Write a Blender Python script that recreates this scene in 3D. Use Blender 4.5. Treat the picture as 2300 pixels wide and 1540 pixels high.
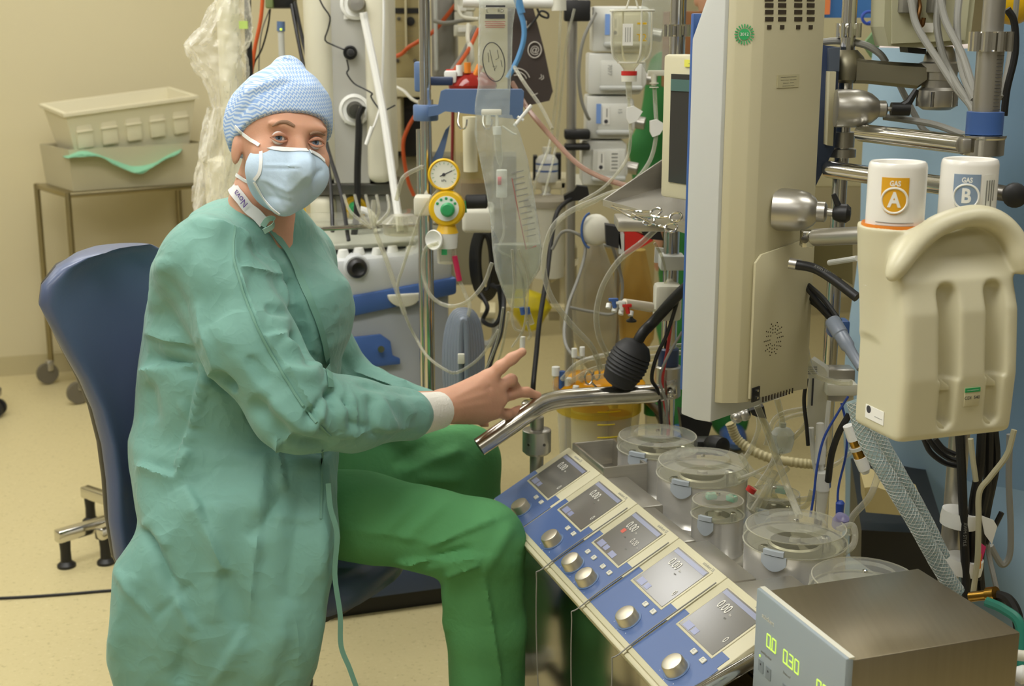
import bpy, bmesh, math, random
import numpy as np
from mathutils import Vector, Matrix, noise
from mathutils.bvhtree import BVHTree

for _o in list(bpy.data.objects):
    bpy.data.objects.remove(_o)
SC = bpy.context.scene
COL = SC.collection
random.seed(7)
RAD = math.radians

# ------------------------------------------------------------------ camera
FPX, CU, CV = 3000.0, 1150.0, 770.0
TILT = math.atan((770.0 - 60.0) / FPX)
CAMZ = 1.55
cam_data = bpy.data.cameras.new('camera')
cam = bpy.data.objects.new('camera', cam_data)
COL.objects.link(cam)
cam.location = (0, 0, CAMZ)
cam.rotation_euler = (math.pi / 2 - TILT, 0, 0)
cam_data.sensor_width = 36.0
cam_data.lens = 36.0 * FPX / 2300.0
cam_data.clip_start = 0.05
cam_data.dof.use_dof = True
cam_data.dof.focus_distance = 2.15
cam_data.dof.aperture_fstop = 7.0
SC.camera = cam

# ------------------------------------------------------------------ world, exposure
world = bpy.data.worlds.new('room_world')
SC.world = world
world.use_nodes = True
world.node_tree.nodes['Background'].inputs[0].default_value = (0.75, 0.7, 0.6, 1)
world.node_tree.nodes['Background'].inputs[1].default_value = 0.15
SC.view_settings.view_transform = 'Standard'
SC.view_settings.look = 'None'
SC.view_settings.gamma = 1.0
SC.view_settings.use_curve_mapping = False
SC.view_settings.exposure = 0.0
CEIL_W = 8.9          # strength of the ceiling light panels
CEIL_COL = (1.0, 0.99, 0.96)

# ------------------------------------------------------------------ geometry helpers
def px(u, v, Y):
    """world point seen at pixel (u, v) standing Y metres ahead of the camera"""
    dx, dy = (u - CU) / FPX, (CV - v) / FPX
    d = Vector((dx, math.cos(TILT) + dy * math.sin(TILT), -math.sin(TILT) + dy * math.cos(TILT)))
    return Vector((0, 0, CAMZ)) + d * (Y / d.y)

def atz(u, v, z=0.0):
    dx, dy = (u - CU) / FPX, (CV - v) / FPX
    d = Vector((dx, math.cos(TILT) + dy * math.sin(TILT), -math.sin(TILT) + dy * math.cos(TILT)))
    return Vector((0, 0, CAMZ)) + d * ((z - CAMZ) / d.z)

def proj(P):
    x, y, z = P[0], P[1], P[2] - CAMZ
    zc = y * math.cos(TILT) - z * math.sin(TILT)
    yc = y * math.sin(TILT) + z * math.cos(TILT)
    return CU + FPX * x / zc, CV - FPX * yc / zc

TH = RAD(18.4)
E2 = Vector((math.cos(TH), math.sin(TH), 0))      # across the pump row, away to the right
E1 = Vector((math.sin(TH), -math.cos(TH), 0))     # along the row, towards the camera
ZZ = Vector((0, 0, 1))

def frame(origin, yaw=TH, pitch=0.0, roll=0.0):
    return Matrix.Translation(Vector(origin)) @ Matrix.Rotation(yaw, 4, 'Z') @ Matrix.Rotation(pitch, 4, 'X') @ Matrix.Rotation(roll, 4, 'Y')

ROW = frame((0.118, 2.655, 0))    # x = E2, y = -E1 (far end of the row is y = 0, near end y = -0.89)

def catmull(pts, n=8, closed=False):
    pts = [Vector(p) for p in pts]
    if len(pts) < 3:
        return pts
    out = []
    m = len(pts)
    rng = range(m if closed else m - 1)
    for i in rng:
        p1, p2 = pts[i], pts[(i + 1) % m]
        p0 = pts[i - 1] if (i > 0 or closed) else p1 * 2 - p2
        p3 = pts[(i + 2) % m] if (i + 2 < m or closed) else p2 * 2 - p1
        for k in range(n):
            t = k / n
            out.append(0.5 * ((2 * p1) + (p2 - p0) * t + (2 * p0 - 5 * p1 + 4 * p2 - p3) * t * t + (3 * p1 - p0 - 3 * p2 + p3) * t ** 3))
    if not closed:
        out.append(pts[-1])
    return out

class MB:
    """collects shapes in a local frame and links them as one mesh object"""
    def __init__(s, M=None):
        s.v, s.f, s.M = [], [], M
    def add(s, verts, faces, M=None):
        o = len(s.v)
        for p in verts:
            p = Vector(p)
            if M is not None: p = M @ p
            if s.M is not None: p = s.M @ p
            s.v.append(p)
        s.f += [tuple(o + i for i in f) for f in faces]
        return s
    def bm(s, b, M=None):
        b.verts.index_update()
        r = s.add([v.co.copy() for v in b.verts], [[v.index for v in f.verts] for f in b.faces], M)
        b.free()
        return r
    def box(s, c, d, bev=0.0, M=None, seg=2):
        b = bmesh.new()
        bmesh.ops.create_cube(b, size=1.0)
        for v in b.verts:
            v.co = Vector((v.co.x * d[0] + c[0], v.co.y * d[1] + c[1], v.co.z * d[2] + c[2]))
        if bev > 0:
            bmesh.ops.bevel(b, geom=list(b.edges), offset=min(bev, 0.49 * min(d)), segments=seg, affect='EDGES', profile=0.5)
        return s.bm(b, M)
    def lathe(s, prof, p0, axis=(0, 0, 1), n=24, M=None, ref=None, arc=None):
        """prof = [(r, h)...] turned about the axis through p0"""
        p0, a = Vector(p0), Vector(axis).normalized()
        e = Vector(ref) if ref else (Vector((1, 0, 0)) if abs(a.x) < 0.8 else Vector((0, 1, 0)))
        e = (e - a * e.dot(a)).normalized()
        g = a.cross(e)
        vs, fs = [], []
        for r, h in prof:
            for i in range(n):
                t = 2 * math.pi * i / n
                vs.append(p0 + a * h + (e * math.cos(t) + g * math.sin(t)) * max(r, 1e-5))
        m = len(prof)
        for j in range(m - 1):
            for i in range(n):
                k = (i + 1) % n
                fs.append((j * n + i, j * n + k, (j + 1) * n + k, (j + 1) * n + i))
        if prof[0][0] > 1e-4: fs.append(tuple(reversed(range(n))))
        if prof[-1][0] > 1e-4: fs.append(tuple(range((m - 1) * n, m * n)))
        return s.add(vs, fs, M)
    def cyl(s, p0, p1, r0, r1=None, n=18, bev=0.0, M=None):
        p0, p1 = Vector(p0), Vector(p1)
        r1 = r0 if r1 is None else r1
        L = (p1 - p0).length
        if bev:
            pr = [(r0 - bev, 0), (r0, bev), (r1, L - bev), (r1 - bev, L)]
        else:
            pr = [(r0, 0), (r1, L)]
        return s.lathe(pr, p0, p1 - p0, n, M)
    def tube(s, pts, r, n=8, closed=False, M=None, rads=None):
        pts = [Vector(p) for p in pts]
        m = len(pts)
        vs, fs = [], []
        up = None
        for i in range(m):
            if closed:
                t = pts[(i + 1) % m] - pts[i - 1]
            else:
                t = pts[min(i + 1, m - 1)] - pts[max(i - 1, 0)]
            if t.length < 1e-9: t = Vector((0, 0, 1))
            t.normalize()
            if up is None:
                up = Vector((0, 0, 1)) if abs(t.z) < 0.9 else Vector((1, 0, 0))
            up = up - t * up.dot(t)
            if up.length < 1e-6: up = t.orthogonal()
            up.normalize()
            w = t.cross(up)
            rr = rads[i] if rads else r
            for k in range(n):
                a = 2 * math.pi * k / n
                vs.append(pts[i] + (up * math.cos(a) + w * math.sin(a)) * rr)
        for i in range(m if closed else m - 1):
            j = (i + 1) % m
            for k in range(n):
                l = (k + 1) % n
                fs.append((i * n + k, i * n + l, j * n + l, j * n + k))
        if not closed:
            fs.append(tuple(reversed(range(n))))
            fs.append(tuple(range((m - 1) * n, m * n)))
        return s.add(vs, fs, M)
    def prism(s, poly, d0, d1, axes='xz', M=None, bev=0.0):
        """2-D polygon extruded along the remaining axis from d0 to d1"""
        def P(a, b, d):
            return {'xz': (a, d, b), 'yz': (d, a, b), 'xy': (a, b, d)}[axes]
        n = len(poly)
        b = bmesh.new()
        v0 = [b.verts.new(P(p[0], p[1], d0)) for p in poly]
        v1 = [b.verts.new(P(p[0], p[1], d1)) for p in poly]
        b.faces.new(v0); b.faces.new(list(reversed(v1)))
        for i in range(n):
            b.faces.new((v0[i], v1[i], v1[(i + 1) % n], v0[(i + 1) % n]))
        bmesh.ops.recalc_face_normals(b, faces=list(b.faces))
        if bev > 0:
            bmesh.ops.bevel(b, geom=list(b.edges), offset=bev, segments=2, affect='EDGES', profile=0.5, clamp_overlap=True)
        return s.bm(b, M)
    def ball(s, c, r, n=16, M=None, rot=None):
        r = (r, r, r) if not hasattr(r, '__len__') else r
        vs, fs = [], []
        m = max(6, n // 2)
        R = rot if rot is not None else Matrix.Identity(3)
        c = Vector(c)
        for j in range(1, m):
            ph = math.pi * j / m
            for i in range(n):
                t = 2 * math.pi * i / n
                vs.append(c + R @ Vector((r[0] * math.sin(ph) * math.cos(t), r[1] * math.sin(ph) * math.sin(t), r[2] * math.cos(ph))))
        vs += [c + R @ Vector((0, 0, r[2])), c + R @ Vector((0, 0, -r[2]))]
        for j in range(m - 2):
            for i in range(n):
                k = (i + 1) % n
                fs.append((j * n + i, (j + 1) * n + i, (j + 1) * n + k, j * n + k))
        a, b = len(vs) - 2, len(vs) - 1
        for i in range(n):
            k = (i + 1) % n
            fs.append((a, i, k))
            fs.append((b, (m - 2) * n + k, (m - 2) * n + i))
        return s.add(vs, fs, M)
    def loft(s, rings, closed=True, caps=True, M=None):
        n = len(rings[0])
        vs = [p for r in rings for p in r]
        fs = []
        for j in range(len(rings) - 1):
            for i in range(n if closed else n - 1):
                k = (i + 1) % n
                fs.append((j * n + i, j * n + k, (j + 1) * n + k, (j + 1) * n + i))
        if caps and closed:
            fs.append(tuple(reversed(range(n))))
            fs.append(tuple(range((len(rings) - 1) * n, len(rings) * n)))
        return s.add(vs, fs, M)
    def ribbon(s, pts, wdir, w, th=0.0012):
        """flat band along pts, width direction(s) wdir"""
        pts = [Vector(p) for p in pts]
        rings = []
        for i, p in enumerate(pts):
            t = (pts[min(i + 1, len(pts) - 1)] - pts[max(i - 1, 0)]).normalized()
            d = Vector(wdir[i] if isinstance(wdir, list) else wdir)
            d = (d - t * d.dot(t)).normalized() * (w / 2)
            nn = t.cross(d).normalized() * (th / 2)
            rings.append([p - d - nn, p + d - nn, p + d + nn, p - d + nn])
        return s.loft(rings)
    def build(s, name, mat, parent=None, smooth=True, angle=35, label=None, cat=None, group=None, kind=None, solid=None, sub=0):
        me = bpy.data.meshes.new(name)
        zs = min(p.z for p in s.v)
        c = Vector((sum(p.x for p in s.v) / len(s.v), sum(p.y for p in s.v) / len(s.v), zs))
        me.from_pydata([p - c for p in s.v], [], s.f)
        bb = bmesh.new(); bb.from_mesh(me)
        bmesh.ops.recalc_face_normals(bb, faces=list(bb.faces))
        bb.to_mesh(me); bb.free()
        me.update()
        return link(name, me, c, mat, parent, smooth, angle, label, cat, group, kind)

def wpos(o):
    p = o.location.copy()
    while o.parent:
        o = o.parent
        p += o.location
    return p

def link(name, me, c, mat, parent=None, smooth=True, angle=35, label=None, cat=None, group=None, kind=None):
    if mat is not None:
        me.materials.append(mat)
    if smooth:
        me.polygons.foreach_set('use_smooth', [True] * len(me.polygons))
        me.set_sharp_from_angle(angle=RAD(angle))
    o = bpy.data.objects.new(name, me)
    COL.objects.link(o)
    if parent is not None:
        o.parent = parent
        o.location = Vector(c) - wpos(parent)
    else:
        o.location = c
    return tag(o, label, cat, group, kind)

def tag(o, label=None, cat=None, group=None, kind=None):
    if label: o['label'] = label
    if cat: o['category'] = cat
    if group: o['group'] = group
    if kind: o['kind'] = kind
    return o

def thing(name, label, cat, loc, group=None):
    o = bpy.data.objects.new(name, None)
    COL.objects.link(o)
    o.empty_display_size = 0.05
    o.location = loc
    return tag(o, label, cat, group)

def copy_tree(o, offset=None, parent=None):
    c = o.copy()
    COL.objects.link(c)
    c.parent = parent
    if offset is not None: c.location = o.location + Vector(offset)
    for ch in o.children:
        copy_tree(ch, None, c)
    return c

# ------------------------------------------------------------------ materials
def lin(h):
    h = h.lstrip('#')
    r = []
    for i in (0, 2, 4):
        c = int(h[i:i + 2], 16) / 255.0
        r.append(c / 12.92 if c <= 0.04045 else ((c + 0.055) / 1.055) ** 2.4)
    return tuple(r) + (1.0,)

def mat(name, col, rough=0.5, metal=0.0, spec=0.5, var=0.0, vs=8.0, bump=0.0, bs=40.0, emit=None, es=1.0, coat=0.0, aniso=None, sheen=0.0, sss=0.0, trans=0.0):
    m = bpy.data.materials.new(name)
    m.use_nodes = True
    nt = m.node_tree
    b = nt.nodes['Principled BSDF']
    c = lin(col) if isinstance(col, str) else tuple(col) + ((1.0,) if len(col) == 3 else ())
    b.inputs['Base Color'].default_value = c
    b.inputs['Roughness'].default_value = rough
    b.inputs['Metallic'].default_value = metal
    b.inputs['Specular IOR Level'].default_value = spec
    if coat: b.inputs['Coat Weight'].default_value = coat
    if sheen: b.inputs['Sheen Weight'].default_value = sheen
    if sss:
        b.inputs['Subsurface Weight'].default_value = sss
        b.inputs['Subsurface Radius'].default_value = (0.01, 0.004, 0.002)
        b.inputs['Subsurface Scale'].default_value = 0.6
    if trans: b.inputs['Transmission Weight'].default_value = trans
    if emit:
        b.inputs['Emission Color'].default_value = lin(emit)
        b.inputs['Emission Strength'].default_value = es
    if var or bump or aniso:
        tc = nt.nodes.new('ShaderNodeTexCoord')
        src = tc.outputs['Object']
        if aniso:
            mp = nt.nodes.new('ShaderNodeMapping')
            mp.inputs['Scale'].default_value = aniso
            nt.links.new(src, mp.inputs[0]); src = mp.outputs[0]
    if var:
        nz = nt.nodes.new('ShaderNodeTexNoise')
        nz.inputs['Scale'].default_value = vs
        nz.inputs['Detail'].default_value = 5
        nt.links.new(src, nz.inputs['Vector'])
        mx = nt.nodes.new('ShaderNodeMix'); mx.data_type = 'RGBA'
        mx.inputs[6].default_value = tuple(max(0, x * (1 - var)) for x in c[:3]) + (1,)
        mx.inputs[7].default_value = tuple(min(1, x * (1 + var)) for x in c[:3]) + (1,)
        nt.links.new(nz.outputs['Fac'], mx.inputs[0])
        nt.links.new(mx.outputs[2], b.inputs['Base Color'])
    if bump:
        nb = nt.nodes.new('ShaderNodeTexNoise')
        nb.inputs['Scale'].default_value = bs
        nb.inputs['Detail'].default_value = 4
        nt.links.new(src, nb.inputs['Vector'])
        bp = nt.nodes.new('ShaderNodeBump')
        bp.inputs['Strength'].default_value = bump
        bp.inputs['Distance'].default_value = 0.01
        nt.links.new(nb.outputs['Fac'], bp.inputs['Height'])
        nt.links.new(bp.outputs[0], b.inputs['Normal'])
    return m

def clear(name, tint='#f2f4ee', body=0.12, edge=0.75, rough=0.08, surf='#e6e6dc', bump=0.0, bs=30.0):
    """clear plastic or glass: see-through in the middle, glossy and milky towards the edges"""
    m = bpy.data.materials.new(name)
    m.use_nodes = True
    nt = m.node_tree
    for n in list(nt.nodes): nt.nodes.remove(n)
    out = nt.nodes.new('ShaderNodeOutputMaterial')
    tr = nt.nodes.new('ShaderNodeBsdfTransparent'); tr.inputs[0].default_value = lin(tint)
    pb = nt.nodes.new('ShaderNodeBsdfPrincipled')
    pb.inputs['Base Color'].default_value = lin(surf); pb.inputs['Roughness'].default_value = rough
    lw = nt.nodes.new('ShaderNodeLayerWeight'); lw.inputs[0].default_value = 0.5
    mr = nt.nodes.new('ShaderNodeMapRange')
    mr.inputs[1].default_value = 0.0; mr.inputs[2].default_value = 1.0
    mr.inputs[3].default_value = body; mr.inputs[4].default_value = edge
    pw = nt.nodes.new('ShaderNodeMath'); pw.operation = 'POWER'; pw.inputs[1].default_value = 2.0
    nt.links.new(lw.outputs['Facing'], pw.inputs[0]); nt.links.new(pw.outputs[0], mr.inputs[0])
    mx = nt.nodes.new('ShaderNodeMixShader')
    nt.links.new(mr.outputs[0], mx.inputs[0]); nt.links.new(tr.outputs[0], mx.inputs[1]); nt.links.new(pb.outputs[0], mx.inputs[2])
    nt.links.new(mx.outputs[0], out.inputs[0])
    if bump:
        tc = nt.nodes.new('ShaderNodeTexCoord')
        nb = nt.nodes.new('ShaderNodeTexNoise'); nb.inputs['Scale'].default_value = bs; nb.inputs['Detail'].default_value = 3
        nt.links.new(tc.outputs['Object'], nb.inputs['Vector'])
        bp = nt.nodes.new('ShaderNodeBump'); bp.inputs['Strength'].default_value = bump; bp.inputs['Distance'].default_value = 0.02
        nt.links.new(nb.outputs['Fac'], bp.inputs['Height'])
        nt.links.new(bp.outputs[0], pb.inputs['Normal']); nt.links.new(bp.outputs[0], lw.inputs['Normal'])
    return m

MT = {}
MT['wall'] = mat('wall_paint', '#cdc39d', 0.6, var=0.03, vs=1.5)
MT['ceil'] = mat('ceiling_paint', '#e4e2da', 0.8)
MT['wall_plain'] = mat('wall_paint_grey', '#8e8c86', 0.6)
MT['skirting'] = mat('vinyl_skirting', '#b9ae86', 0.5)
MT['steel'] = mat('brushed_steel', '#b9b5aa', 0.34, 0.8, var=0.10, vs=6, aniso=(1, 1, 60))
MT['chrome'] = mat('chrome', '#d6d4ce', 0.13, 1.0)
MT['satin'] = mat('satin_aluminium', '#bdbab2', 0.33, 0.9)
MT['darksteel'] = mat('dark_steel', '#6d6a64', 0.35, 1.0)
MT['beige'] = mat('beige_plastic', '#c4bd9c', 0.42, var=0.02, vs=3)
MT['beige_panel'] = mat('cream_panel', '#ccc6a6', 0.45)
MT['greyplastic'] = mat('light_grey_plastic', '#c3c5bf', 0.45)
MT['white'] = mat('white_plastic', '#e8e8e2', 0.4)
MT['offwhite'] = mat('off_white_plastic', '#d8d6c6', 0.45)
MT['black'] = mat('black_plastic', '#161616', 0.45)
MT['rubber'] = mat('black_rubber', '#222223', 0.6, var=0.15, vs=20)
MT['blue'] = mat('blue_plastic', '#3d5f9c', 0.4)
MT['bluegrey'] = mat('blue_grey_metal', '#5d769f', 0.4)
MT['darkblue'] = mat('dark_blue_panel', '#33415f', 0.4)
MT['yellow'] = mat('yellow_plastic', '#e0b414', 0.35)
MT['green'] = mat('green_plastic', '#2f9a5b', 0.4)
MT['red'] = mat('red_plastic', '#c32a22', 0.4)
MT['orange'] = mat('orange_plastic', '#e08428', 0.4)
MT['orangecable'] = mat('orange_cable', '#c9561f', 0.5)
MT['greycable'] = mat('grey_cable', '#85847c', 0.5)
MT['greyhose'] = mat('grey_hose', '#7f8896', 0.3)
MT['brass'] = mat('brass', '#b58b3c', 0.25, 1.0)
MT['ink'] = mat('dark_ink', '#3a3a3e', 0.7)
MT['inkgrey'] = mat('grey_ink', '#8b8b84', 0.7)
MT['paper'] = mat('paper_label', '#ecebe3', 0.7)
MT['clear'] = clear('clear_tubing', '#ecebdd', 0.20, 0.80, surf='#e4e2d6', rough=0.05)
MT['clearlid'] = clear('clear_acrylic', '#f5f5ee', 0.05, 0.55, rough=0.03, surf='#cfcec4')
MT['bag'] = clear('clear_bag_film', '#f5f7f3', 0.22, 0.65, rough=0.1, surf='#dfe2de', bump=0.6, bs=26)
MT['film'] = clear('crumpled_clear_film', '#fefdf8', 0.20, 0.70, rough=0.12, surf='#fffdf4', bump=1.0, bs=16)

FONT_CACHE = {}
def text(s, size, M, material, parent, name='lettering', ext=0.0002, align='CENTER', squash=1.0, label=None):
    cu = bpy.data.curves.new('txt', 'FONT')
    cu.body = s; cu.size = size; cu.extrude = ext; cu.resolution_u = 3
    cu.align_x = align; cu.align_y = 'CENTER'
    ob = bpy.data.objects.new('txt', cu)
    me = bpy.data.meshes.new_from_object(ob)
    bpy.data.objects.remove(ob); bpy.data.curves.remove(cu)
    for v in me.vertices:
        v.co = M @ Vector((v.co.x * squash, v.co.y, v.co.z))
    if len(me.vertices) == 0:
        return None
    c = sum((v.co for v in me.vertices), Vector()) / len(me.vertices)
    for v in me.vertices: v.co -= c
    me.name = name
    me.materials.clear()
    return link(name, me, c, material, parent, False, label=label)

def face_frame(o, xdir, ydir):
    """matrix for flat lettering: x along xdir, y along ydir"""
    x = Vector(xdir).normalized(); y = Vector(ydir); y = (y - x * y.dot(x)).normalized(); z = x.cross(y)
    return Matrix(((x.x, y.x, z.x, o[0]), (x.y, y.y, z.y, o[1]), (x.z, y.z, z.z, o[2]), (0, 0, 0, 1)))

def pxs(*pts):
    return [px(*p) for p in pts]

def cable(name, pts, r, m, parent=None, label=None, cat=None, n=8, sm=8, group=None, closed=False):
    pp = [px(*p) if not isinstance(p, Vector) else p for p in pts]
    return MB().tube(catmull(pp, sm, closed), r, n, closed).build(name, m, parent, label=label, cat=cat, group=group)
# ------------------------------------------------------------------ room shell
def floor_mat():
    m = mat('speckled_vinyl_floor', '#d6c993', 0.38, spec=0.4)
    nt = m.node_tree; b = nt.nodes['Principled BSDF']
    tc = nt.nodes.new('ShaderNodeTexCoord')
    vo = nt.nodes.new('ShaderNodeTexNoise'); vo.inputs['Scale'].default_value = 95; vo.inputs['Detail'].default_value = 2
    nt.links.new(tc.outputs['Object'], vo.inputs['Vector'])
    cr = nt.nodes.new('ShaderNodeValToRGB')
    e = cr.color_ramp.elements
    e[0].position = 0.28; e[0].color = lin('#b3a77a')
    e[1].position = 0.37; e[1].color = lin('#c8bb8c')
    x = cr.color_ramp.elements.new(0.66); x.color = lin('#cabd8f')
    y = cr.color_ramp.elements.new(0.74); y.color = lin('#d3c79b')
    nt.links.new(vo.outputs['Fac'], cr.inputs[0]); nt.links.new(cr.outputs[0], b.inputs['Base Color'])
    return m
RX0, RX1, RY0, RY1, RH = -3.8, 4.6, -4.6, 3.85, 2.9      # room limits in the ROW frame
def shell(name, c, d, m):
    return MB(ROW).box(c, d).build(name, m, smooth=False, kind='structure')
cx, cy = (RX0 + RX1) / 2, (RY0 + RY1) / 2
shell('floor', (cx, cy, -0.05), (RX1 - RX0 + 0.2, RY1 - RY0 + 0.2, 0.1), floor_mat())
shell('ceiling', (cx, cy, RH + 0.05), (RX1 - RX0 + 0.2, RY1 - RY0 + 0.2, 0.1), MT['ceil'])
shell('wall_back', (cx, RY1 + 0.05, RH / 2), (RX1 - RX0 + 0.2, 0.1, RH), MT['wall'])
shell('wall_front', (cx, RY0 - 0.05, RH / 2), (RX1 - RX0 + 0.2, 0.1, RH), MT['wall_plain'])
shell('wall_left', (RX0 - 0.05, cy, RH / 2), (0.1, RY1 - RY0, RH), MT['wall_plain'])
shell('wall_right', (RX1 + 0.05, cy, RH / 2), (0.1, RY1 - RY0, RH), MT['wall_plain'])
shell('baseboard_back', (cx, RY1 - 0.006, 0.045), (RX1 - RX0, 0.012, 0.09), MT['skirting'])
shell('baseboard_left', (RX0 + 0.006, cy, 0.045), (0.012, RY1 - RY0 - 0.03, 0.09), MT['skirting'])
# recessed ceiling panels: the lamps of the room
def ceiling_light(x, y, lab, strength):
    t = thing('ceiling_light', lab, 'ceiling light', ROW @ Vector((x, y, RH - 0.06)), 'recessed ceiling light panels')
    MB(ROW).box((x, y, RH - 0.03), (1.26, 0.66, 0.05), 0.005).build('frame', MT['white'], t)
    m = bpy.data.materials.get('light_diffuser_%g' % strength)
    if m is None:
        m = mat('light_diffuser_%g' % strength, '#ffffff', 0.6)
        b = m.node_tree.nodes['Principled BSDF']
        b.inputs['Emission Color'].default_value = CEIL_COL + (1,)
        b.inputs['Emission Strength'].default_value = strength
    MB(ROW).box((x, y, RH - 0.06), (1.18, 0.58, 0.01)).build('diffuser', m, t, smooth=False)
for i, x in enumerate((-2.7, -1.0, 1.0)):
    for j, y in enumerate((-3.2, -1.3, 0.7, 2.6)):
        ceiling_light(x, y, 'recessed white ceiling light panel with a bright diffuser', CEIL_W * (0.9, 1.25, 0.6)[i] * (0.35, 1.15, 1.25, 0.9)[j])
# ------------------------------------------------------------------ implicit surfaces for the figure
class Sdf:
    def __init__(s): s.p = []
    def cone(s, a, b, ra, rb, k=0.03, flat=None):
        s.p.append(('c', np.array(a, np.float32), np.array(b, np.float32), ra, rb, k, flat)); return s
    def chain(s, pts, rads, k=0.03):
        for i in range(len(pts) - 1): s.cone(pts[i], pts[i + 1], rads[i], rads[i + 1], k)
        return s
    def ell(s, c, r, R=None, k=0.03):
        s.p.append(('e', np.array(c, np.float32), np.array(r, np.float32), np.array(R, np.float32) if R is not None else np.eye(3, dtype=np.float32), k)); return s
    def lof(s, secs, phi=0.0, k=0.05, n=2.0):
        """horizontal elliptical sections (z, cx, cy, ax, ay); ax lies along angle phi"""
        s.p.append(('l', np.array(sorted(secs), np.float32), phi, k, n)); return s
    def cut(s, pt, nrm):
        s.p.append(('p', np.array(pt, np.float32), np.array(nrm, np.float32))); return s
    def ev(s, P):
        D = None
        for q in s.p:
            if q[0] == 'c':
                _, a, b, ra, rb, k, flat = q
                ba = b - a; pa = P - a
                h = np.clip((pa @ ba) / max(float(ba @ ba), 1e-9), 0, 1)
                w = pa - h[..., None] * ba
                if flat is not None:
                    nv, f = flat
                    nv = np.array(nv, np.float32)
                    dn = w @ nv
                    d = np.sqrt(np.maximum((w * w).sum(-1) + dn * dn * (f * f - 1), 0)) - (ra + (rb - ra) * h)
                else:
                    d = np.sqrt((w * w).sum(-1)) - (ra + (rb - ra) * h)
            elif q[0] == 'e':
                _, c, r, R, k = q
                w = (P - c) @ R
                k0 = np.sqrt(((w / r) ** 2).sum(-1)); k1 = np.sqrt(((w / (r * r)) ** 2).sum(-1)) + 1e-6
                d = k0 * (k0 - 1) / k1
            elif q[0] == 'l':
                _, S, phi, k, n = q
                z = P[..., 2]
                zs = np.clip(z, S[0, 0], S[-1, 0])
                c = [np.interp(zs, S[:, 0], S[:, i]).astype(np.float32) for i in range(1, 5)]
                dx, dy = P[..., 0] - c[0], P[..., 1] - c[1]
                a = dx * math.cos(phi) + dy * math.sin(phi); b = -dx * math.sin(phi) + dy * math.cos(phi)
                q_ = (np.abs(a / c[2]) ** n + np.abs(b / c[3]) ** n) ** (1.0 / n)
                d = (q_ - 1) * np.minimum(c[2], c[3])
                dz = np.maximum(S[0, 0] - z, z - S[-1, 0])
                d = np.where(dz > 0, np.sqrt(np.maximum(d, 0) ** 2 + dz ** 2) + np.minimum(d, 0) * 0, d)
            elif q[0] == 'p':
                D = np.maximum(D, (P - q[1]) @ q[2]); continue
            if D is None: D = d
            else:
                h = np.clip(0.5 + 0.5 * (D - d) / k, 0, 1)
                D = D * (1 - h) + d * h - k * h * (1 - h)
        return D

def nets(sdf, lo, hi, h):
    """naive surface nets"""
    lo = np.array(lo, float); hi = np.array(hi, float)
    n = np.maximum(np.ceil((hi - lo) / h).astype(int) + 1, 3)
    ax = [np.float32(lo[i] + h * np.arange(n[i])) for i in range(3)]
    D = np.empty(n, np.float32)
    for i in range(0, n[0], 24):
        G = np.stack(np.meshgrid(ax[0][i:i + 24], ax[1], ax[2], indexing='ij'), -1)
        D[i:i + 24] = sdf.ev(G)
    S = D < 0
    c = n - 1
    cnt = np.zeros(c, np.float32); acc = np.zeros(tuple(c) + (3,), np.float32)
    offs = [(0, 0), (0, 1), (1, 0), (1, 1)]
    for d in range(3):
        o1, o2 = [k for k in range(3) if k != d]
        for (p, q) in offs:
            s0 = [slice(0, c[k]) for k in range(3)]
            s0[o1] = slice(p, p + c[o1]); s0[o2] = slice(q, q + c[o2])
            s1 = list(s0); s1[d] = slice(1, c[d] + 1)
            a, b = D[tuple(s0)], D[tuple(s1)]
            x = (a < 0) != (b < 0)
            t = np.where(x, a / np.where(x, a - b, 1), 0)
            cnt += x
            acc[..., d] += t
            acc[..., o1] += x * p; acc[..., o2] += x * q
    m = cnt > 0
    idx = -np.ones(c, np.int64); idx[m] = np.arange(m.sum())
    ijk = np.argwhere(m)
    V = lo + h * (ijk + acc[m] / cnt[m][:, None])
    F = []
    for d in range(3):
        o1, o2 = [(1, 2), (2, 0), (0, 1)][d]
        sl0 = [slice(1, n[k] - 1) for k in range(3)]; sl0[d] = slice(0, c[d])
        sl1 = list(sl0); sl1[d] = slice(1, c[d] + 1)
        a, b = S[tuple(sl0)], S[tuple(sl1)]
        x = np.argwhere(a != b)
        if not len(x): continue
        sg = a[tuple(x.T)]
        base = x.copy()
        for k in range(3):
            if k != d: base[:, k] += 1
        def cell(p, q):
            y = base.copy(); y[:, o1] -= p; y[:, o2] -= q
            return idx[tuple(y.T)]
        q4 = np.stack([cell(1, 1), cell(0, 1), cell(0, 0), cell(1, 0)], 1)
        q4[~sg] = q4[~sg][:, ::-1]
        F.append(q4)
    F = np.concatenate(F)
    F = F[(F >= 0).all(1)]
    return V, F

def vnorm(V, F):
    n = np.cross(V[F[:, 2]] - V[F[:, 0]], V[F[:, 3]] - V[F[:, 1]])
    N = np.zeros_like(V)
    for k in range(4): np.add.at(N, F[:, k], n)
    return N / (np.linalg.norm(N, axis=1)[:, None] + 1e-12)

def relax(V, F, it=2, lam=0.5):
    E = np.concatenate([F[:, [0, 1]], F[:, [1, 2]], F[:, [2, 3]], F[:, [3, 0]]])
    for _ in range(it):
        A = np.zeros_like(V); c = np.zeros(len(V))
        np.add.at(A, E[:, 0], V[E[:, 1]]); np.add.at(c, E[:, 0], 1)
        np.add.at(A, E[:, 1], V[E[:, 0]]); np.add.at(c, E[:, 1], 1)
        V = V * (1 - lam) + lam * A / np.maximum(c, 1)[:, None]
    return V

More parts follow.
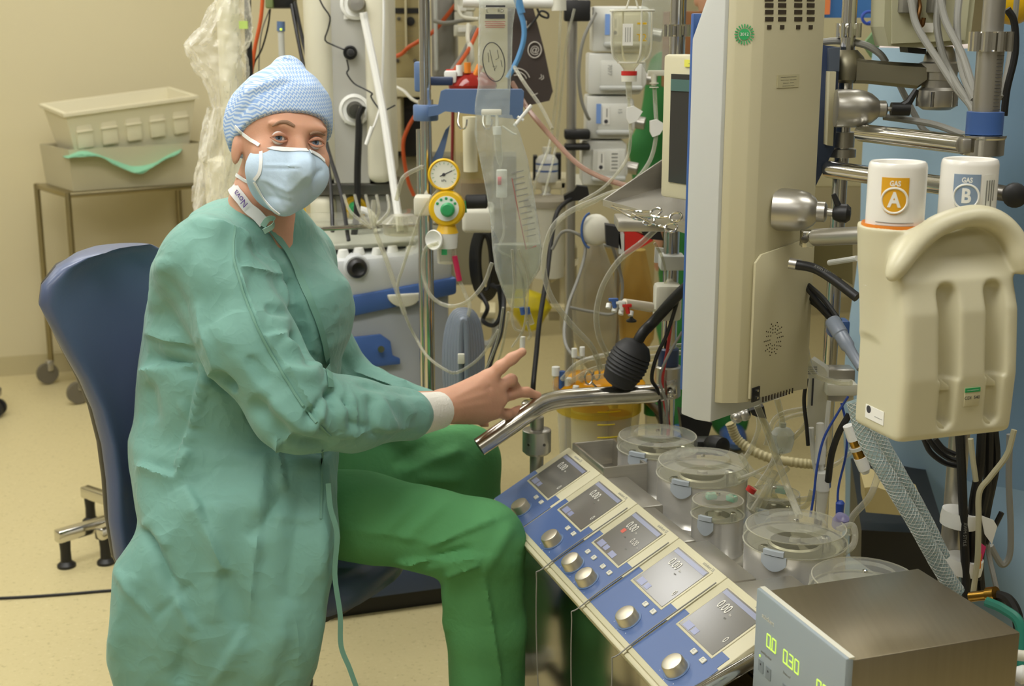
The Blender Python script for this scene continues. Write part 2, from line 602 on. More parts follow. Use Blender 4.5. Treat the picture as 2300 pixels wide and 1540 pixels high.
def vproj(V):
    x, y, z = V[:, 0], V[:, 1], V[:, 2] - CAMZ
    zc = y * math.cos(TILT) - z * math.sin(TILT); yc = y * math.sin(TILT) + z * math.cos(TILT)
    return CU + FPX * x / zc, CV - FPX * yc / zc

def fold(V, N, lines, ymax=None):
    """press and raise folds in cloth: (u0, v0, u1, v1, width px, height m, sharp side)"""
    u, v = vproj(V)
    view = V - np.array([0, 0, CAMZ]); view /= np.linalg.norm(view, axis=1)[:, None]
    fc = np.clip(-(N * view).sum(1) * 2.5, 0, 1)
    dsp = np.zeros(len(V))
    for L in lines:
        u0, v0, u1, v1, w, a = L[:6]
        side = L[6] if len(L) > 6 else 0
        dx, dy = u1 - u0, v1 - v0
        ln = math.hypot(dx, dy)
        t = ((u - u0) * dx + (v - v0) * dy) / ln ** 2
        s = ((u - u0) * dy - (v - v0) * dx) / ln
        tt = np.clip(t, 0, 1)
        d = np.hypot(s, (t - tt) * ln)
        end = np.clip(np.minimum(tt, 1 - tt) * 5, 0, 1) ** 0.5 * 0.85 + 0.15
        if side:
            ww = np.where(s * side > 0, w * 0.28, w * 1.5)
        else:
            ww = w
        dsp += a * end * (np.exp(-(d / ww) ** 2) if not side else np.exp(-(d / ww) ** 1.15))
    return V + N * (dsp * fc)[:, None]

def crumple(V, N, amp, scale, seed=0.0, ridged=True):
    out = np.empty(len(V))
    for i, p in enumerate(V):
        n = noise.noise(Vector((p[0] * scale + seed, p[1] * scale, p[2] * scale * 0.7)))
        out[i] = (0.22 - abs(n)) if ridged else n
    return V + N * (out * amp)[:, None]

def np_link(name, V, F, m, parent, label=None, angle=60):
    me = bpy.data.meshes.new(name)
    c = V.mean(0); c[2] = V[:, 2].min()
    me.from_pydata((V - c).tolist(), [], F.tolist())
    me.update()
    return link(name, me, Vector(c), m, parent, True, angle, label)

def surf(tree, u, v, lift=0.002):
    o = Vector((0, 0, CAMZ)); d = (px(u, v, 2.0) - o).normalized()
    h = tree.ray_cast(o, d)
    if h[0] is None: return None
    return h[0] + h[1] * (lift if h[1].dot(d) < 0 else -lift), (h[1] if h[1].dot(d) < 0 else -h[1])

def on_surf(tree, pts, lift=0.002, fallback=2.4, sub=5):
    """points laid on a surface along a line drawn in the photograph's frame"""
    fine = catmull([Vector((p[0], p[1], 0)) for p in pts], sub)
    out = []; last = None
    for q in fine:
        h = surf(tree, q.x, q.y, lift)
        if h is None:
            h = (px(q.x, q.y, last if last else fallback), Vector((0, -1, 0)))
        last = h[0].y
        out.append(h)
    return [h[0] for h in out], [h[1] for h in out]

def skin_mat():
    m = mat('skin', '#d3a084', 0.5, spec=0.35, var=0.10, vs=18, bump=0.05, bs=220, sss=0.12)
    return m
def gown_mat():
    m = mat('gown_nonwoven', '#76a598', 0.6, spec=0.25, var=0.05, vs=5, sheen=0.15)
    nt = m.node_tree; b = nt.nodes['Principled BSDF']
    tc = nt.nodes.new('ShaderNodeTexCoord')
    hs = None
    for sc_, wt in ((7.0, 1.0), (16.0, 0.45), (42.0, 0.14)):
        vo = nt.nodes.new('ShaderNodeTexNoise'); vo.inputs['Scale'].default_value = sc_; vo.inputs['Detail'].default_value = 1.0
        vo.inputs['Distortion'].default_value = 0.6
        nt.links.new(tc.outputs['Object'], vo.inputs['Vector'])
        sb_ = nt.nodes.new('ShaderNodeMath'); sb_.operation = 'SUBTRACT'; sb_.inputs[1].default_value = 0.5
        nt.links.new(vo.outputs['Fac'], sb_.inputs[0])
        ab = nt.nodes.new('ShaderNodeMath'); ab.operation = 'ABSOLUTE'; nt.links.new(sb_.outputs[0], ab.inputs[0])
        ml = nt.nodes.new('ShaderNodeMath'); ml.operation = 'MULTIPLY'; ml.inputs[1].default_value = -wt * 2
        nt.links.new(ab.outputs[0], ml.inputs[0])
        if hs is None: hs = ml.outputs[0]
        else:
            ad = nt.nodes.new('ShaderNodeMath'); ad.operation = 'ADD'
            nt.links.new(hs, ad.inputs[0]); nt.links.new(ml.outputs[0], ad.inputs[1]); hs = ad.outputs[0]
    bp = nt.nodes.new('ShaderNodeBump'); bp.inputs['Strength'].default_value = 0.36; bp.inputs['Distance'].default_value = 0.02
    nt.links.new(hs, bp.inputs['Height']); nt.links.new(bp.outputs[0], b.inputs['Normal'])
    return m
def cap_mat():
    m = mat('cap_wave_print', '#a9c4e4', 0.75)
    nt = m.node_tree; b = nt.nodes['Principled BSDF']
    tc = nt.nodes.new('ShaderNodeTexCoord'); sp = nt.nodes.new('ShaderNodeSeparateXYZ')
    nt.links.new(tc.outputs['Object'], sp.inputs[0])
    ad = nt.nodes.new('ShaderNodeMath'); ad.operation = 'ADD'
    nt.links.new(sp.outputs[0], ad.inputs[0]); nt.links.new(sp.outputs[1], ad.inputs[1])
    pp = nt.nodes.new('ShaderNodeMath'); pp.operation = 'PINGPONG'; pp.inputs[1].default_value = 0.0042
    nt.links.new(ad.outputs[0], pp.inputs[0])
    z = nt.nodes.new('ShaderNodeMath'); z.operation = 'MULTIPLY_ADD'; z.inputs[1].default_value = 1.1
    nt.links.new(pp.outputs[0], z.inputs[0]); nt.links.new(sp.outputs[2], z.inputs[2])
    fr = nt.nodes.new('ShaderNodeMath'); fr.operation = 'PINGPONG'; fr.inputs[1].default_value = 0.0033
    nt.links.new(z.outputs[0], fr.inputs[0])
    cr = nt.nodes.new('ShaderNodeMapRange'); cr.inputs[1].default_value = 0.0012; cr.inputs[2].default_value = 0.0021
    nt.links.new(fr.outputs[0], cr.inputs[0])
    mx = nt.nodes.new('ShaderNodeMix'); mx.data_type = 'RGBA'
    mx.inputs[6].default_value = lin('#8fb1e2'); mx.inputs[7].default_value = lin('#cfdeee')
    nt.links.new(cr.outputs[0], mx.inputs[0]); nt.links.new(mx.outputs[2], b.inputs['Base Color'])
    return m

SKIN = skin_mat(); GOWN = gown_mat(); CAP = cap_mat()
TROU = mat('scrub_trousers', '#5b9a63', 0.75, spec=0.2, var=0.05, vs=6, bump=0.15, bs=90)
MASK = mat('mask_nonwoven', '#bfd6ea', 0.7, bump=0.08, bs=120)
CUFF = mat('ribbed_cuff', '#e6e2d6', 0.85, bump=0.25, bs=160)

man = thing('person', 'seated person in green surgical gown, blue cap and face mask, pointing with one finger', 'person', atz(560, 1700))

# --- head frame: x to the viewer's right, y to the back of the head, z up
HD = 2.36
HC = px(636, 316, HD)
HR = Matrix.Rotation(RAD(26), 3, 'Z') @ Matrix.Rotation(RAD(9), 3, 'Y') @ Matrix.Rotation(RAD(-4), 3, 'X')
def hp(x, y, z): return HC + HR @ Vector((x, y, z))
HRn = np.array(HR)
def head_sdf(g=0.0):
    s = Sdf()
    s.ell(hp(0, 0.012, 0.032), (0.076 + g, 0.096 + g, 0.088 + g), HRn, 0.02)
    s.ell(hp(0, -0.018, -0.035), (0.064 + g, 0.074 + g, 0.082 + g), HRn, 0.03)
    return s
body = head_sdf()
body.cone(hp(0, -0.082, 0.012), hp(0, -0.112, -0.036), 0.010, 0.015, 0.014)         # nose
body.ell(hp(0, -0.078, 0.024), (0.052, 0.016, 0.011), HRn, 0.016)                    # brow ridge
body.cone(hp(-0.045, -0.058, -0.03), hp(0.045, -0.058, -0.03), 0.022, 0.022, 0.02)   # cheeks
body.ell(hp(0, -0.075, -0.098), (0.026, 0.022, 0.018), HRn, 0.02)                    # chin
for sx in (-1, 1):
    body.ell(hp(sx * 0.077, 0.016, -0.024), (0.008, 0.015, 0.027), HRn, 0.008)       # ears
neck0, neck1 = px(590, 445, 2.40), px(548, 565, 2.44)
body.cone(px(612, 400, 2.41), neck1, 0.060, 0.062, 0.03)
class EyeCut:
    pass
bV, bF = nets(body, HC - Vector((0.2, 0.2, 0.26)), HC + Vector((0.17, 0.17, 0.16)), 0.0034)
bV = relax(bV, bF, 2, 0.4)
# eye sockets: press the surface in around each eye
for sx in (-1, 1):
    e = np.array(hp(sx * 0.033, -0.092, 0.0))
    d = np.linalg.norm((bV - e) @ HRn / np.array([1.35, 1.3, 0.9]), axis=1)
    bV = bV + (np.exp(-(d / 0.014) ** 2) * 0.008)[:, None] * np.array(HR @ Vector((0, 1, 0)))

# --- right hand and forearm (near the camera), left hand behind it
def P3(u, v, Y): return np.array(px(u, v, Y + (0.11 * min(1, max(0, (u - 890) / 150.0)) if Y < 2.56 else 0.10)))
hand = Sdf()
view = np.array([0.12, 0.97, -0.2]); view /= np.linalg.norm(view)
W = P3(985, 915, 2.41)
hand.cone(P3(900, 922, 2.35), W, 0.036, 0.032, 0.02, (view, 1.2))
K = [P3(1094, 852, 2.47), P3(1114, 872, 2.475), P3(1120, 897, 2.475), P3(1108, 924, 2.465)]
hand.cone(P3(1010, 925, 2.44), P3(1080, 932, 2.46), 0.024, 0.019, 0.016, (view, 1.1))
for kk, r in zip(K, (0.0195, 0.0185, 0.0175, 0.016)):
    hand.cone(W + (kk - W) * 0.12, kk, 0.026, r, 0.016, (view, 1.15))
def finger(pts, rads, k=0.005): hand.chain(pts, rads, k)
finger([K[0] + (K[0] - W) * 0.02, P3(1124, 824, 2.475), P3(1150, 805, 2.475), P3(1173, 790, 2.47)], [0.0138, 0.0115, 0.0102, 0.009], 0.012)
finger([K[1], P3(1148, 853, 2.50), P3(1155, 868, 2.525), P3(1140, 880, 2.535)], [0.0135, 0.0118, 0.0105, 0.0095], 0.008)
finger([K[2], P3(1150, 884, 2.51), P3(1183, 880, 2.53), P3(1208, 888, 2.54)], [0.013, 0.0112, 0.0098, 0.0085], 0.008)
finger([K[3], P3(1138, 930, 2.495), P3(1156, 926, 2.515), P3(1166, 918, 2.525)], [0.0125, 0.0105, 0.0092, 0.0082], 0.008)
finger([P3(1000, 898, 2.445), P3(1040, 884, 2.50), P3(1078, 872, 2.53), P3(1104, 866, 2.545)], [0.018, 0.0145, 0.0115, 0.0095], 0.014)
hV, hF = nets(hand, np.array([px(885, 900, 2.35).x, 2.28, px(1150, 1000, 2.68).z]), np.array([px(1240, 760, 2.7).x, 2.72, px(1100, 750, 2.6).z]), 0.0026)
hV = relax(hV, hF, 2, 0.45)
# knuckles and tendons
hN = vnorm(hV, hF)
hV = fold(hV, hN, [(1010, 898, 1080, 862, 7, 0.0012), (1010, 908, 1098, 882, 7, 0.0012), (1010, 918, 1104, 904, 7, 0.001), (1098, 872, 1104, 866, 5, -0.0016), (1076, 850, 1090, 872, 9, 0.0014)])

hand2 = Sdf()
W2 = P3(985, 912, 2.56)
hand2.cone(P3(930, 908, 2.56), W2, 0.030, 0.027, 0.02)
for i in range(4):
    kk = P3(1055, 895 + i * 14, 2.60 - i * 0.012)
    hand2.cone(W2, kk, 0.022, 0.015, 0.014)
    hand2.chain([kk, P3(1082, 905 + i * 13, 2.62 - i * 0.012), P3(1090, 925 + i * 10, 2.62 - i * 0.012)], [0.0115, 0.0098, 0.008], 0.006)
hand2.chain([W2, P3(1020, 898, 2.56), P3(1050, 900, 2.56)], [0.02, 0.0125, 0.009], 0.012)
gV, gF = nets(hand2, np.array([px(910, 800, 2.6).x, 2.48, px(900, 985, 2.6).z]), np.array([px(1130, 800, 2.7).x, 2.76, px(900, 820, 2.6).z]), 0.0035)

# --- trunk and limbs under the clothes (one continuous figure)
SHN, SHF = px(474, 600, 2.30), px(678, 585, 2.62)      # near and far shoulder
ELN, ELF = px(680, 935, 2.22), px(775, 868, 2.74)
HIPN, HIPF = px(570, 1140, 2.42), px(660, 1060, 2.66)
KNN, KNF = px(1078, 1218, 2.40), px(1040, 1036, 2.80)
ANN = Vector((px(1100, 1500, 2.45).x, 2.45, 0.10)); ELN_ = None; ANF = Vector((KNF.x + 0.03, 2.82, 0.18))
core = Sdf()
core.cone(neck0, px(555, 700, 2.46), 0.058, 0.11, 0.05)
core.cone(px(555, 700, 2.46), px(560, 1080, 2.50), 0.12, 0.13, 0.05)
core.cone(SHN, SHF, 0.05, 0.05, 0.05)
core.chain([SHN, px(560, 770, 2.24), px(655, 915, 2.22), px(800, 935, 2.28), Vector(W)], [0.05, 0.045, 0.042, 0.036, 0.03], 0.03)
core.chain([SHF, px(695, 740, 2.70), ELF, px(930, 908, 2.63), Vector(W2)], [0.045, 0.04, 0.036, 0.03, 0.026], 0.02)
core.cone(HIPN, HIPF, 0.095, 0.095, 0.05)
core.chain([HIPN, KNN, ANN], [0.07, 0.052, 0.035], 0.03)
core.chain([HIPF, KNF, ANF], [0.068, 0.052, 0.035], 0.03)
cV, cF = nets(core, (-0.66, 2.05, 0.05), (0.12, 2.95, 1.34), 0.016)
o1, o2, o3 = len(bV), len(bV) + len(hV), len(bV) + len(hV) + len(gV)
BV = np.concatenate([bV, hV, gV, cV]); BF = np.concatenate([bF, hF + o1, gF + o2, cF + o3])
body_obj = np_link('body', BV, BF, SKIN, man, 'bare face and pointing hand')
btree = BVHTree.FromPolygons(bV.tolist(), bF.tolist())
# eyes, brows, nail
eyew = mat('eye_white', '#e9e4df', 0.15, coat=0.5); iris = mat('iris_grey_blue', '#5d6a78', 0.2); lash = mat('brow_hair', '#92735c', 0.8)
lid = mat('eyelid_skin', '#c08d75', 0.85, spec=0.1)
gaze = (Vector((0, 0, CAMZ)) - HC).normalized()
for sx in (-1, 1):
    c = hp(sx * 0.0325, -0.0788, 0.001)
    e = MB().ball(c, 0.0118, 20).build('eyeball', eyew, man)
    g = (gaze + HR @ Vector((0.05, -0.1, 0.08))).normalized()
    MB().lathe([(0.0058, 0), (0.0054, 0.0012), (0.0001, 0.0016)], c + g * 0.0104, g, 18).build('iris', iris, e)
    MB().lathe([(0.0026, 0), (0.0001, 0.0006)], c + g * 0.0119, g, 14).build('pupil', MT['black'], e)
    up = [hp(sx * 0.0325 + dx, -0.0795 - math.sqrt(max(0.0138 ** 2 - dx * dx * 0.75, 1e-8)) * 0.86, 0.001 + 0.0068 - dx * dx * 34) for dx in np.linspace(-0.0155, 0.0155, 9)]
    MB().tube(up, 0.0026, 8, rads=[0.0012, 0.002, 0.0026, 0.003, 0.003, 0.003, 0.0026, 0.002, 0.0012]).build('upper_eyelid', lid, man)
    lo_ = [hp(sx * 0.0325 + dx, -0.0795 - math.sqrt(max(0.0138 ** 2 - dx * dx * 0.75, 1e-8)) * 0.86, 0.001 - 0.0064 + dx * dx * 26) for dx in np.linspace(-0.0155, 0.0155, 9)]
    MB().tube(lo_, 0.0022, 8, rads=[0.001, 0.0016, 0.002, 0.0022, 0.0022, 0.0022, 0.002, 0.0016, 0.001]).build('lower_eyelid', lid, man)
bl, _ = on_surf(btree, [(612, 283), (628, 275), (645, 275), (661, 283)], 0.0005)
MB().tube(bl, 0.003, 8, rads=list(np.interp(np.linspace(0, 1, len(bl)), [0, .3, .7, 1], [0.0012, 0.0028, 0.0036, 0.0024]))).build('eyebrow', lash, man)
bl, _ = on_surf(btree, [(695, 301), (706, 297), (717, 298), (729, 303)], 0.0005)
MB().tube(bl, 0.003, 8, rads=list(np.interp(np.linspace(0, 1, len(bl)), [0, .3, .7, 1], [0.0026, 0.0034, 0.0028, 0.0012]))).build('eyebrow', lash, man)

# --- cap
cap = head_sdf(0.008)
cap.cone(hp(0.0, 0.015, 0.075), hp(0.006, 0.03, 0.126), 0.066, 0.022, 0.04)
cap.ell(hp(-0.03, 0.06, 0.02), (0.06, 0.055, 0.07), HRn, 0.03)
cap.cut(hp(0, -0.1, 0.056), HR @ Vector((0.02, -0.50, -1.0)).normalized())
kV, kF = nets(cap, HC - Vector((0.16, 0.18, 0.12)), HC + Vector((0.16, 0.18, 0.19)), 0.004)
kV = relax(kV, kF, 1, 0.4)
kN = vnorm(kV, kF)
kV = fold(kV, kN, [(548, 212, 640, 172, 8, 0.004), (535, 260, 600, 190, 6, -0.0025), (560, 215, 660, 182, 5, -0.002), (650, 150, 700, 190, 7, -0.002)])
kV = crumple(kV, kN, 0.004, 22, 3.1)
cap_o = np_link('surgical_cap', kV, kF, CAP, man, 'pale blue disposable cap with wavy print')
ktree = BVHTree.FromPolygons(kV.tolist(), kF.tolist())
tk = pxs((622, 150, 2.40), (628, 139, 2.40), (642, 135, 2.39), (655, 141, 2.39), (662, 150, 2.39))
MB().tube(catmull(tk, 4), 0.007, 8).build('gathered_knot', CAP, cap_o)

# --- mask
msk = Sdf()
msk.ell(hp(0, -0.026, -0.052), (0.066, 0.084, 0.074), HRn, 0.02)
msk.cone(hp(0, -0.094, -0.014), hp(0, -0.124, -0.046), 0.012, 0.017, 0.022)
msk.cone(hp(0, -0.118, -0.046), hp(-0.012, -0.076, -0.108), 0.015, 0.020, 0.03)
msk.cone(hp(-0.046, -0.058, -0.055), hp(0.038, -0.060, -0.055), 0.028, 0.024, 0.03)
msk.cut(hp(0, -0.1, -0.0135), HR @ Vector((0.0, 0.10, 1.0)).normalized())
msk.cut(hp(0, -0.006, -0.05), HR @ Vector((0, 1, 0.12)).normalized())
mV, mF = nets(msk, HC - Vector((0.16, 0.2, 0.18)), HC + Vector((0.18, 0.16, 0.06)), 0.003)
mV = relax(mV, mF, 1, 0.4)
mN = vnorm(mV, mF)
mV = fold(mV, mN, [(590, 377, 675, 378, 3, -0.0022), (590, 372, 675, 373, 4, 0.0018), (585, 400, 650, 430, 6, 0.003), (650, 430, 690, 390, 7, 0.0025), (600, 440, 660, 455, 6, -0.002),
                   (694, 345, 700, 440, 7, 0.003), (700, 400, 725, 380, 6, -0.003), (590, 395, 640, 470, 6, -0.002), (640, 400, 655, 470, 6, 0.002)])
mask_o = np_link('face_mask', mV, mF, MASK, man, 'pale blue pleated face mask')
mtree = BVHTree.FromPolygons(mV.tolist(), mF.tolist())
wb = mat('mask_white_band', '#eef0ee', 0.7)
def band(tree, pts, w, name, parent, m, lift=0.0015, fallback=2.3):
    p, nn = on_surf(tree, pts, lift, fallback)
    wd = []
    for i in range(len(p)):
        t = (p[min(i + 1, len(p) - 1)] - p[max(i - 1, 0)]).normalized()
        wd.append(nn[i].cross(t))
    return MB().ribbon(p, wd, w, 0.0014).build(name, m, parent)
band(mtree, [(588, 331), (640, 336), (690, 338)], 0.008, 'top_band', mask_o, wb)
band(mtree, [(696, 340), (715, 350), (728, 362)], 0.007, 'top_band', mask_o, wb)
band(mtree, [(586, 330), (587, 360), (583, 388), (572, 404)], 0.006, 'side_band', mask_o, wb)
band(mtree, [(572, 408), (590, 440), (610, 465), (628, 480)], 0.005, 'bottom_band', mask_o, wb)
allt = BVHTree.FromPolygons(np.concatenate([bV, kV]).tolist(), np.concatenate([bF, kF + len(bV)]).tolist())
band(allt, [(584, 328), (560, 310), (545, 298), (531, 284)], 0.006, 'ear_tie', mask_o, wb, 0.003, 2.33)
band(allt, [(568, 408), (556, 406), (543, 399), (531, 392)], 0.006, 'neck_tie', mask_o, wb, 0.003, 2.36)

# --- trousers
tr = Sdf()
tr.cone(HIPN, HIPF, 0.112, 0.112, 0.06)
tr.chain([HIPN, px(820, 1158, 2.40), KNN], [0.088, 0.079, 0.083], 0.04)
tr.chain([KNN, px(1088, 1400, 2.43), Vector((ANN.x, ANN.y, 0.13))], [0.082, 0.078, 0.07], 0.02)
tr.chain([HIPF, KNF, Vector((ANF.x, ANF.y, 0.21))], [0.09, 0.077, 0.068], 0.03)
tV, tF = nets(tr, (-0.62, 2.2, 0.11), (0.12, 2.98, 0.85), 0.0055)
tV = relax(tV, tF, 3, 0.5); tN = vnorm(tV, tF)
TFOLDS = [(1110, 1170, 960, 1230, 12, 0.006, 1), (1090, 1245, 890, 1262, 12, 0.008, -1), (1080, 1265, 1000, 1290, 11, 0.008, 1), (1010, 1120, 900, 1215, 16, 0.004), (960, 1100, 860, 1200, 14, 0.003),
                   (1150, 1180, 1080, 1290, 14, 0.004), (1090, 1290, 1130, 1540, 6, 0.004, 1), (775, 1185, 960, 1215, 4, 0.002), (1010, 1290, 1000, 1420, 14, 0.006), (1040, 1010, 900, 1060, 14, 0.006), (960, 990, 880, 1045, 14, -0.005),
                   (1040, 1075, 930, 1070, 14, 0.005), (850, 990, 900, 970, 14, 0.004), (930, 1270, 1060, 1230, 9, -0.006), (1165, 1250, 1178, 1500, 22, 0.005)]
tV = fold(tV, tN, [tuple(L[:4]) + (max(L[4], 9) * 1.1, L[5] * 1.7) + tuple(L[6:]) for L in TFOLDS])
tV = crumple(tV, vnorm(tV, tF), 0.010, 8, 1.7)
trou_o = np_link('scrub_trousers', tV, tF, TROU, man, 'bright green scrub trousers')
for A in (ANN, ANF):
    MB().ball(A + Vector((0.07, -0.01, -0.045)), (0.14, 0.05, 0.05), 20).build('clog', MT['white'], man)

# --- gown
phi = math.atan2(0.9, 0.43)
gw = Sdf()
def sec(v, ul, ur, D, a_s, yoff=0.0):
    c = px((ul + ur) / 2, v, D)
    hw = (px(ur, v, D).x - px(ul, v, D).x) / 2
    a_f = math.sqrt(max(hw ** 2 - (a_s * 0.43) ** 2, 0.006)) / 0.9
    return (c.z, c.x, c.y, a_s, a_f)
gw.lof([sec(530, 440, 650, 2.46, 0.12), sec(570, 385, 715, 2.46, 0.16), sec(640, 350, 780, 2.46, 0.19), sec(700, 338, 790, 2.46, 0.195), sec(760, 325, 782, 2.46, 0.195), sec(810, 316, 758, 2.46, 0.195),
        sec(900, 306, 752, 2.46, 0.195), sec(1000, 308, 748, 2.46, 0.195), sec(1090, 318, 750, 2.45, 0.195), sec(1200, 360, 750, 2.43, 0.17)], phi, 0.05)
gw.cone(px(585, 505, 2.44), SHN, 0.062, 0.075, 0.06)
gw.cone(px(600, 512, 2.46), SHF, 0.06, 0.07, 0.06)
gw.cone(px(480, 520, 2.40), px(428, 615, 2.36), 0.045, 0.055, 0.06)
# near sleeve
gw.chain([SHN, px(560, 770, 2.235), px(655, 915, 2.20)], [0.086, 0.080, 0.075], 0.035)
gw.chain([px(655, 915, 2.20), px(800, 935, 2.27), px(915, 931, 2.365)], [0.073, 0.060, 0.044], 0.03)
# far sleeve
gw.chain([SHF, px(695, 740, 2.70), ELF, px(955, 912, 2.62)], [0.075, 0.066, 0.064, 0.040], 0.02)
# skirt hanging at the near side
def ss(v, ul, ur, D, ay):
    c = px((ul + ur) / 2, v, D); hw = (px(ur, v, D).x - px(ul, v, D).x) / 2
    return (c.z, c.x, c.y, hw, ay)
gw.lof([ss(1000, 330, 745, 2.36, 0.10), ss(1100, 322, 752, 2.31, 0.11), ss(1170, 330, 757, 2.28, 0.10), ss(1270, 262, 755, 2.24, 0.075), ss(1400, 250, 735, 2.22, 0.07), ss(1480, 245, 712, 2.22, 0.07), ss(1640, 300, 670, 2.23, 0.075)], 0.0, 0.06, 2.6)
# open neck
gV, gF = nets(gw, (-0.78, 2.05, 0.27), (0.02, 2.9, 1.34), 0.0050)
gV = relax(gV, gF, 4, 0.5); gN = vnorm(gV, gF)
FOLDS = [
    # sleeve, shoulder and chest
    (525, 515, 530, 600, 6, 0.004), (530, 600, 590, 755, 6, 0.006, -1), (590, 755, 740, 975, 7, 0.007, -1),
    (545, 520, 640, 620, 10, 0.010, 1), (560, 540, 655, 640, 10, -0.010), (600, 560, 660, 690, 10, 0.008, 1), (535, 600, 635, 625, 9, 0.006, -1),
    (600, 690, 660, 700, 8, -0.006), (560, 800, 600, 860, 10, -0.006), (655, 620, 690, 790, 12, -0.012), (640, 760, 720, 830, 12, 0.010, 1),
    (665, 740, 700, 830, 12, -0.010), (590, 755, 650, 745, 9, 0.006, 1), (615, 830, 720, 850, 14, 0.008),
    # elbow gathers
    (742, 872, 690, 940, 8, -0.009), (742, 872, 748, 925, 6, -0.009), (742, 872, 780, 920, 8, -0.008), (730, 880, 700, 970, 7, 0.007), (757, 880, 765, 960, 7, 0.007), (790, 890, 800, 975, 9, 0.006, 1),
    (830, 890, 835, 970, 9, -0.006), (860, 895, 885, 960, 9, 0.005, 1), (740, 975, 930, 960, 14, 0.007, -1), (760, 940, 860, 975, 10, -0.006), (880, 890, 930, 935, 10, 0.004),
    # back of the gown
    (352, 575, 340, 700, 22, 0.008), (360, 610, 440, 800, 20, -0.008), (440, 680, 500, 880, 22, 0.008, 1), (320, 750, 450, 775, 14, 0.009, -1), (330, 800, 470, 840, 18, -0.012),
    (310, 830, 450, 820, 9, 0.010, 1), (450, 820, 470, 860, 10, 0.008), (460, 830, 430, 960, 8, 0.012, -1), (430, 960, 395, 1050, 9, 0.010, -1), (330, 860, 345, 950, 16, -0.008), (480, 840, 520, 880, 8, -0.014),
    (310, 1040, 395, 1075, 9, 0.010, 1), (395, 1075, 425, 1010, 8, 0.008, 1), (410, 900, 420, 930, 6, 0.004), (420, 610, 560, 640, 40, 0.006), (395, 470, 520, 520, 16, 0.006), (470, 500, 560, 520, 10, 0.006, 1),
    (480, 720, 600, 900, 30, 0.006), (600, 900, 700, 985, 22, 0.008), (560, 900, 640, 990, 20, -0.012), (650, 990, 745, 1010, 14, -0.012),
    # skirt
    (620, 985, 640, 1100, 9, 0.010, 1), (640, 1100, 560, 1210, 16, -0.008), (420, 1090, 520, 1290, 20, 0.010, 1), (320, 1170, 380, 1230, 12, 0.008, -1), (330, 1180, 395, 1330, 12, -0.010), (395, 1330, 440, 1410, 10, 0.008, 1),
    (345, 1390, 430, 1310, 5, -0.004), (250, 1270, 345, 1390, 6, 0.004), (500, 1130, 480, 1400, 26, 0.008), (600, 1020, 560, 1400, 26, 0.010, 1), (680, 1060, 640, 1420, 24, -0.008), (730, 1040, 720, 1300, 12, 0.006),
    (560, 1400, 470, 1540, 20, 0.008, -1), (650, 1350, 590, 1540, 22, 0.008), (420, 1430, 400, 1540, 18, -0.008), (505, 1280, 560, 1450, 20, -0.008), (600, 1160, 720, 1165, 5, 0.002), (300, 1290, 250, 1480, 20, 0.006),
    # far sleeve
    (790, 830, 900, 870, 9, 0.007, 1), (800, 860, 950, 885, 9, -0.007), (840, 815, 930, 865, 9, 0.006, -1), (770, 800, 800, 850, 10, -0.008),
]
gV = fold(gV, gN, [tuple(L[:4]) + (max(L[4], 8) * 1.15, L[5] * 1.55) + tuple(L[6:]) for L in FOLDS])
gN2 = vnorm(gV, gF)
gV = crumple(gV, gN2, 0.022, 4.4, 0.3)
gV = crumple(gV, gN2, 0.006, 11, 5.3)
gV = relax(gV, gF, 1, 0.5)
gown_o = np_link('surgical_gown', gV, gF, GOWN, man, 'green disposable surgical gown', 50)
gtree = BVHTree.FromPolygons(gV.tolist(), gF.tolist())
GSTRIP = mat('gown_band', '#6c9a89', 0.65)
band(gtree, [(596, 505), (640, 560), (680, 640), (712, 720), (730, 790), (740, 868)], 0.013, 'front_band', gown_o, GSTRIP, 0.004, 2.3)
band(gtree, [(527, 508), (525, 560), (530, 600), (560, 690), (592, 760), (640, 845), (690, 925), (742, 978)], 0.004, 'sleeve_seam', gown_o, GSTRIP, 0.002, 2.2)
band(gtree, [(723, 1010), (722, 1100), (720, 1165)], 0.004, 'side_seam', gown_o, GSTRIP, 0.002, 2.2)
# tie hanging from the side
tie = pxs((737, 1085, 2.205), (742, 1140, 2.20), (757, 1200, 2.20), (752, 1290, 2.20), (764, 1380, 2.20), (766, 1450, 2.20), (785, 1500, 2.20), (803, 1550, 2.20))
MB().ribbon(catmull(tie, 5), Vector((0.9, 0.3, 0)), 0.009, 0.0012).build('waist_tie', GSTRIP, gown_o)
# collar and lanyard
col_pts = pxs((560, 470, 2.36), (575, 500, 2.34), (600, 512, 2.33), (618, 495, 2.345), (640, 520, 2.37), (655, 545, 2.40))
wc = mat('neck_binding', '#a9cdbd', 0.65)
MB().ribbon(catmull(pxs((590, 508, 2.325), (602, 492, 2.32), (615, 492, 2.325), (612, 508, 2.32), (592, 520, 2.315)), 4), Vector((0.1, -0.3, 1)), 0.010, 0.0012).build('neck_tie_loop', wc, gown_o)
lan = mat('lanyard_white', '#dedbd8', 0.7)
ltree = BVHTree.FromPolygons(np.concatenate([bV, gV]).tolist(), np.concatenate([bF, gF + len(bV)]).tolist())
lp_ = []
for u, v in ((522, 418), (532, 430), (545, 446), (560, 466), (575, 486), (590, 503)):
    h_ = surf(ltree, u, v, 0.004)
    q_ = h_[0] if h_ else px(u, v, 2.40)
    lp_.append(q_ + (Vector((0, 0, CAMZ)) - q_).normalized() * 0.017)
wl_d = Vector((0.78, -0.1, 0.6))
lanyard = MB().ribbon(catmull(lp_, 4), wl_d, 0.021, 0.0014).build('lanyard', lan, man, label='white lanyard around the neck')
xd_ = (lp_[1] - lp_[3]).normalized()
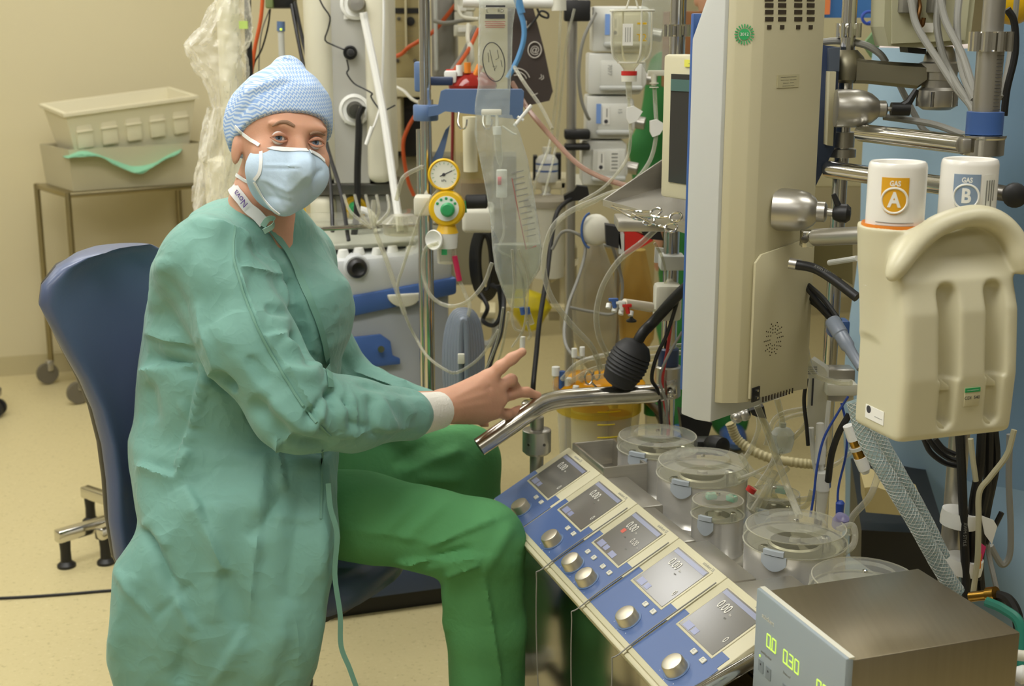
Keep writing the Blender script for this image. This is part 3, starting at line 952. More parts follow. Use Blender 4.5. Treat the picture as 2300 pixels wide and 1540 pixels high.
text('Nova', 0.0165, face_frame(lp_[2] + Vector((0.0, -0.0045, 0.001)), xd_, -wl_d), mat('purple_print', '#5a3a86', 0.7), lanyard)
# cuff
cp = pxs((905, 931, 2.36), (930, 930, 2.385), (958, 926, 2.42), (985, 921, 2.455))
cv = MB().tube(catmull(cp, 4), 0.04, 20, rads=list(np.interp(np.linspace(0, 1, 13), [0, 0.5, 1], [0.041, 0.040, 0.036]))).build('knitted_cuff', CUFF, man, label='white knitted cuff')
MB().tube(catmull(pxs((945, 911, 2.62), (975, 915, 2.63)), 4), 0.034, 16).build('knitted_cuff', CUFF, man)
# ------------------------------------------------------------------ heart-lung machine: pump row
def pprism(mb, poly, D, ext, slope=None):
    """outline standing at distance D, given real thickness along ext"""
    p0 = [px(u, v, D) for u, v in poly]
    e = Vector(ext)
    n = len(p0)
    vs = p0 + [p + e for p in p0]
    fs = [tuple(range(n)), tuple(reversed(range(n, 2 * n)))] + [(i, i + n, (i + 1) % n + n, (i + 1) % n) for i in range(n)]
    return mb.add(vs, fs)
BLUEP = mat('panel_blue', '#4a6496', 0.38, var=0.03, vs=4)
SCREEN = mat('grey_lcd', '#6e6c66', 0.14, var=0.05, vs=5)
SCRBAR = mat('lcd_status_bar', '#8b90a8', 0.2)
SCRTAB = mat('lcd_tab', '#8d93b4', 0.25)
LCDTXT = mat('lcd_digits', '#e3e0d6', 0.4)
LCDRED = mat('lcd_red_field', '#cf5138', 0.3)
KNOB = mat('satin_knob', '#cdc6b2', 0.36, 0.85)
PW, PZ0, PZ1, PX1 = 0.178, 0.60, 0.70, -0.172

cab = thing('pump_console_base', 'brushed steel base cabinet under the row of pump controls', 'cabinet', ROW @ Vector((0.1, -0.45, 0)))
GLOSS = mat('polished_steel_front', '#a9a59a', 0.16, 1.0, var=0.05, vs=3, aniso=(1, 1, 12))
MB(ROW).box((0.115, -0.52, 0.335), (0.47, 1.10, 0.49), 0.02).build('body', GLOSS, cab)
MB(ROW).box((0.17, -0.52, 0.60), (0.36, 1.10, 0.035), 0.006).build('deck', MT['steel'], cab)
MB(ROW).box((0.115, -0.52, 0.075), (0.40, 1.02, 0.03)).build('plinth', MT['black'], cab)
for sx in (-0.08, 0.31):
    for sy in (-0.05, -1.0):
        MB(ROW).cyl((sx - 0.012, sy, 0.03), (sx + 0.012, sy, 0.03), 0.03, n=16).build('castor', MT['rubber'], cab)
# dark foot rail in front of the cabinet
rail = MB().tube(catmull([ROW @ Vector(p) for p in ((-0.16, 0.02, 0.2), (-0.19, -0.3, 0.2), (-0.19, -1.0, 0.2))], 6), 0.017, 12).build('foot_rail', MT['black'], cab)
MB().cyl(px(1560, 1560, 1.70), px(1712, 1470, 1.80), 0.011, n=14).build('grab_rail', MT['chrome'], cab)

def panel(k, lab, knobs=1, nums=('0.00', '0')):
    o = ROW @ Vector((0, -PW * k, PZ1))
    xd, yd = E1, (E2 * -PX1 + ZZ * (PZ1 - PZ0)).normalized()
    L = math.hypot(PX1, PZ1 - PZ0)
    Mx = face_frame(o - yd * L, xd, yd)          # x 0..PW across, y 0..L up the slope, z out of the face
    t = thing('pump_control_panel', lab, 'control panel', o - ZZ * 0.12, 'sloping pump control panels')
    g = 0.0012
    MB(Mx).box((PW / 2, L / 2, -0.011), (PW - g, L, 0.022), 0.003).build('faceplate', MT['beige_panel'], t)
    f = [(0.012, 0.05), (0.988, 0.05), (0.988, 0.40), (0.955, 0.40), (0.955, 0.52), (0.115, 0.52), (0.115, 0.565), (0.012, 0.565)]
    MB(Mx).prism([(a * PW, b * L) for a, b in f], 0.0, 0.0007, 'xy').build('blue_field', BLUEP, t, smooth=False)
    x0, x1, y0, y1 = 0.15 * PW, 0.79 * PW, 0.45 * L, 0.92 * L
    MB(Mx).box(((x0 + x1) / 2, (y0 + y1) / 2, 0.0004), (x1 - x0 + 0.010, y1 - y0 + 0.010, 0.0022), 0.0008).build('screen_surround', MT['beige_panel'], t)
    MB(Mx).box(((x0 + x1) / 2, (y0 + y1) / 2, 0.0008), (x1 - x0 + 0.002, y1 - y0 + 0.002, 0.0018)).build('screen_edge', MT['darksteel'], t, smooth=False)
    s = MB(Mx).box(((x0 + x1) / 2, (y0 + y1) / 2, 0.0012), (x1 - x0, y1 - y0, 0.0014)).build('screen', SCREEN, t, smooth=False)
    zt = 0.0021
    MB(Mx).box(((x0 + x1) / 2, y1 - 0.006, zt), (x1 - x0 - 0.003, 0.008, 0.0004)).build('status_bar', SCRBAR, s, smooth=False)
    MB(Mx).box((x0 + 0.019, y0 + 0.008, zt), (0.022, 0.013, 0.0004), 0.001).build('touch_key', SCRTAB, s, smooth=False)
    MB(Mx).box((x0 + 0.041, y0 + 0.008, zt), (0.015, 0.011, 0.0004), 0.001).build('touch_key', SCRTAB, s, smooth=False)
    def T(tx, size, x, y, m=LCDTXT, squash=0.8, al='CENTER'):
        return text(tx, size, Mx @ Matrix.Translation((x, y, zt + 0.0004)), m, s, 'digits', 0.0001, al, squash)
    T(nums[0], 0.024, x0 + 0.036, y1 - 0.026)
    T('l/m', 0.006, x0 + 0.062, y1 - 0.030)
    if len(nums) > 2:
        T(nums[1], 0.017, x0 + 0.083, y1 - 0.045)
        T('l/m', 0.005, x0 + 0.104, y1 - 0.049)
        MB(Mx).box((x0 + 0.028, y0 + 0.052, zt), (0.011, 0.010, 0.0004), 0.002).build('red_indicator', LCDRED, s, smooth=False)
        MB(Mx).box((x0 + 0.072, y0 + 0.006, zt), (0.022, 0.011, 0.0004), 0.001).build('touch_key', SCRTAB, s, smooth=False)
        T('rpm', 0.005, x0 + 0.05, y0 + 0.045, MT['inkgrey']); T('rpm', 0.005, x0 + 0.085, y0 + 0.030, MT['inkgrey'])
    else:
        T(nums[1], 0.017, x1 - 0.010, y0 + 0.030)
        T('rpm', 0.005, x0 + 0.060, y0 + 0.055, MT['inkgrey'])
    text('stöckert S5', 0.0085, Mx @ Matrix.Translation((0.70 * PW if k else 0.40 * PW, 0.962 * L, 0.0002)), MT['inkgrey'], t, 'maker_mark', 0.0001, 'CENTER', 0.95)
    kn = [(0.65, 0.18)] if knobs == 1 else [(0.29, 0.165), (0.68, 0.16)]
    bt = [(0.60, 0.37), (0.77, 0.37)] if knobs == 1 else [(0.235, 0.345), (0.40, 0.345), (0.635, 0.345), (0.80, 0.345)]
    for (a, b) in kn:
        q = Mx @ Vector((a * PW, b * L, 0))
        nrm = (Mx.to_3x3() @ Vector((0, 0, 1)))
        h = MB().lathe([(0.0190, 0), (0.0190, 0.002), (0.0184, 0.003), (0.0180, 0.0155), (0.0165, 0.0178), (0.0150, 0.0183), (0.0001, 0.0186)], q, nrm, 28).build('knob', KNOB, t)
        MB().lathe([(0.0222, 0.0006), (0.0222, 0.0016), (0.02, 0.002)], q, nrm, 28).build('knob_ring', MT['bluegrey'], h)
        for a2 in (-0.022, 0.002, 0.024):
            text('•', 0.006, Mx @ Matrix.Translation((a * PW + a2, b * L - 0.026 + abs(a2) * 0.3, 0.001)), MT['white'], t, 'scale_mark', 0.0001)
    for (a, b) in bt:
        bq = MB(Mx).box((a * PW, b * L, 0.0015), (0.0125, 0.0095, 0.003), 0.0012).build('button', MT['offwhite'], t)
        text('↻', 0.006, Mx @ Matrix.Translation((a * PW, b * L, 0.0032)), MT['inkgrey'], bq, 'button_symbol', 0.0001)
    MB(Mx).box((PW / 2, -0.004, -0.012), (PW - g, 0.010, 0.020), 0.004).build('lower_lip', MT['beige_panel'], t)
panel(0, 'sloping pump control panel farthest from the camera, right of the green knee')
panel(1, 'second pump control panel from the far end, half hidden by the knee')
panel(2, 'pump control panel with two knobs and a red field on its screen', 2, ('0.00', '0.00', ''))
panel(3, 'fourth pump control panel, between the two-knob panel and the nearest one')
panel(4, 'nearest sloping pump control panel, beside the steel box with green digits')
for i, (a, b, c) in enumerate([((1228, 1272), (1203, 1345), (1196, 1440)), ((1314, 1363), (1288, 1440), (1272, 1545)), ((1407, 1462), (1388, 1505), (1380, 1545))]):
    cable('sensor_lead', [ROW @ Vector((-0.02, -PW * (i + 2), 0.687)) + ZZ * 0.006, ROW @ Vector((-0.176, -PW * (i + 2), 0.597)) + ZZ * 0.004, ROW @ Vector((-0.196, -PW * (i + 2), 0.56)), ROW @ Vector((-0.19, -PW * (i + 2) - 0.01, 0.30)), ROW @ Vector((-0.155, -PW * (i + 2) - 0.02, 0.14))], 0.0012, MT['greycable'], cab)

# steel housings behind the panels
hb = thing('instrument_tray', 'open steel box tray behind the farthest pump control panel', 'tray', ROW @ Vector((0.05, -0.09, 0.62)))
for nm, c, d in (('tray_floor', (0.052, -0.092, 0.655), (0.092, 0.17, 0.006)), ('tray_wall', (0.008, -0.092, 0.665), (0.006, 0.17, 0.09)), ('tray_wall', (0.097, -0.092, 0.665), (0.006, 0.17, 0.09)),
                 ('tray_wall', (0.052, -0.009, 0.665), (0.092, 0.006, 0.09)), ('tray_wall', (0.052, -0.176, 0.665), (0.092, 0.006, 0.09))):
    MB(ROW).box(c, d, 0.0015).build(nm, MT['steel'], hb)
for k, w in ((1, 0.05), (2, 0.03), (3, 0.05), (4, 0.11)):
    MB(ROW).box((w / 2 + 0.004, -PW * (k + 0.5), 0.655), (w, PW - 0.004, 0.07), 0.004).build('motor_housing', MT['steel'], cab)

# roller pumps
LATCH = mat('latch_grey', '#aeb6bd', 0.35)
ROTOR = mat('rotor_satin', '#b9b5a6', 0.4, 0.7)
DRUM = mat('drum_steel', '#dddbd5', 0.27, 0.6, var=0.06, vs=4, aniso=(1, 1, 30))
FOAM = mat('green_tube_insert', '#8fd0b8', 0.5)
def pump(x, y, r, lab, ztop=0.737, zdrum=0.711, insert=False):
    c = ROW @ Vector((x, y, 0))
    t = thing('roller_pump', lab, 'pump', c + ZZ * 0.617, 'roller pumps behind the control panels')
    MB().lathe([(r * 1.05, 0.617), (r * 1.06, 0.628), (r * 1.01, 0.634), (r * 0.985, 0.640), (r * 0.985, zdrum), (r * 0.93, zdrum), (r * 0.93, zdrum - 0.028), (0.0001, zdrum - 0.028)], c, ZZ, 48).build('drum', DRUM, t)
    MB().lathe([(r * 0.52, zdrum - 0.028), (r * 0.52, zdrum - 0.003), (r * 0.48, zdrum), (r * 0.12, zdrum), (r * 0.10, zdrum + 0.006), (0.0001, zdrum + 0.007)], c, ZZ, 32).build('rotor', ROTOR, t)
    for a in (20, 200):
        q = c + Vector((math.cos(RAD(a)), math.sin(RAD(a)), 0)) * r * 0.68
        MB().lathe([(r * 0.12, zdrum - 0.027), (r * 0.12, zdrum - 0.002), (r * 0.08, zdrum)], q, ZZ, 16).build('roller', MT['chrome'], t)
    # pump tube lying in the race
    arc = [c + Vector((math.cos(RAD(a)), math.sin(RAD(a)), 0)) * r * 0.86 + ZZ * (zdrum - 0.012) for a in range(-150, 80, 12)]
    MB().tube(arc, min(0.006, r * 0.07), 10).build('pump_tube', MT['clear'], t)
    lidm = MB().lathe([(r * 1.0, zdrum), (r * 1.005, ztop - 0.006), (r * 0.96, ztop), (r * 0.62, ztop), (r * 0.58, ztop + 0.008), (r * 0.08, ztop + 0.009), (0.0001, ztop + 0.009)], c, ZZ, 48)
    lid = lidm.build('lid', MT['clearlid'], t)
    MB().tube([c + Vector((math.cos(RAD(a)), math.sin(RAD(a)), 0)) * r + ZZ * (zdrum + 0.001) for a in range(0, 360, 8)], 0.0016, 6, True).build('lid_rim', MT['clear'], lid)
    MB().tube([c + Vector((math.cos(RAD(a)), math.sin(RAD(a)), 0)) * r * 0.96 + ZZ * (ztop) for a in range(0, 360, 8)], 0.0012, 6, True).build('lid_rim', MT['clear'], lid)
    MB().lathe([(0.004, ztop + 0.009), (0.004, ztop + 0.012), (0.0001, ztop + 0.013)], c, ZZ, 12).build('pivot', MT['chrome'], lid)
    # latch at the front left of the drum
    d = (-E2 * 0.80 + E1 * 0.60).normalized(); sd = Vector((-d.y, d.x, 0))
    w = min(0.042, r * 0.62)
    lt = MB()
    n = 8
    rings = []
    for i in range(n + 1):
        a = (i / n - 0.5) * w / r
        dd = d * math.cos(a) + sd * math.sin(a)
        hh = 0.012 + 0.012 * (1 - (2 * i / n - 1) ** 2)
        rings.append([c + dd * r * 0.985 + ZZ * (zdrum + 0.002), c + dd * (r + 0.004) + ZZ * (zdrum + 0.002), c + dd * (r + 0.004) + ZZ * (zdrum - hh), c + dd * r * 0.985 + ZZ * (zdrum - hh)])
    lt.loft(rings).build('latch', LATCH, t)
    rings = []
    for i in range(n + 1):
        a = (i / n - 0.5) * w * 0.8 / r
        dd = d * math.cos(a) + sd * math.sin(a)
        rings.append([c + dd * r * 0.97 + ZZ * (zdrum + 0.004), c + dd * (r + 0.006) + ZZ * (zdrum + 0.004), c + dd * (r + 0.006) + ZZ * (zdrum + 0.012), c + dd * r * 0.97 + ZZ * (zdrum + 0.012)])
    MB().loft(rings).build('latch_bar', LATCH, t)
    if insert:
        for a in insert:
            q = c + Vector((math.cos(RAD(a)), math.sin(RAD(a)), 0)) * r * 0.80
            MB(frame(q + ZZ * (ztop - 0.006), RAD(a))).box((0, 0, 0), (r * 0.28, r * 0.42, 0.012), 0.003).build('tube_insert', FOAM, t)
    return t
pump(0.158, -0.095, 0.082, 'clear-lidded roller pump nearest the chrome mast, behind the open steel tray')
pump(0.172, -0.273, 0.088, 'large clear-lidded roller pump second from the far end')
pump(0.112, -0.456, 0.047, 'small roller pump with green tube inserts under its lid', 0.728, 0.700, insert=(40, 100))
pump(0.225, -0.456, 0.047, 'small roller pump behind its twin, beside the bunched clear tubes', 0.728, 0.700, insert=(60,))
pump(0.165, -0.635, 0.086, 'large clear-lidded roller pump behind the fourth control panel')
pump(0.185, -0.812, 0.084, 'roller pump with a low clear lid half hidden by the steel display box', 0.715, 0.690)
MB(ROW).box((0.112, -0.456, 0.622), (0.13, 0.13, 0.02), 0.006).build('pump_base', MT['steel'], cab)

# steel display box with green digits
sb = thing('display_box', 'brushed steel box with green digits on its grey front plate', 'device', ROW @ Vector((0.065, -1.05, 0.55)))
BX0, BX1, BY0, BY1, BZ = -0.062, 0.190, -0.938, -1.162, 0.78
BOXM = mat('dull_brushed_steel', '#aaa08a', 0.34, 0.88, var=0.08, vs=4, aniso=(40, 1, 1))
MB(ROW).box(((BX0 + BX1) / 2, (BY0 + BY1) / 2, BZ - 0.11), (BX1 - BX0, BY0 - BY1, 0.22), 0.0025).build('casing', BOXM, sb)
MB(ROW).box((BX1 * 0.5, -1.05, 0.555), (0.16, 0.2, 0.02)).build('foot', MT['black'], sb)
fo = ROW @ Vector((BX0 - 0.006, BY0 + 0.002, BZ + 0.004))
Mf = face_frame(fo, E1, ZZ)                   # x along the plate towards the camera, y up
PLG = mat('grey_front_plate', '#98a3a8', 0.4)
MB(Mf).box((0.114, -0.112, 0.0), (0.230, 0.226, 0.012), 0.003).build('front_plate', PLG, sb)
MB(Mf).box((0.114, 0.0, -0.003), (0.229, 0.003, 0.008)).build('plate_edge', MT['offwhite'], sb)
LED = mat('green_led_digit', '#c9e86a', 0.4, emit='#bfe85a', es=0.6)
def seg(sx, sy, ch, h=0.0185):
    w = h * 0.52
    segs = {'0': 'abcdef', '3': 'abgcd', '1': 'bc', '2': 'abged'}[ch]
    P = {'a': (0, h / 2, w, 0.0017), 'd': (0, -h / 2, w, 0.0017), 'g': (0, 0, w, 0.0017), 'b': (w / 2, h / 4, 0.0017, h / 2), 'c': (w / 2, -h / 4, 0.0017, h / 2), 'f': (-w / 2, h / 4, 0.0017, h / 2), 'e': (-w / 2, -h / 4, 0.0017, h / 2)}
    return [(sx + P[q][0], sy + P[q][1], P[q][2], P[q][3]) for q in segs]
def digits(s, x, y):
    b = MB(Mf)
    for ch in s:
        if ch == '.':
            b.box((x - 0.0073, y - 0.0092, 0.0064), (0.0024, 0.0024, 0.001)); continue
        for q in seg(x, y, ch): b.box((q[0], q[1], 0.0064), (q[2], q[3], 0.001))
        x += 0.0150
    b.build('digits', LED, sb, smooth=False)
digits('0.0', 0.040, -0.062); digits('0.30', 0.086, -0.064); digits('0.00', 0.172, -0.066)
text('stöckert', 0.010, Mf @ Matrix.Translation((0.035, -0.032, 0.0063)), MT['offwhite'], sb, 'maker_mark', 0.0001)
for (x, s_) in ((0.035, 'mmHg mbar'), (0.092, 'l/min m²'), (0.172, 'FiO2')):
    text(s_, 0.006, Mf @ Matrix.Translation((x, -0.084 - x * 0.04, 0.0063)), MT['inkgrey'], sb, 'caption', 0.0001)
for (x, y) in ((0.022, -0.108), (0.043, -0.109), (0.090, -0.112), (0.112, -0.113), (0.145, -0.116), (0.170, -0.118)):
    bb = MB(Mf).box((x, y, 0.0064), (0.014, 0.018, 0.001), 0.0005).build('key', mat('grey_key', '#7e888d', 0.5) if 'grey_key' not in bpy.data.materials else bpy.data.materials['grey_key'], sb, smooth=False)
    text('▪', 0.010, Mf @ Matrix.Translation((x, y + 0.003, 0.0072)), MT['ink'], bb, 'key_symbol', 0.0001)
MB(Mf).box((0.018, -0.094, 0.0064), (0.003, 0.003, 0.001)).build('indicator', LED, sb, smooth=False)

# mast with fittings
mast = thing('mast', 'chrome mast rising behind the far pump with clamps and collars', 'pole', px(1497, 960, 2.75) * 1.0)
mb0 = px(1497, 960, 2.75)
def mz(v): return px(1510, v, 2.75).z
MB().cyl((mb0.x, mb0.y, 0.60), (mb0.x, mb0.y, 2.1), 0.0165, n=20).build('pole', MT['chrome'], mast)
def collar(v0, v1, r, m, name='collar', par=mast, base=mb0):
    return MB().lathe([(r - 0.003, 0), (r, 0.003), (r, mz(v0) - mz(v1) - 0.003), (r - 0.003, mz(v0) - mz(v1))], (base.x, base.y, mz(v1)), ZZ, 24).build(name, m, par)
collar(820, 890, 0.028, MT['satin']); collar(780, 822, 0.022, MT['darkblue'], 'blue_ring')
c0 = collar(55, 82, 0.023, MT['chrome'], 'knurled_collar')
for a in range(0, 360, 45):
    q = Vector((mb0.x + 0.023 * math.cos(RAD(a)), mb0.y + 0.023 * math.sin(RAD(a)), mz(82)))
    MB().cyl(q, q + ZZ * (mz(55) - mz(82)), 0.006, n=8).build('grip_rib', MT['chrome'], c0)
MB().box((mb0.x + 0.004, mb0.y - 0.018, (mz(845) + mz(880)) / 2), (0.026, 0.02, mz(845) - mz(880)), 0.003).build('clip', MT['chrome'], mast)
MB().lathe([(0.008, 0), (0.008, 0.012), (0.004, 0.014)], (mb0.x + 0.002, mb0.y - 0.036, mz(872)), (0, -1, 0), 14).build('bolt', MT['chrome'], mast)
MB().box((mb0.x, mb0.y - 0.006, (mz(570) + mz(602)) / 2), (0.05, 0.05, mz(570) - mz(602)), 0.003).build('grey_clamp', MT['greyplastic'], mast)
# push handle: level bent bar
zb = px(1206, 925, 2.66).z
hand_pts = pxs((1076, 1004, 2.60), (1110, 981, 2.61), (1150, 953, 2.62), (1190, 925, 2.635), (1222, 906, 2.65), (1262, 896, 2.66), (1320, 891, 2.67), (1400, 887, 2.69), (1486, 882, 2.71))
hd = MB().tube(catmull(hand_pts, 6), 0.0195, 20).build('push_handle', mat('polished_bar', '#cbc7bd', 0.2, 1.0), label='bent brushed steel push handle in front of the pointing hand', cat='handle')
he = hand_pts[0]
MB().lathe([(0.0165, 0), (0.0165, 0.004)], he + (he - hand_pts[1]).normalized() * 0.0005, (hand_pts[1] - he), 20).build('hollow_end', MT['darksteel'], hd)
# handle post with clamp
pp = atz(1206, 925, zb)
po = thing('handle_post', 'short steel post and clamp carrying the bent push handle', 'post', Vector((pp.x, pp.y, 0.0)))
MB().cyl((pp.x, pp.y, 0.05), (pp.x, pp.y, zb - 0.01), 0.0145, n=18).build('post', MT['satin'], po)
z1, z0 = px(1200, 963, pp.y).z, px(1200, 1018, pp.y).z
cl = MB().lathe([(0.024, 0), (0.030, 0.006), (0.030, z1 - z0 - 0.002), (0.026, z1 - z0)], (pp.x, pp.y, z0), ZZ, 28).build('clamp', MT['satin'], po)
for a in (-125, -60):
    q = Vector((pp.x + 0.030 * math.cos(RAD(a)), pp.y + 0.030 * math.sin(RAD(a)), (z0 + z1) / 2))
    MB().lathe([(0.003, 0), (0.003, 0.001), (0.0001, 0.0012)], q, (math.cos(RAD(a)), math.sin(RAD(a)), 0), 10).build('screw', MT['darksteel'], cl)
MB().lathe([(0.016, 0), (0.018, 0.004), (0.018, 0.014), (0.014, 0.017), (0.0001, 0.018)], (pp.x - 0.014, pp.y + 0.01, zb + 0.004), ZZ, 20).build('release_knob', MT['chrome'], po)
MB().box((pp.x, pp.y, 0.025), (0.2, 0.06, 0.05), 0.01).build('foot', MT['darksteel'], po)

# bellows lamp on a gooseneck
lp0, lp1 = px(1428, 778, 2.685), px(1386, 862, 2.685)
ax = lp1 - lp0
gl = thing('gooseneck_lamp', 'black rubber bellows lamp head on a gooseneck resting on the handle', 'lamp', lp1)
pr = [(0.012, -0.012), (0.026, -0.006), (0.033, 0.004)]
for i in range(7):
    h = 0.010 + i * 0.0075
    r = 0.034 + 0.005 * math.sin(math.pi * (i + 1) / 8)
    pr += [(r, h), (r + 0.0016, h + 0.003), (r - 0.0006, h + 0.0055)]
pr += [(0.034, 0.066), (0.031, 0.078), (0.020, 0.084), (0.008, 0.086), (0.006, 0.094), (0.0001, 0.095)]
MB().lathe([(a * 1.08, b * 1.08) for a, b in pr], lp0, ax, 36).build('bellows_head', MT['rubber'], gl)
MB().tube(catmull([lp0 - ax.normalized() * -0.004, lp0 - ax.normalized() * 0.03] + pxs((1470, 720, 2.70), (1530, 655, 2.66), (1600, 600, 2.62)), 8), 0.0115, 14).build('gooseneck', MT['black'], gl)

# cables down the mast
rc = mat('red_cable', '#b3302c', 0.5)
for i, (pts, r, m, lab) in enumerate([
    (((1530, 650, 2.70), (1512, 700, 2.70), (1500, 780, 2.70), (1488, 850, 2.70), (1492, 900, 2.70), (1502, 950, 2.71), (1500, 985, 2.72)), 0.0035, rc, 'thin red cable running down the chrome mast'),
    (((1525, 665, 2.68), (1500, 745, 2.68), (1475, 800, 2.68), (1464, 850, 2.68), (1478, 880, 2.69), (1485, 950, 2.71)), 0.004, MT['black'], 'thick black cable looped beside the chrome mast'),
    (((1532, 745, 2.67), (1500, 800, 2.67), (1482, 850, 2.67), (1495, 900, 2.68), (1500, 960, 2.7)), 0.0028, MT['greycable'], 'thin grey cable down the chrome mast')]):
    cable('cable', pts, r, m, None, lab, 'cable')

# big console display seen from behind and the side
DO = px(1596, 946, 2.07)
DM = frame(DO, RAD(46))
def dz(v): return px(1600, v, 2.07).z - DO.z
dsp = thing('console_display', 'tall beige touch screen console seen from its side and back', 'display', DO)
ztp = 0.70
MB(DM).prism([(0.060, 0.0), (0.060, dz(88)), (0.020, ztp), (0.0, ztp), (0.0, -0.002), (0.03, -0.004)], 0.0, 0.226, 'yz', bev=0.003).build('bezel', mat('pale_grey_bezel', '#c8cac5', 0.42), dsp)
MB(DM).box((0.113, 0.063, 0.34), (0.220, 0.006, 0.60), 0.002).build('screen_rim', MT['blue'], dsp)
MB(DM).box((0.113, 0.0665, 0.34), (0.19, 0.002, 0.50)).build('screen', SCREEN, dsp, smooth=False)
bc = [(0.008, 0.0), (0.012, -0.012), (0.030, -0.030), (0.050, -0.038), (0.220, -0.038), (0.220, 0.0)]
MB(DM).prism(bc, 0.030, ztp, 'xy', bev=0.0015).build('back_cover', MT['beige'], dsp)
zst = dz(575)
MB(DM).prism([(0.046, 0.036), (0.218, 0.020), (0.218, zst + 0.012), (0.062, zst), (0.046, zst - 0.012)], -0.0385, -0.043, 'xz', bev=0.001).build('lower_cover', MT['beige'], dsp)
# vent slots
def db(u, v, y=-0.0385):
    """display-frame x,z of a pixel on the back plane"""
    o = Vector((0, 0, CAMZ)); d = px(u, v, 1.0) - o
    Mi = DM.inverted()
    ol, dl = Mi @ o, Mi.to_3x3() @ d
    t = (y - ol.y) / dl.y
    return ol.x + dl.x * t, ol.z + dl.z * t
SLOT = mat('vent_shadow', '#3a3020', 0.9)
for col_u in (1728, 1757, 1793, 1821):
    for row_v in (-20, -2, 12, 27, 43, 61):
        x, z = db(col_u, row_v)
        wx = 0.036 if row_v < 55 else 0.018
        MB(DM).box((x, -0.0375, z), (wx * 0.6, 0.003, 0.0065)).build('vent_slot', SLOT, dsp, smooth=False)
hole = MB(DM)
x0, z0 = db(1738, 761, -0.0435)
for rr, nn in ((0.018, 10), (0.027, 14), (0.036, 18), (0.044, 10)):
    for i in range(nn):
        a = 2 * math.pi * i / nn
        hole.cyl((x0 + rr * 0.62 * math.cos(a), -0.0425, z0 + rr * 0.62 * math.sin(a)), (x0 + rr * 0.62 * math.cos(a), -0.0437, z0 + rr * 0.62 * math.sin(a)), 0.0011, n=6)
tag(hole.build('speaker_holes', SLOT, dsp, smooth=False), kind='stuff')
sl = MB(DM)
for i in range(11):
    x, z = db(1714 + i * 6.6, 897 - i * 2.0, -0.0435)
    sl.box((x, -0.0432, z), (0.002, 0.002, 0.009))
tag(sl.build('bottom_slits', SLOT, dsp, smooth=False), kind='stuff')
x, z = db(1697, 885, -0.0435)
MB(DM).box((x, -0.0435, z), (0.022, 0.003, 0.024), 0.001).build('power_socket', MT['black'], dsp)
for dzv in (-0.006, 0.006): MB(DM).cyl((x + 0.002, -0.0445, z + dzv), (x + 0.002, -0.047, z + dzv), 0.0022, n=8).build('socket_pin', MT['chrome'], dsp)
x, z = db(1770, 182)
pl = MB(DM).box((x, -0.0388, z), (0.062, 0.0012, 0.020)).build('rating_plate', mat('rating_plate_beige', '#bdb692', 0.5), dsp, smooth=False)
for i, s_ in enumerate(('——— —— ———', '—— ——   — ——', '———   ——', '— ——— ——')):
    text(s_, 0.0052, DM @ face_frame((x, -0.0396, z + 0.0065 - i * 0.0045), (1, 0, 0), (0, 0, 1)), MT['ink'], pl, 'print', 0.0001)
# round green sticker on the side of the back cover
stk_x, stk_z = db(1684, 77, -0.021)
n0 = Vector((0.018, 0.018, 0)).normalized()
sM = DM @ face_frame((0.0208, -0.0218, stk_z), (0.7071, -0.7071, 0), (0, 0, 1))
sg = mat('sticker_green', '#37a763', 0.5)
st = MB(sM).lathe([(0.0085, 0.0004), (0.0001, 0.0006)], (0, 0, 0), ZZ, 24).build('inspection_sticker', sg, dsp)
text('2012', 0.0065, sM @ Matrix.Translation((0, 0, 0.0009)), MT['paper'], st, 'print', 0.0001)
for i in range(20):
    a = 2 * math.pi * i / 20
    MB(sM @ Matrix.Rotation(a, 4, 'Z')).box((0.0125, 0, 0.0004), (0.0055, 0.0016, 0.0006)).build('sticker_ray', sg, st, smooth=False)
# ball mount and cable entry
bo = px(1752, 470, 2.13); bd = Vector((0.80, -0.25, -0.02)).normalized()
bm_ = MB().lathe([(0.034, -0.01), (0.034, 0.016), (0.033, 0.03), (0.029, 0.044), (0.022, 0.054), (0.0165, 0.058), (0.0165, 0.070), (0.012, 0.073), (0.006, 0.074), (0.006, 0.082)], bo, bd, 32).build('ball_mount', MT['satin'], dsp)
kb = bo + bd * 0.082
MB().lathe([(0.006, 0), (0.011, 0.002), (0.015, 0.012), (0.015, 0.022), (0.010, 0.028), (0.0001, 0.029)], kb, bd, 18).build('knob', MT['black'], bm_)
MB().cyl(kb + bd * 0.014, kb + bd * 0.012 + Vector((-0.012, 0, 0.03)), 0.006, 0.004, 10).build('wing', MT['black'], bm_)
MB().lathe([(0.009, -0.004), (0.009, 0.014), (0.0075, 0.016)], px(1778, 592, 2.10), (0.9, -0.35, -0.1), 18).build('cable_gland', MT['satin'], dsp)
cable('cable_run', [(1788, 594, 2.09), (1830, 603, 2.08), (1875, 630, 2.06), (1925, 668, 2.03)], 0.0078, MT['black'], dsp, n=12)
text('AWM STYLE', 0.006, face_frame(px(1850, 607, 2.066), (0.85, -0.2, -0.42), (0.4, 0.2, 0.9)), MT['inkgrey'], dsp, 'cable_print', 0.0001)

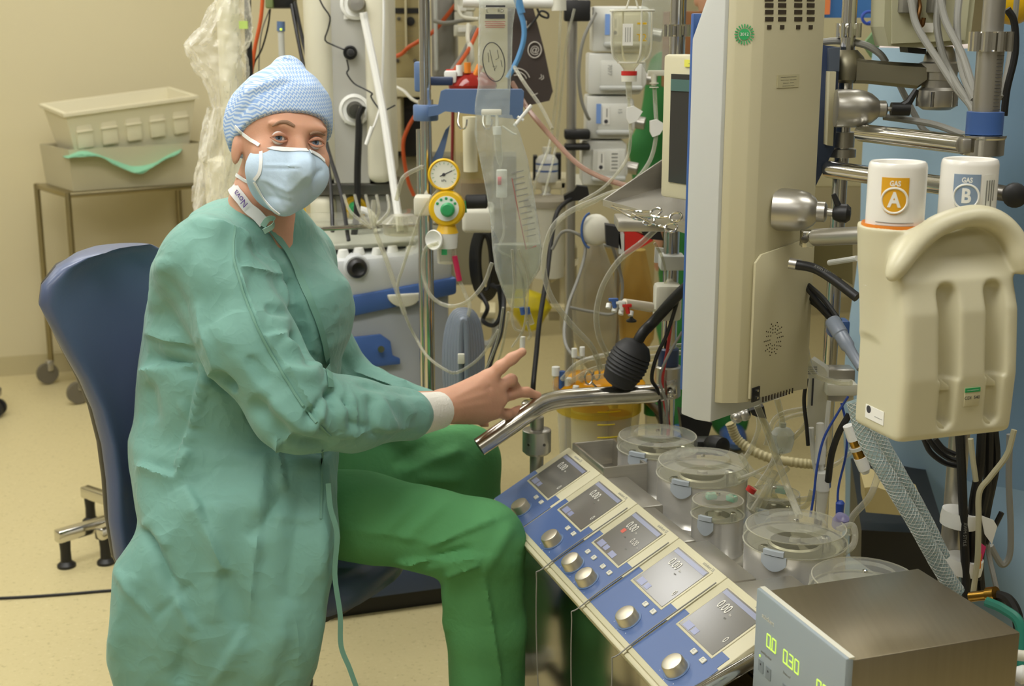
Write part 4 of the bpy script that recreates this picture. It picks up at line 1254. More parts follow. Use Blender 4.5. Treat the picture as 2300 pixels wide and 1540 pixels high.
# second, smaller display behind it
D2 = 2.42
sd = thing('monitor', 'small cream-framed monitor on the mast beside the tall console', 'monitor', px(1545, 440, D2))
dE = Vector((0.55, -0.83, 0)).normalized()
def mp(s, t, d=0.0):
    """s along the face from its far edge, t pixel row at the far edge"""
    o = px(1492, t, D2); nrm = Vector((-dE.y * -1, dE.x, 0))
    return o + dE * s + Vector((0.83, 0.55, 0)) * d
w2 = 0.22
q = [mp(0, 122), mp(w2, 122), mp(w2, 122), mp(0, 122)]
zt_, zb_ = px(1492, 122, D2).z, px(1540, 441, D2).z
MM = Matrix(((dE.x, 0.83, 0, px(1490, 122, D2).x), (dE.y, 0.55, 0, D2), (0, 0, 1, 0), (0, 0, 0, 1)))
hgt = zt_ - zb_
MB(MM).box((w2 / 2, 0.025, (zt_ + zb_) / 2), (w2, 0.05, hgt), 0.006).build('casing', MT['beige_panel'], sd)
MB(MM).box((w2 / 2, 0.0, (zt_ + zb_) / 2 - 0.002), (w2 - 0.05, 0.004, hgt - 0.062)).build('screen', mat('dark_screen', '#3b3a36', 0.15), sd, smooth=False)
MB(MM).box((w2 / 2, -0.003, zt_ - 0.052), (w2 - 0.054, 0.002, 0.02)).build('status_strip', mat('screen_teal', '#53706a', 0.2), sd, smooth=False)
ys = MB(MM).box((0.085, -0.001, zt_ - 0.014), (0.05, 0.003, 0.012)).build('yellow_label', mat('yellow_label', '#e3e05a', 0.6), sd, smooth=False)
text('—— —', 0.008, MM @ face_frame((0.085, -0.003, zt_ - 0.014), (1, 0, 0), (0, 0, 1)), MT['ink'], ys, 'print', 0.0001)
MB().cyl(MM @ Vector((w2 * 0.5, 0.04, (zt_ + zb_) / 2)), (mb0.x, mb0.y, (zt_ + zb_) / 2), 0.012, n=12).build('bracket', MT['darksteel'], sd)

# steel tray on the mast
ty = 2.62
tr_ = thing('steel_shelf', 'folded steel shelf on the mast holding surgical instruments', 'shelf', px(1440, 520, ty))
zl = px(1360, 462, 2.58).z
T0, T1, T2_, T3 = atz(1357, 462, zl), atz(1487, 424, zl), atz(1640, 470, zl), atz(1560, 530, zl)
sh = MB()
th_ = Vector((0, 0, 0.003))
sh.add([T0, T1, T2_, T3, T0 + th_, T1 + th_, T2_ + th_, T3 + th_], [(0, 1, 2, 3), (7, 6, 5, 4), (0, 4, 5, 1), (1, 5, 6, 2), (2, 6, 7, 3), (3, 7, 4, 0)])
sh.build('shelf_plate', MT['steel'], tr_, smooth=False)
def wallp(a, b, h0, h1, nm):
    n_ = Vector((-(b - a).y, (b - a).x, 0)).normalized() * 0.003
    w = MB()
    w.add([a, b, b + ZZ * h1, a + ZZ * h0, a + n_, b + n_, b + n_ + ZZ * h1, a + n_ + ZZ * h0], [(0, 1, 2, 3), (7, 6, 5, 4), (0, 4, 5, 1), (1, 5, 6, 2), (2, 6, 7, 3), (3, 7, 4, 0)])
    w.build(nm, MT['steel'], tr_, smooth=False)
wallp(T0, T1, 0.012, 0.062, 'rear_wall'); wallp(T1, T2_, 0.062, 0.062, 'side_wall'); wallp(T3, T0, 0.02, 0.012, 'front_lip')
MB().box(((T0.x + T3.x) / 2 + 0.03, (T0.y + T3.y) / 2 + 0.05, zl - 0.012), (0.16, 0.10, 0.02), 0.003).build('underside_bracket', MT['steel'], tr_)
# instruments lying on the lip
def clamp_tool(a, b, c, lab):
    t = thing('surgical_clamp', lab, 'clamp', px(*a))
    for s_ in (-1, 1):
        A, B, C = [atz(q_[0], q_[1], zl + 0.020) for q_ in (a, b, c)]
        off = (B - A).cross(Vector((0, -1, 0.2))).normalized() * 0.006 * s_
        MB().tube(catmull([A + off * 0.2, B - off, C - off * 1.6], 5), 0.0022, 8).build('shank', MT['chrome'], t)
        d1 = (C - B).normalized(); d2 = d1.cross(Vector((0.1, -0.3, 1))).normalized()
        cc = C - off * 1.6 + d1 * 0.011
        MB().tube([cc + (d1 * math.cos(i * math.pi / 8) * 0.011 + off.normalized() * math.sin(i * math.pi / 8) * 0.008) for i in range(16)], 0.0022, 8, True).build('finger_ring', MT['chrome'], t)
clamp_tool((1375, 463, 2.575), (1420, 480, 2.56), (1455, 485, 2.55), 'chrome surgical clamp at the left end of the steel shelf')
clamp_tool((1420, 482, 2.555), (1470, 495, 2.53), (1500, 498, 2.51), 'chrome surgical clamp lying nearest the monitor on the steel shelf')

# manifold of stopcocks
mf = thing('stopcock_manifold', 'cream stopcock manifold with blue, white and red taps beside the mast', 'manifold', px(1420, 700, 2.68))
MB().box((mb0.x - 0.01, mb0.y - 0.035, px(1490, 680, 2.7).z), (0.055, 0.05, 0.075), 0.008).build('holder', MT['offwhite'], mf)
MB().cyl(px(1462, 690, 2.68), px(1402, 680, 2.64), 0.0105, 0.009, 14).build('manifold_body', mat('cream_body', '#e3d9c3', 0.45), mf)
for i, (u, v, nm) in enumerate(((1368, 684, 'white'), (1381, 692, 'white'), (1396, 698, 'white'), (1418, 701, 'white'))):
    MB().cyl(px(u, v - 2, 2.64), px(u - 2, v + 8, 2.635), 0.0055, n=12).build('luer_cap', MT['white'], mf)
for (u, v, m, nm) in ((1378, 673, 'blue', 'tap_handle'), (1394, 679, 'white', 'tap_handle'), (1408, 686, 'red', 'tap_handle')):
    q = px(u, v, 2.635)
    MB().box(q, (0.020, 0.008, 0.007), 0.002).build(nm, MT[m], mf)
    MB().cyl(q - ZZ * 0.002, q - ZZ * 0.016 + Vector((0.003, 0, 0)), 0.0045, n=10).build('tap_stem', MT[m], mf)
bq = px(1418, 715, 2.64)
MB().lathe([(0.0105, 0), (0.0105, 0.003), (0.006, 0.006), (0.003, 0.008), (0.003, 0.022)], px(1418, 722, 2.64), ZZ, 16).build('black_plunger', MT['black'], mf)

# blood reservoir behind the handle
rv = px(1345, 866, 2.95)
rs = thing('venous_reservoir', 'clear venous reservoir with a yellow lid behind the push handle', 'reservoir', Vector((rv.x, rv.y, rv.z - 0.24)))
YL = clear('yellow_translucent', '#f6c22c', 0.5, 0.9, rough=0.12, surf='#e9a916')
YC = clear('pale_yellow_translucent', '#f8efb0', 0.14, 0.45, rough=0.12, surf='#dcc23c')
RB = clear('reservoir_shell', '#f4f0dc', 0.15, 0.8, rough=0.08)
FILT = mat('white_filter', '#ebe7d6', 0.7, var=0.05, vs=9)
MB().lathe([(0.078, -0.25), (0.084, -0.24), (0.097, -0.03), (0.099, 0.0)], rv, ZZ, 40).build('shell', RB, rs)
MB().lathe([(0.040, -0.23), (0.044, -0.05), (0.0001, -0.045)], rv + Vector((-0.02, -0.01, 0)), ZZ, 24).build('filter', FILT, rs)
MB().lathe([(0.03, -0.22), (0.034, -0.07), (0.0001, -0.065)], rv + Vector((0.045, 0.02, 0)), ZZ, 20).build('filter', FILT, rs)
MB().lathe([(0.098, -0.055), (0.099, -0.005)], rv + Vector((0, 0, 0)), ZZ, 36).build('yellow_collar', YC, rs)
ldm = MB().lathe([(0.104, -0.006), (0.106, 0.0), (0.106, 0.008), (0.10, 0.014), (0.055, 0.022), (0.0001, 0.024)], rv, ZZ, 40).build('lid', YL, rs)
mk = mat('yellow_scale', '#d8c326', 0.6)
for i in range(7):
    zz_ = -0.035 - i * 0.03
    rr_ = 0.0985 + zz_ * 0.06
    MB().tube([rv + Vector((math.cos(RAD(a)) * rr_, math.sin(RAD(a)) * rr_, zz_)) for a in range(-95, -68 if i % 2 else -60, 4)], 0.0016, 6).build('scale_mark', mk, rs)
for (u, v, h, r, m) in ((1262, 862, 0.03, 0.0075, 'blue'), (1275, 860, 0.012, 0.009, 'white'), (1289, 858, 0.062, 0.0042, 'clear'), (1307, 848, 0.055, 0.004, 'clear'), (1248, 868, 0.03, 0.006, 'clear')):
    q = px(u, v, 2.90)
    MB().cyl(q - ZZ * 0.01, q + ZZ * h, r, n=12).build('port', MT[m], rs)
    if m == 'clear': MB().cyl(q + ZZ * (h - 0.004), q + ZZ * (h + 0.016), r * 1.5, n=12).build('port_cap', MT['white'], rs)
MB().cyl(px(1292, 882, 2.86), px(1294, 866, 2.86), 0.007, n=12).build('white_vent', MT['white'], rs)
for (c, r_) in (((1322, 848, 2.86), 0.014), ((1340, 840, 2.87), 0.012)):
    q = px(*c)
    MB().tube([q + Vector((math.cos(i * math.pi / 8) * r_ * 0.6, math.sin(i * math.pi / 8) * 0.004, math.sin(i * math.pi / 8) * r_)) for i in range(16)], 0.0022, 8, True).build('clamp_ring', MT['chrome'], rs)
MB().tube(pxs((1328, 858, 2.86), (1342, 872, 2.86), (1336, 884, 2.86)), 0.0025, 8).build('clamp_arm', MT['chrome'], rs)
MB().cyl(rv + Vector((0.10, -0.02, -0.02)), (mb0.x, mb0.y, rv.z - 0.02), 0.009, n=12).build('holder_arm', MT['darksteel'], rs)
# tubes to the reservoir
for pts, r, m in ((((1262, 852, 2.88), (1300, 815, 2.86), (1370, 795, 2.84), (1470, 782, 2.80), (1540, 775, 2.8)), 0.0055, 'clear'), (((1280, 858, 2.88), (1330, 830, 2.86), (1400, 815, 2.85), (1470, 800, 2.82), (1540, 790, 2.82)), 0.0055, 'clear'),
                  (((1300, 850, 2.87), (1350, 845, 2.86), (1420, 830, 2.86), (1500, 810, 2.84)), 0.006, 'clear')):
    cable('reservoir_tube', pts, r, MT[m], rs, n=10)
# green-capped canister behind the mast
gk = px(1472, 900, 2.95)
gcn_ = thing('green_lidded_canister', 'dark green lidded canister behind the chrome mast', 'canister', gk - ZZ * 0.2)
MB().lathe([(0.026, -0.03), (0.026, 0.0), (0.02, 0.006), (0.0001, 0.007)], gk, ZZ, 20).build('lid', mat('deep_green_plastic', '#1f7a2c', 0.45), gcn_)
MB().lathe([(0.020, -0.30), (0.023, -0.03)], gk, ZZ, 20).build('jar', MT['clear'], gcn_)
MB().cyl(gk - ZZ * 0.02, (mb0.x, mb0.y, gk.z - 0.02), 0.006, n=10).build('holder', MT['darksteel'], gcn_)

# calibrator box with two gas bottles
CX, CY, CZ = 0.076, -1.032, 1.0075
ch = thing('gas_calibrator', 'cream calibrator box with two vertical grooves holding gas bottles', 'device', ROW @ Vector((CX + 0.09, CY + 0.05, CZ)))
CW, CDp, CH_ = 0.182, 0.112, 0.290
CRM = mat('cream_calibrator', '#cfc9aa', 0.38)
CM = ROW @ Matrix.Translation((CX, CY + 0.112, CZ))
CMi = CM.inverted()
def yprof(z):
    return np.interp(z / CH_, [0, 0.03, 0.3, 0.6, 0.74, 0.86, 1.0], [0.106, 0.110, 0.114, 0.106, 0.092, 0.066, 0.040])
BA, BB = CMi @ px(2018, 430, 1.79), CMi @ px(2180, 430, 1.85)
arch_px = [(2002, 622, 1.718), (2022, 588, 1.725), (2055, 545, 1.74), (2100, 510, 1.755), (2150, 490, 1.77), (2200, 484, 1.78), (2245, 500, 1.785), (2280, 540, 1.785), (2300, 600, 1.775)]
arch_pts = [np.array(CMi @ p) for p in catmull(pxs(*arch_px), 3)]
def smin(a, b, k):
    h = np.clip(0.5 + 0.5 * (b - a) / k, 0, 1)
    return b * (1 - h) + a * h - k * h * (1 - h)
ZTA, ZTB = px(2018, 500, 1.79).z - CZ - 0.003, px(2180, 492, 1.85).z - CZ - 0.003
class Calib:
    def ev(s, P):
        x, q, z = P[..., 0], -P[..., 1], P[..., 2]
        pr = yprof(z)
        taper = np.clip((z / CH_ - 0.55) / 0.45, 0, 1) * 0.010
        d = -smin(-(np.abs(x - CW / 2) - (CW / 2 - taper * 0.3)), -(q - pr), 0.014)
        d = -smin(-d, -(-q), 0.008)
        d = -smin(-d, -(z - CH_ + 0.012), 0.012); d = -smin(-d, -(-z), 0.008)
        for c, zt in ((BA, ZTA), (BB, ZTB)):
            rr = np.hypot(x - c[0], q + c[1])
            rad = np.interp(z, [zt - 0.14, zt - 0.05, zt], [0.028, 0.045, 0.050])
            cup = np.maximum(rr - rad, np.maximum(z - zt, zt - 0.14 - z))
            d = smin(d, cup, 0.022)
        for i in range(len(arch_pts) - 1):
            a_, b_ = arch_pts[i], arch_pts[i + 1]
            ba = b_ - a_; pa = P - a_
            h = np.clip((pa @ ba) / (ba @ ba), 0, 1)
            w = pa - h[..., None] * ba
            d = smin(d, np.sqrt(w[..., 0] ** 2 + (w[..., 1] * 0.8) ** 2 + w[..., 2] ** 2) - (0.0095 if i > 3 else 0.005 + i * 0.0012), 0.014)
        for c in (BA, BB):
            rr = np.hypot(x - c[0], q + c[1])
            d = np.maximum(d, -np.maximum(rr - 0.0425, ZTA - 0.03 - z))
        for gx, wd in ((0.066, 0.0165), (0.140, 0.0165)):
            zc = np.clip(z, 0.028, 0.196)
            sx = gx + 0.004 - 0.030 * (z - 0.1) * 0.25
            wz = np.where(z < 0.085, wd * 0.75, wd)
            rr = np.sqrt((x - sx) ** 2 + ((q - yprof(zc) - 0.002) * 0.62) ** 2 + (z - zc) ** 2) - wz
            d = -smin(-d, rr, 0.005)
        return d
kv, kf = nets(Calib(), (-0.045, -0.18, -0.01), (0.235, 0.04, 0.33), 0.0028)
kv = relax(kv, kf, 2, 0.5)
MB(CM).add(kv.tolist(), kf.tolist()).build('casing', CRM, ch, angle=60)
for gx in (0.066, 0.140):
    MB(CM).prism([(gx - 0.012, 0.090), (gx + 0.010, 0.074), (gx + 0.010, 0.068), (gx - 0.012, 0.070)], -0.106, -0.088, 'xz', bev=0.001).build('groove_step', CRM, ch)
    MB(CM).prism([(gx - 0.008, 0.030), (gx + 0.006, 0.018), (gx + 0.006, 0.014), (gx - 0.008, 0.016)], -0.108, -0.092, 'xz', bev=0.001).build('groove_step', CRM, ch)
# bottle collars and bottles
def textcyl(s_, size, c, r, a0, z, m, par, squash=1.0, name='lettering'):
    cu = bpy.data.curves.new('t', 'FONT'); cu.body = s_; cu.size = size; cu.extrude = 0.0003; cu.offset = size * 0.035; cu.align_x = 'CENTER'; cu.align_y = 'CENTER'; cu.resolution_u = 3
    ob = bpy.data.objects.new('t', cu); me = bpy.data.meshes.new_from_object(ob); bpy.data.objects.remove(ob); bpy.data.curves.remove(cu)
    bb_ = bmesh.new(); bb_.from_mesh(me); bmesh.ops.subdivide_edges(bb_, edges=[e for e in bb_.edges if e.calc_length() > 0.004], cuts=3); bb_.to_mesh(me); bb_.free()
    for v in me.vertices:
        a = a0 + v.co.x * squash / r
        v.co = Vector((c[0] + (r + v.co.z) * math.cos(a), c[1] + (r + v.co.z) * math.sin(a), z + v.co.y))
    q = sum((v.co for v in me.vertices), Vector()) / len(me.vertices)
    for v in me.vertices: v.co -= q
    me.materials.clear()
    return link(name, me, q, m, par, False)
def patch(c, r, a0, halfw, z0, z1, m, par, name, cut=None, n=16):
    vs, fs = [], []
    for i in range(n + 1):
        s_ = (2 * i / n - 1)
        a = a0 + s_ * halfw / r
        zl_ = z0(s_) if callable(z0) else z0
        for rr_ in (r, r + 0.0004):
            vs += [(c[0] + rr_ * math.cos(a), c[1] + rr_ * math.sin(a), zl_), (c[0] + rr_ * math.cos(a), c[1] + rr_ * math.sin(a), z1)]
    for i in range(n):
        b = i * 4
        fs += [(b + 2, b + 6, b + 7, b + 3), (b, b + 1, b + 5, b + 4), (b + 1, b + 3, b + 7, b + 5), (b, b + 4, b + 6, b + 2)]
    return MB().add(vs, fs).build(name, m, par)
def gas_bottle(u, v0, v1, D, letter, colr, lab, capc):
    top, bot = px(u, v0, D), px(u - 3, v1, D)
    r = 0.0385
    c = Vector((top.x, top.y, 0))
    zt2, zb2 = top.z, bot.z - 0.09
    t = thing('gas_bottle', lab, 'bottle', Vector((c.x, c.y, zb2)), 'calibration gas bottles')
    MB().lathe([(r * 0.8, zb2), (r, zb2 + 0.006), (r, zt2 - 0.008), (r * 0.97, zt2 - 0.002), (r * 0.92, zt2), (r * 0.82, zt2 - 0.001), (r * 0.78, zt2 - 0.012), (0.0001, zt2 - 0.016)], c, ZZ, 40).build('cylinder', mat('bottle_white_' + letter, '#e9e6dd', 0.3, coat=0.3), t)
    a0 = math.atan2(-c.y, -c.x) - RAD(3)
    rr_ = r + 0.0003
    cm = mat('gas_' + letter + '_colour', colr, 0.5)
    zc = zt2 - 0.048
    lb = patch(c, rr_, a0, 0.018, lambda s_: zc - 0.019 * math.sqrt(max(0, 1 - s_ * s_)), zt2 - 0.018, cm, t, 'label')
    textcyl('GAS', 0.0095, c, rr_ + 0.0006, a0, zt2 - 0.026, MT['paper'], lb, 0.8)
    ring = MB().tube([Vector((c.x + (rr_ + 0.0007) * math.cos(a0 + 0.0165 * math.cos(q) / r), c.y + (rr_ + 0.0007) * math.sin(a0 + 0.0165 * math.cos(q) / r), zc + 0.0165 * math.sin(q))) for q in [k * math.pi / 20 for k in range(40)]], 0.0015, 6, True).build('ring', MT['paper'], lb)
    textcyl(letter, 0.027, c, rr_ + 0.0006, a0, zc, MT['paper'], lb, 0.85)
    if letter == 'A':
        for i in range(5):
            patch(c, rr_, a0 + 0.05, 0.026, zt2 - 0.078 - i * 0.0042, zt2 - 0.0773 - i * 0.0042, MT['inkgrey'], t, 'print_line', n=10)
    else:
        w = patch(c, rr_, a0 + 0.85, 0.010, zt2 - 0.075, zt2 - 0.018, MT['paper'], t, 'side_label', n=6)
        for i in range(4):
            patch(c, rr_ + 0.0005, a0 + 0.70 + i * 0.11, 0.0008, zt2 - 0.066 + (i % 2) * 0.012, zt2 - 0.026, MT['inkgrey'], w, 'print_line', n=3)
    cc = MB().lathe([(r + 0.003, bot.z - 0.022), (r + 0.0055, bot.z - 0.004), (r + 0.0045, bot.z + 0.001), (r + 0.001, bot.z - 0.002), (r + 0.001, bot.z - 0.022)], c, ZZ, 36).build('coloured_collar', MT[capc], ch)
gas_bottle(2018, 362, 500, 1.79, 'A', '#dfa51c', 'white gas bottle with an amber label reading GAS A', 'orange')
gas_bottle(2180, 356, 492, 1.85, 'B', '#8497ad', 'white gas bottle with a grey-blue label reading GAS B', 'green')
# labels on the calibrator
sl_ = MB(CM).box((-0.0006, -0.052, 0.026), (0.001, 0.044, 0.019)).build('side_label', MT['paper'], ch, smooth=False)
text('———', 0.006, CM @ face_frame((-0.0013, -0.062, 0.024), (0, -1, 0), (0, 0, 1)), MT['ink'], sl_, 'print', 0.0001)
MB(CM).lathe([(0.0055, 0), (0.0001, 0.0003)], (-0.0012, -0.038, 0.030), (-1, 0, 0), 16).build('logo_disc', MT['ink'], sl_)
yl_ = -(float(yprof(0.06)) + 0.0006)
pl_ = MB(CM).box((0.108, yl_, 0.058), (0.024, 0.0016, 0.026), 0.001).build('name_plate', mat('name_plate_beige', '#c6bf9c', 0.5), ch)
MB(CM).box((0.108, yl_ - 0.001, 0.068), (0.024, 0.001, 0.006)).build('green_strip', MT['green'], pl_, smooth=False)
text('— ———', 0.0042, CM @ face_frame((0.108, yl_ - 0.0018, 0.068), (1, 0, 0), (0, 0, 1)), MT['paper'], pl_, 'print', 0.0001)
text('CDI  540', 0.0065, CM @ face_frame((0.108, yl_ - 0.0012, 0.057), (1, 0, 0), (0, 0, 1)), MT['ink'], pl_, 'print', 0.0001)
# ------------------------------------------------------------------ chair
fd = Vector((0.89, -0.457, 0)); ld_ = Vector((0.457, 0.89, 0))
CHB = mat('blue_upholstery', '#566280', 0.33, var=0.04, vs=6, bump=0.03, bs=150)
chair = thing('office_chair', 'blue upholstered swivel chair the gowned person sits on', 'chair', atz(590, 1880))
rings, back = [], []
# (pixel row, left edge of the padded edge, right edge, distance)
prof = [(556, 214, 306, 2.50), (562, 168, 326, 2.50), (578, 138, 336, 2.50), (610, 116, 347, 2.50), (650, 112, 348, 2.50), (700, 128, 340, 2.50), (760, 150, 338, 2.50), (830, 178, 334, 2.50), (900, 203, 340, 2.50), (980, 222, 350, 2.50), (1060, 233, 362, 2.50), (1140, 240, 380, 2.50), (1220, 254, 400, 2.50), (1275, 275, 410, 2.50)]
for v, ul, ur, D in prof:
    c = px((ul + ur) / 2, v, D); hw = (px(ur, v, D).x - px(ul, v, D).x) / 2
    a = max(hw - 0.028 * 0.89, 0.03) / 0.457
    th = 0.030
    ring = []
    for i in range(28):
        t = 2 * math.pi * i / 28
        ct, st_ = math.cos(t), math.sin(t)
        sx = math.copysign(abs(ct) ** 0.55, ct); sy = math.copysign(abs(st_) ** 0.8, st_)
        p = c + ld_ * a * sx + fd * (th * sy + 0.035 * (sx * sx) - 0.02)
        ring.append(Vector((p.x, p.y, c.z)))
    rings.append(ring)
MB().loft(rings).build('backrest', CHB, chair, angle=80)
brings = []
for r_ in rings[2:]:
    c = sum(r_, Vector()) / len(r_)
    brings.append([c + (p - c) * 0.93 - fd * 0.012 for p in r_])
MB().loft(brings).build('back_shell', MT['black'], chair, angle=80)
sc_ = px(640, 1262, 2.56)
seat = []
for h, k in ((-0.03, 0.90), (-0.022, 1.0), (0.01, 1.02), (0.03, 0.97), (0.038, 0.86)):
    seat.append([sc_ + ld_ * 0.215 * k * math.copysign(abs(math.cos(t)) ** 0.7, math.cos(t)) + fd * 0.225 * k * math.copysign(abs(math.sin(t)) ** 0.7, math.sin(t)) + ZZ * h for t in [2 * math.pi * i / 36 for i in range(36)]])
MB().loft(seat).build('seat', CHB, chair, angle=80)
MB().loft([[p + ZZ * -0.03 + (sc_ - p) * 0.12 for p in seat[0]], [p + ZZ * -0.005 + (sc_ - p) * 0.05 for p in seat[0]]]).build('seat_shell', MT['black'], chair)
MB().box((sc_.x, sc_.y, sc_.z - 0.075), (0.20, 0.16, 0.05), 0.01).build('tilt_mechanism', MT['black'], chair)
MB().cyl((sc_.x, sc_.y, 0.09), (sc_.x, sc_.y, sc_.z - 0.07), 0.025, n=18).build('gas_column', MT['black'], chair)
sp_b = px(300, 1275, 2.47)
MB().tube(catmull([Vector((sc_.x, sc_.y, sc_.z - 0.06)) - fd * 0.08, sc_ - fd * 0.26 - ZZ * 0.06, rings[-1][0] * 0.5 + rings[-1][14] * 0.5 - fd * 0.03, rings[-4][0] * 0.5 + rings[-4][14] * 0.5 - fd * 0.035], 6), 0.018, 12).build('back_support', MT['black'], chair)
for i in range(5):
    a = RAD(72 * i + 20)
    d = Vector((math.cos(a), math.sin(a), 0))
    MB().tube([Vector((sc_.x, sc_.y, 0.10)) + d * 0.02, Vector((sc_.x, sc_.y, 0.075)) + d * 0.27], 0.018, 10, rads=[0.026, 0.015]).build('base_leg', MT['black'], chair)
    q = Vector((sc_.x, sc_.y, 0.03)) + d * 0.27
    s_ = Vector((-d.y, d.x, 0)) * 0.02
    MB().cyl(q - s_, q + s_, 0.03, n=16).build('castor', MT['rubber'], chair)

# ------------------------------------------------------------------ chrome stool base behind the chair
st0 = atz(330, 1215)
stl = thing('stool', 'chrome star-base stool on black glides behind the blue chair', 'stool', Vector((st0.x, st0.y, 0)))
f1, f2 = atz(150, 1272), atz(205, 1172)
for P in (f1, f2, st0 + (st0 - f1) * 0.9, st0 + (st0 - f2) * 1.0 + Vector((0.08, 0, 0)), atz(250, 1250) + Vector((0.0, -0.05, 0))):
    P = Vector((P.x, P.y, 0)); d = (P - Vector((st0.x, st0.y, 0))); L = d.length; d.normalize()
    Mx = face_frame(Vector((st0.x, st0.y, 0.10)), d, Vector((-d.y, d.x, 0)))
    lg = MB(Mx).box((L / 2 + 0.01, 0, 0.0), (L + 0.03, 0.034, 0.038), 0.006).build('base_leg', MT['chrome'], stl)
    MB().lathe([(0.027, 0), (0.027, 0.008), (0.016, 0.018), (0.015, 0.05), (0.017, 0.082)], P, ZZ, 18).build('glide', MT['black'], lg)
MB().cyl((st0.x, st0.y, 0.07), (st0.x, st0.y, 0.50), 0.022, n=16).build('column', MT['chrome'], stl)
MB().lathe([(0.15, 0.50), (0.165, 0.51), (0.165, 0.545), (0.13, 0.56), (0.0001, 0.562)], (st0.x, st0.y, 0), ZZ, 28).build('seat', MT['black'], stl)
cable('floor_cable', [atz(-40, 1345, 0.004), atz(60, 1340, 0.004), atz(160, 1333, 0.004), atz(245, 1326, 0.004), atz(330, 1322, 0.004)], 0.0045, MT['black'], None, 'thin black cable lying across the floor behind the chair', 'cable')
# castor of something parked outside the frame
cq = atz(4, 935)
co = thing('cart', 'dark twin castor and steel foot of a cart at the left edge of the picture', 'cart', Vector((cq.x - 0.02, cq.y, 0)))
for s_ in (-0.02, 0.02):
    MB().cyl((cq.x - 0.02, cq.y + s_ - 0.008, 0.035), (cq.x - 0.02, cq.y + s_ + 0.008, 0.035), 0.035, n=18).build('castor_wheel', MT['rubber'], co)
MB().box((cq.x - 0.06, cq.y, 0.10), (0.12, 0.06, 0.04), 0.008).build('castor_fork', MT['satin'], co)
MB().box((cq.x - 0.35, cq.y, 0.14), (0.55, 0.30, 0.05), 0.01).build('cart_base', MT['satin'], co)

# ------------------------------------------------------------------ steel trolley at the back wall
w0 = atz(188, 905)
TM = frame((w0.x, w0.y, 0), RAD(36.5))
tw, td, tz = 0.64, 0.40, px(145, 432, w0.y).z
tro = thing('steel_trolley', 'steel tube trolley on castors against the cream wall', 'trolley', w0)
CWM = mat('castor_grey', '#6a6454', 0.6)
TS = mat('trolley_steel', '#a59a78', 0.35, 1.0)
for (x, y) in ((0, 0), (tw, 0), (0, td), (tw, td)):
    MB(TM).cyl((x, y, 0.10), (x, y, tz), 0.0125, n=14).build('leg', TS, tro)
    MB(TM).cyl((x - 0.02, y - 0.012, 0.05), (x - 0.02, y + 0.012, 0.05), 0.047, n=20).build('castor_wheel', CWM, tro)
    MB(TM).box((x - 0.008, y, 0.085), (0.03, 0.04, 0.05), 0.008).build('castor_fork', MT['satin'], tro)
MB(TM).box((tw / 2, td / 2, tz - 0.012), (tw + 0.02, td + 0.02, 0.022), 0.006).build('top_shelf', TS, tro)
MB(TM).box((tw / 2, td / 2, 0.28), (tw, td, 0.015), 0.004).build('lower_shelf', TS, tro)
# grey tub
tub = thing('grey_tub', 'beige-grey rectangular tub standing on the steel trolley', 'tub', TM @ Vector((tw / 2, td / 2, tz)))
TUBM = mat('tub_beige_grey', '#bcb596', 0.5)
th_ = px(95, 338, w0.y).z - tz
def hollow(M, x0, x1, y0, y1, z0, z1, tap, wall, m, par, name='shell', rim=0.0):
    o0 = [(x0 + tap, y0 + tap), (x1 - tap, y0 + tap), (x1 - tap, y1 - tap), (x0 + tap, y1 - tap)]
    o1 = [(x0, y0), (x1, y0), (x1, y1), (x0, y1)]
    i1 = [(x0 + wall, y0 + wall), (x1 - wall, y0 + wall), (x1 - wall, y1 - wall), (x0 + wall, y1 - wall)]
    i0 = [(x0 + tap + wall, y0 + tap + wall), (x1 - tap - wall, y0 + tap + wall), (x1 - tap - wall, y1 - tap - wall), (x0 + tap + wall, y1 - tap - wall)]
    rr = []
    for P, z in ((o0, z0), (o1, z1 - rim)): rr.append([(a, b, z) for a, b in P])
    if rim:
        e = 0.012
        ex = [(x0 - e, y0 - e), (x1 + e, y0 - e), (x1 + e, y1 + e), (x0 - e, y1 + e)]
        rr.append([(a, b, z1 - rim) for a, b in ex]); rr.append([(a, b, z1) for a, b in ex])
    else:
        rr.append([(a, b, z1) for a, b in o1])
    rr.append([(a, b, z1) for a, b in i1]); rr.append([(a, b, z0 + wall) for a, b in i0])
    return MB(M).loft([[Vector(p) for p in r] for r in rr]).build(name, m, par)
hollow(TM, 0.02, tw - 0.02, 0.01, td - 0.02, tz, tz + th_, 0.012, 0.006, TUBM, tub)
yl = MB(TM).box((0.27, 0.0185, tz + 0.075), (0.17, 0.002, 0.018)).build('yellow_label', mat('yellow_tape', '#d9c91e', 0.6), tub, smooth=False)
text('——— ——', 0.014, TM @ face_frame((0.27, 0.0172, tz + 0.075), (1, 0, 0), (0, 0, 1)), MT['ink'], yl, 'print', 0.0002)
# white crate lying tilted in the tub
CRM_ = TM @ Matrix.Translation((0.04, 0.03, tz + 0.105)) @ Matrix.Rotation(RAD(-5.5), 4, 'Y') @ Matrix.Rotation(RAD(5), 4, 'X')
crate = thing('white_crate', 'white plastic crate tilted inside the grey tub', 'crate', CRM_ @ Vector((0.25, 0.13, 0)))
CR = mat('crate_white', '#ddd6b8', 0.5)
hollow(CRM_, 0.0, 0.56, 0.0, 0.28, 0.0, 0.215, 0.035, 0.006, CR, crate, 'shell', 0.014)
for i in range(5):
    MB(CRM_).box((0.07 + i * 0.105, 0.016, 0.125), (0.066, 0.016, 0.13), 0.004).build('rib_panel', CR, crate)
    MB(CRM_).box((0.07 + i * 0.105, 0.009, 0.13), (0.07, 0.014, 0.006), 0.001).build('rib_ledge', CR, crate)
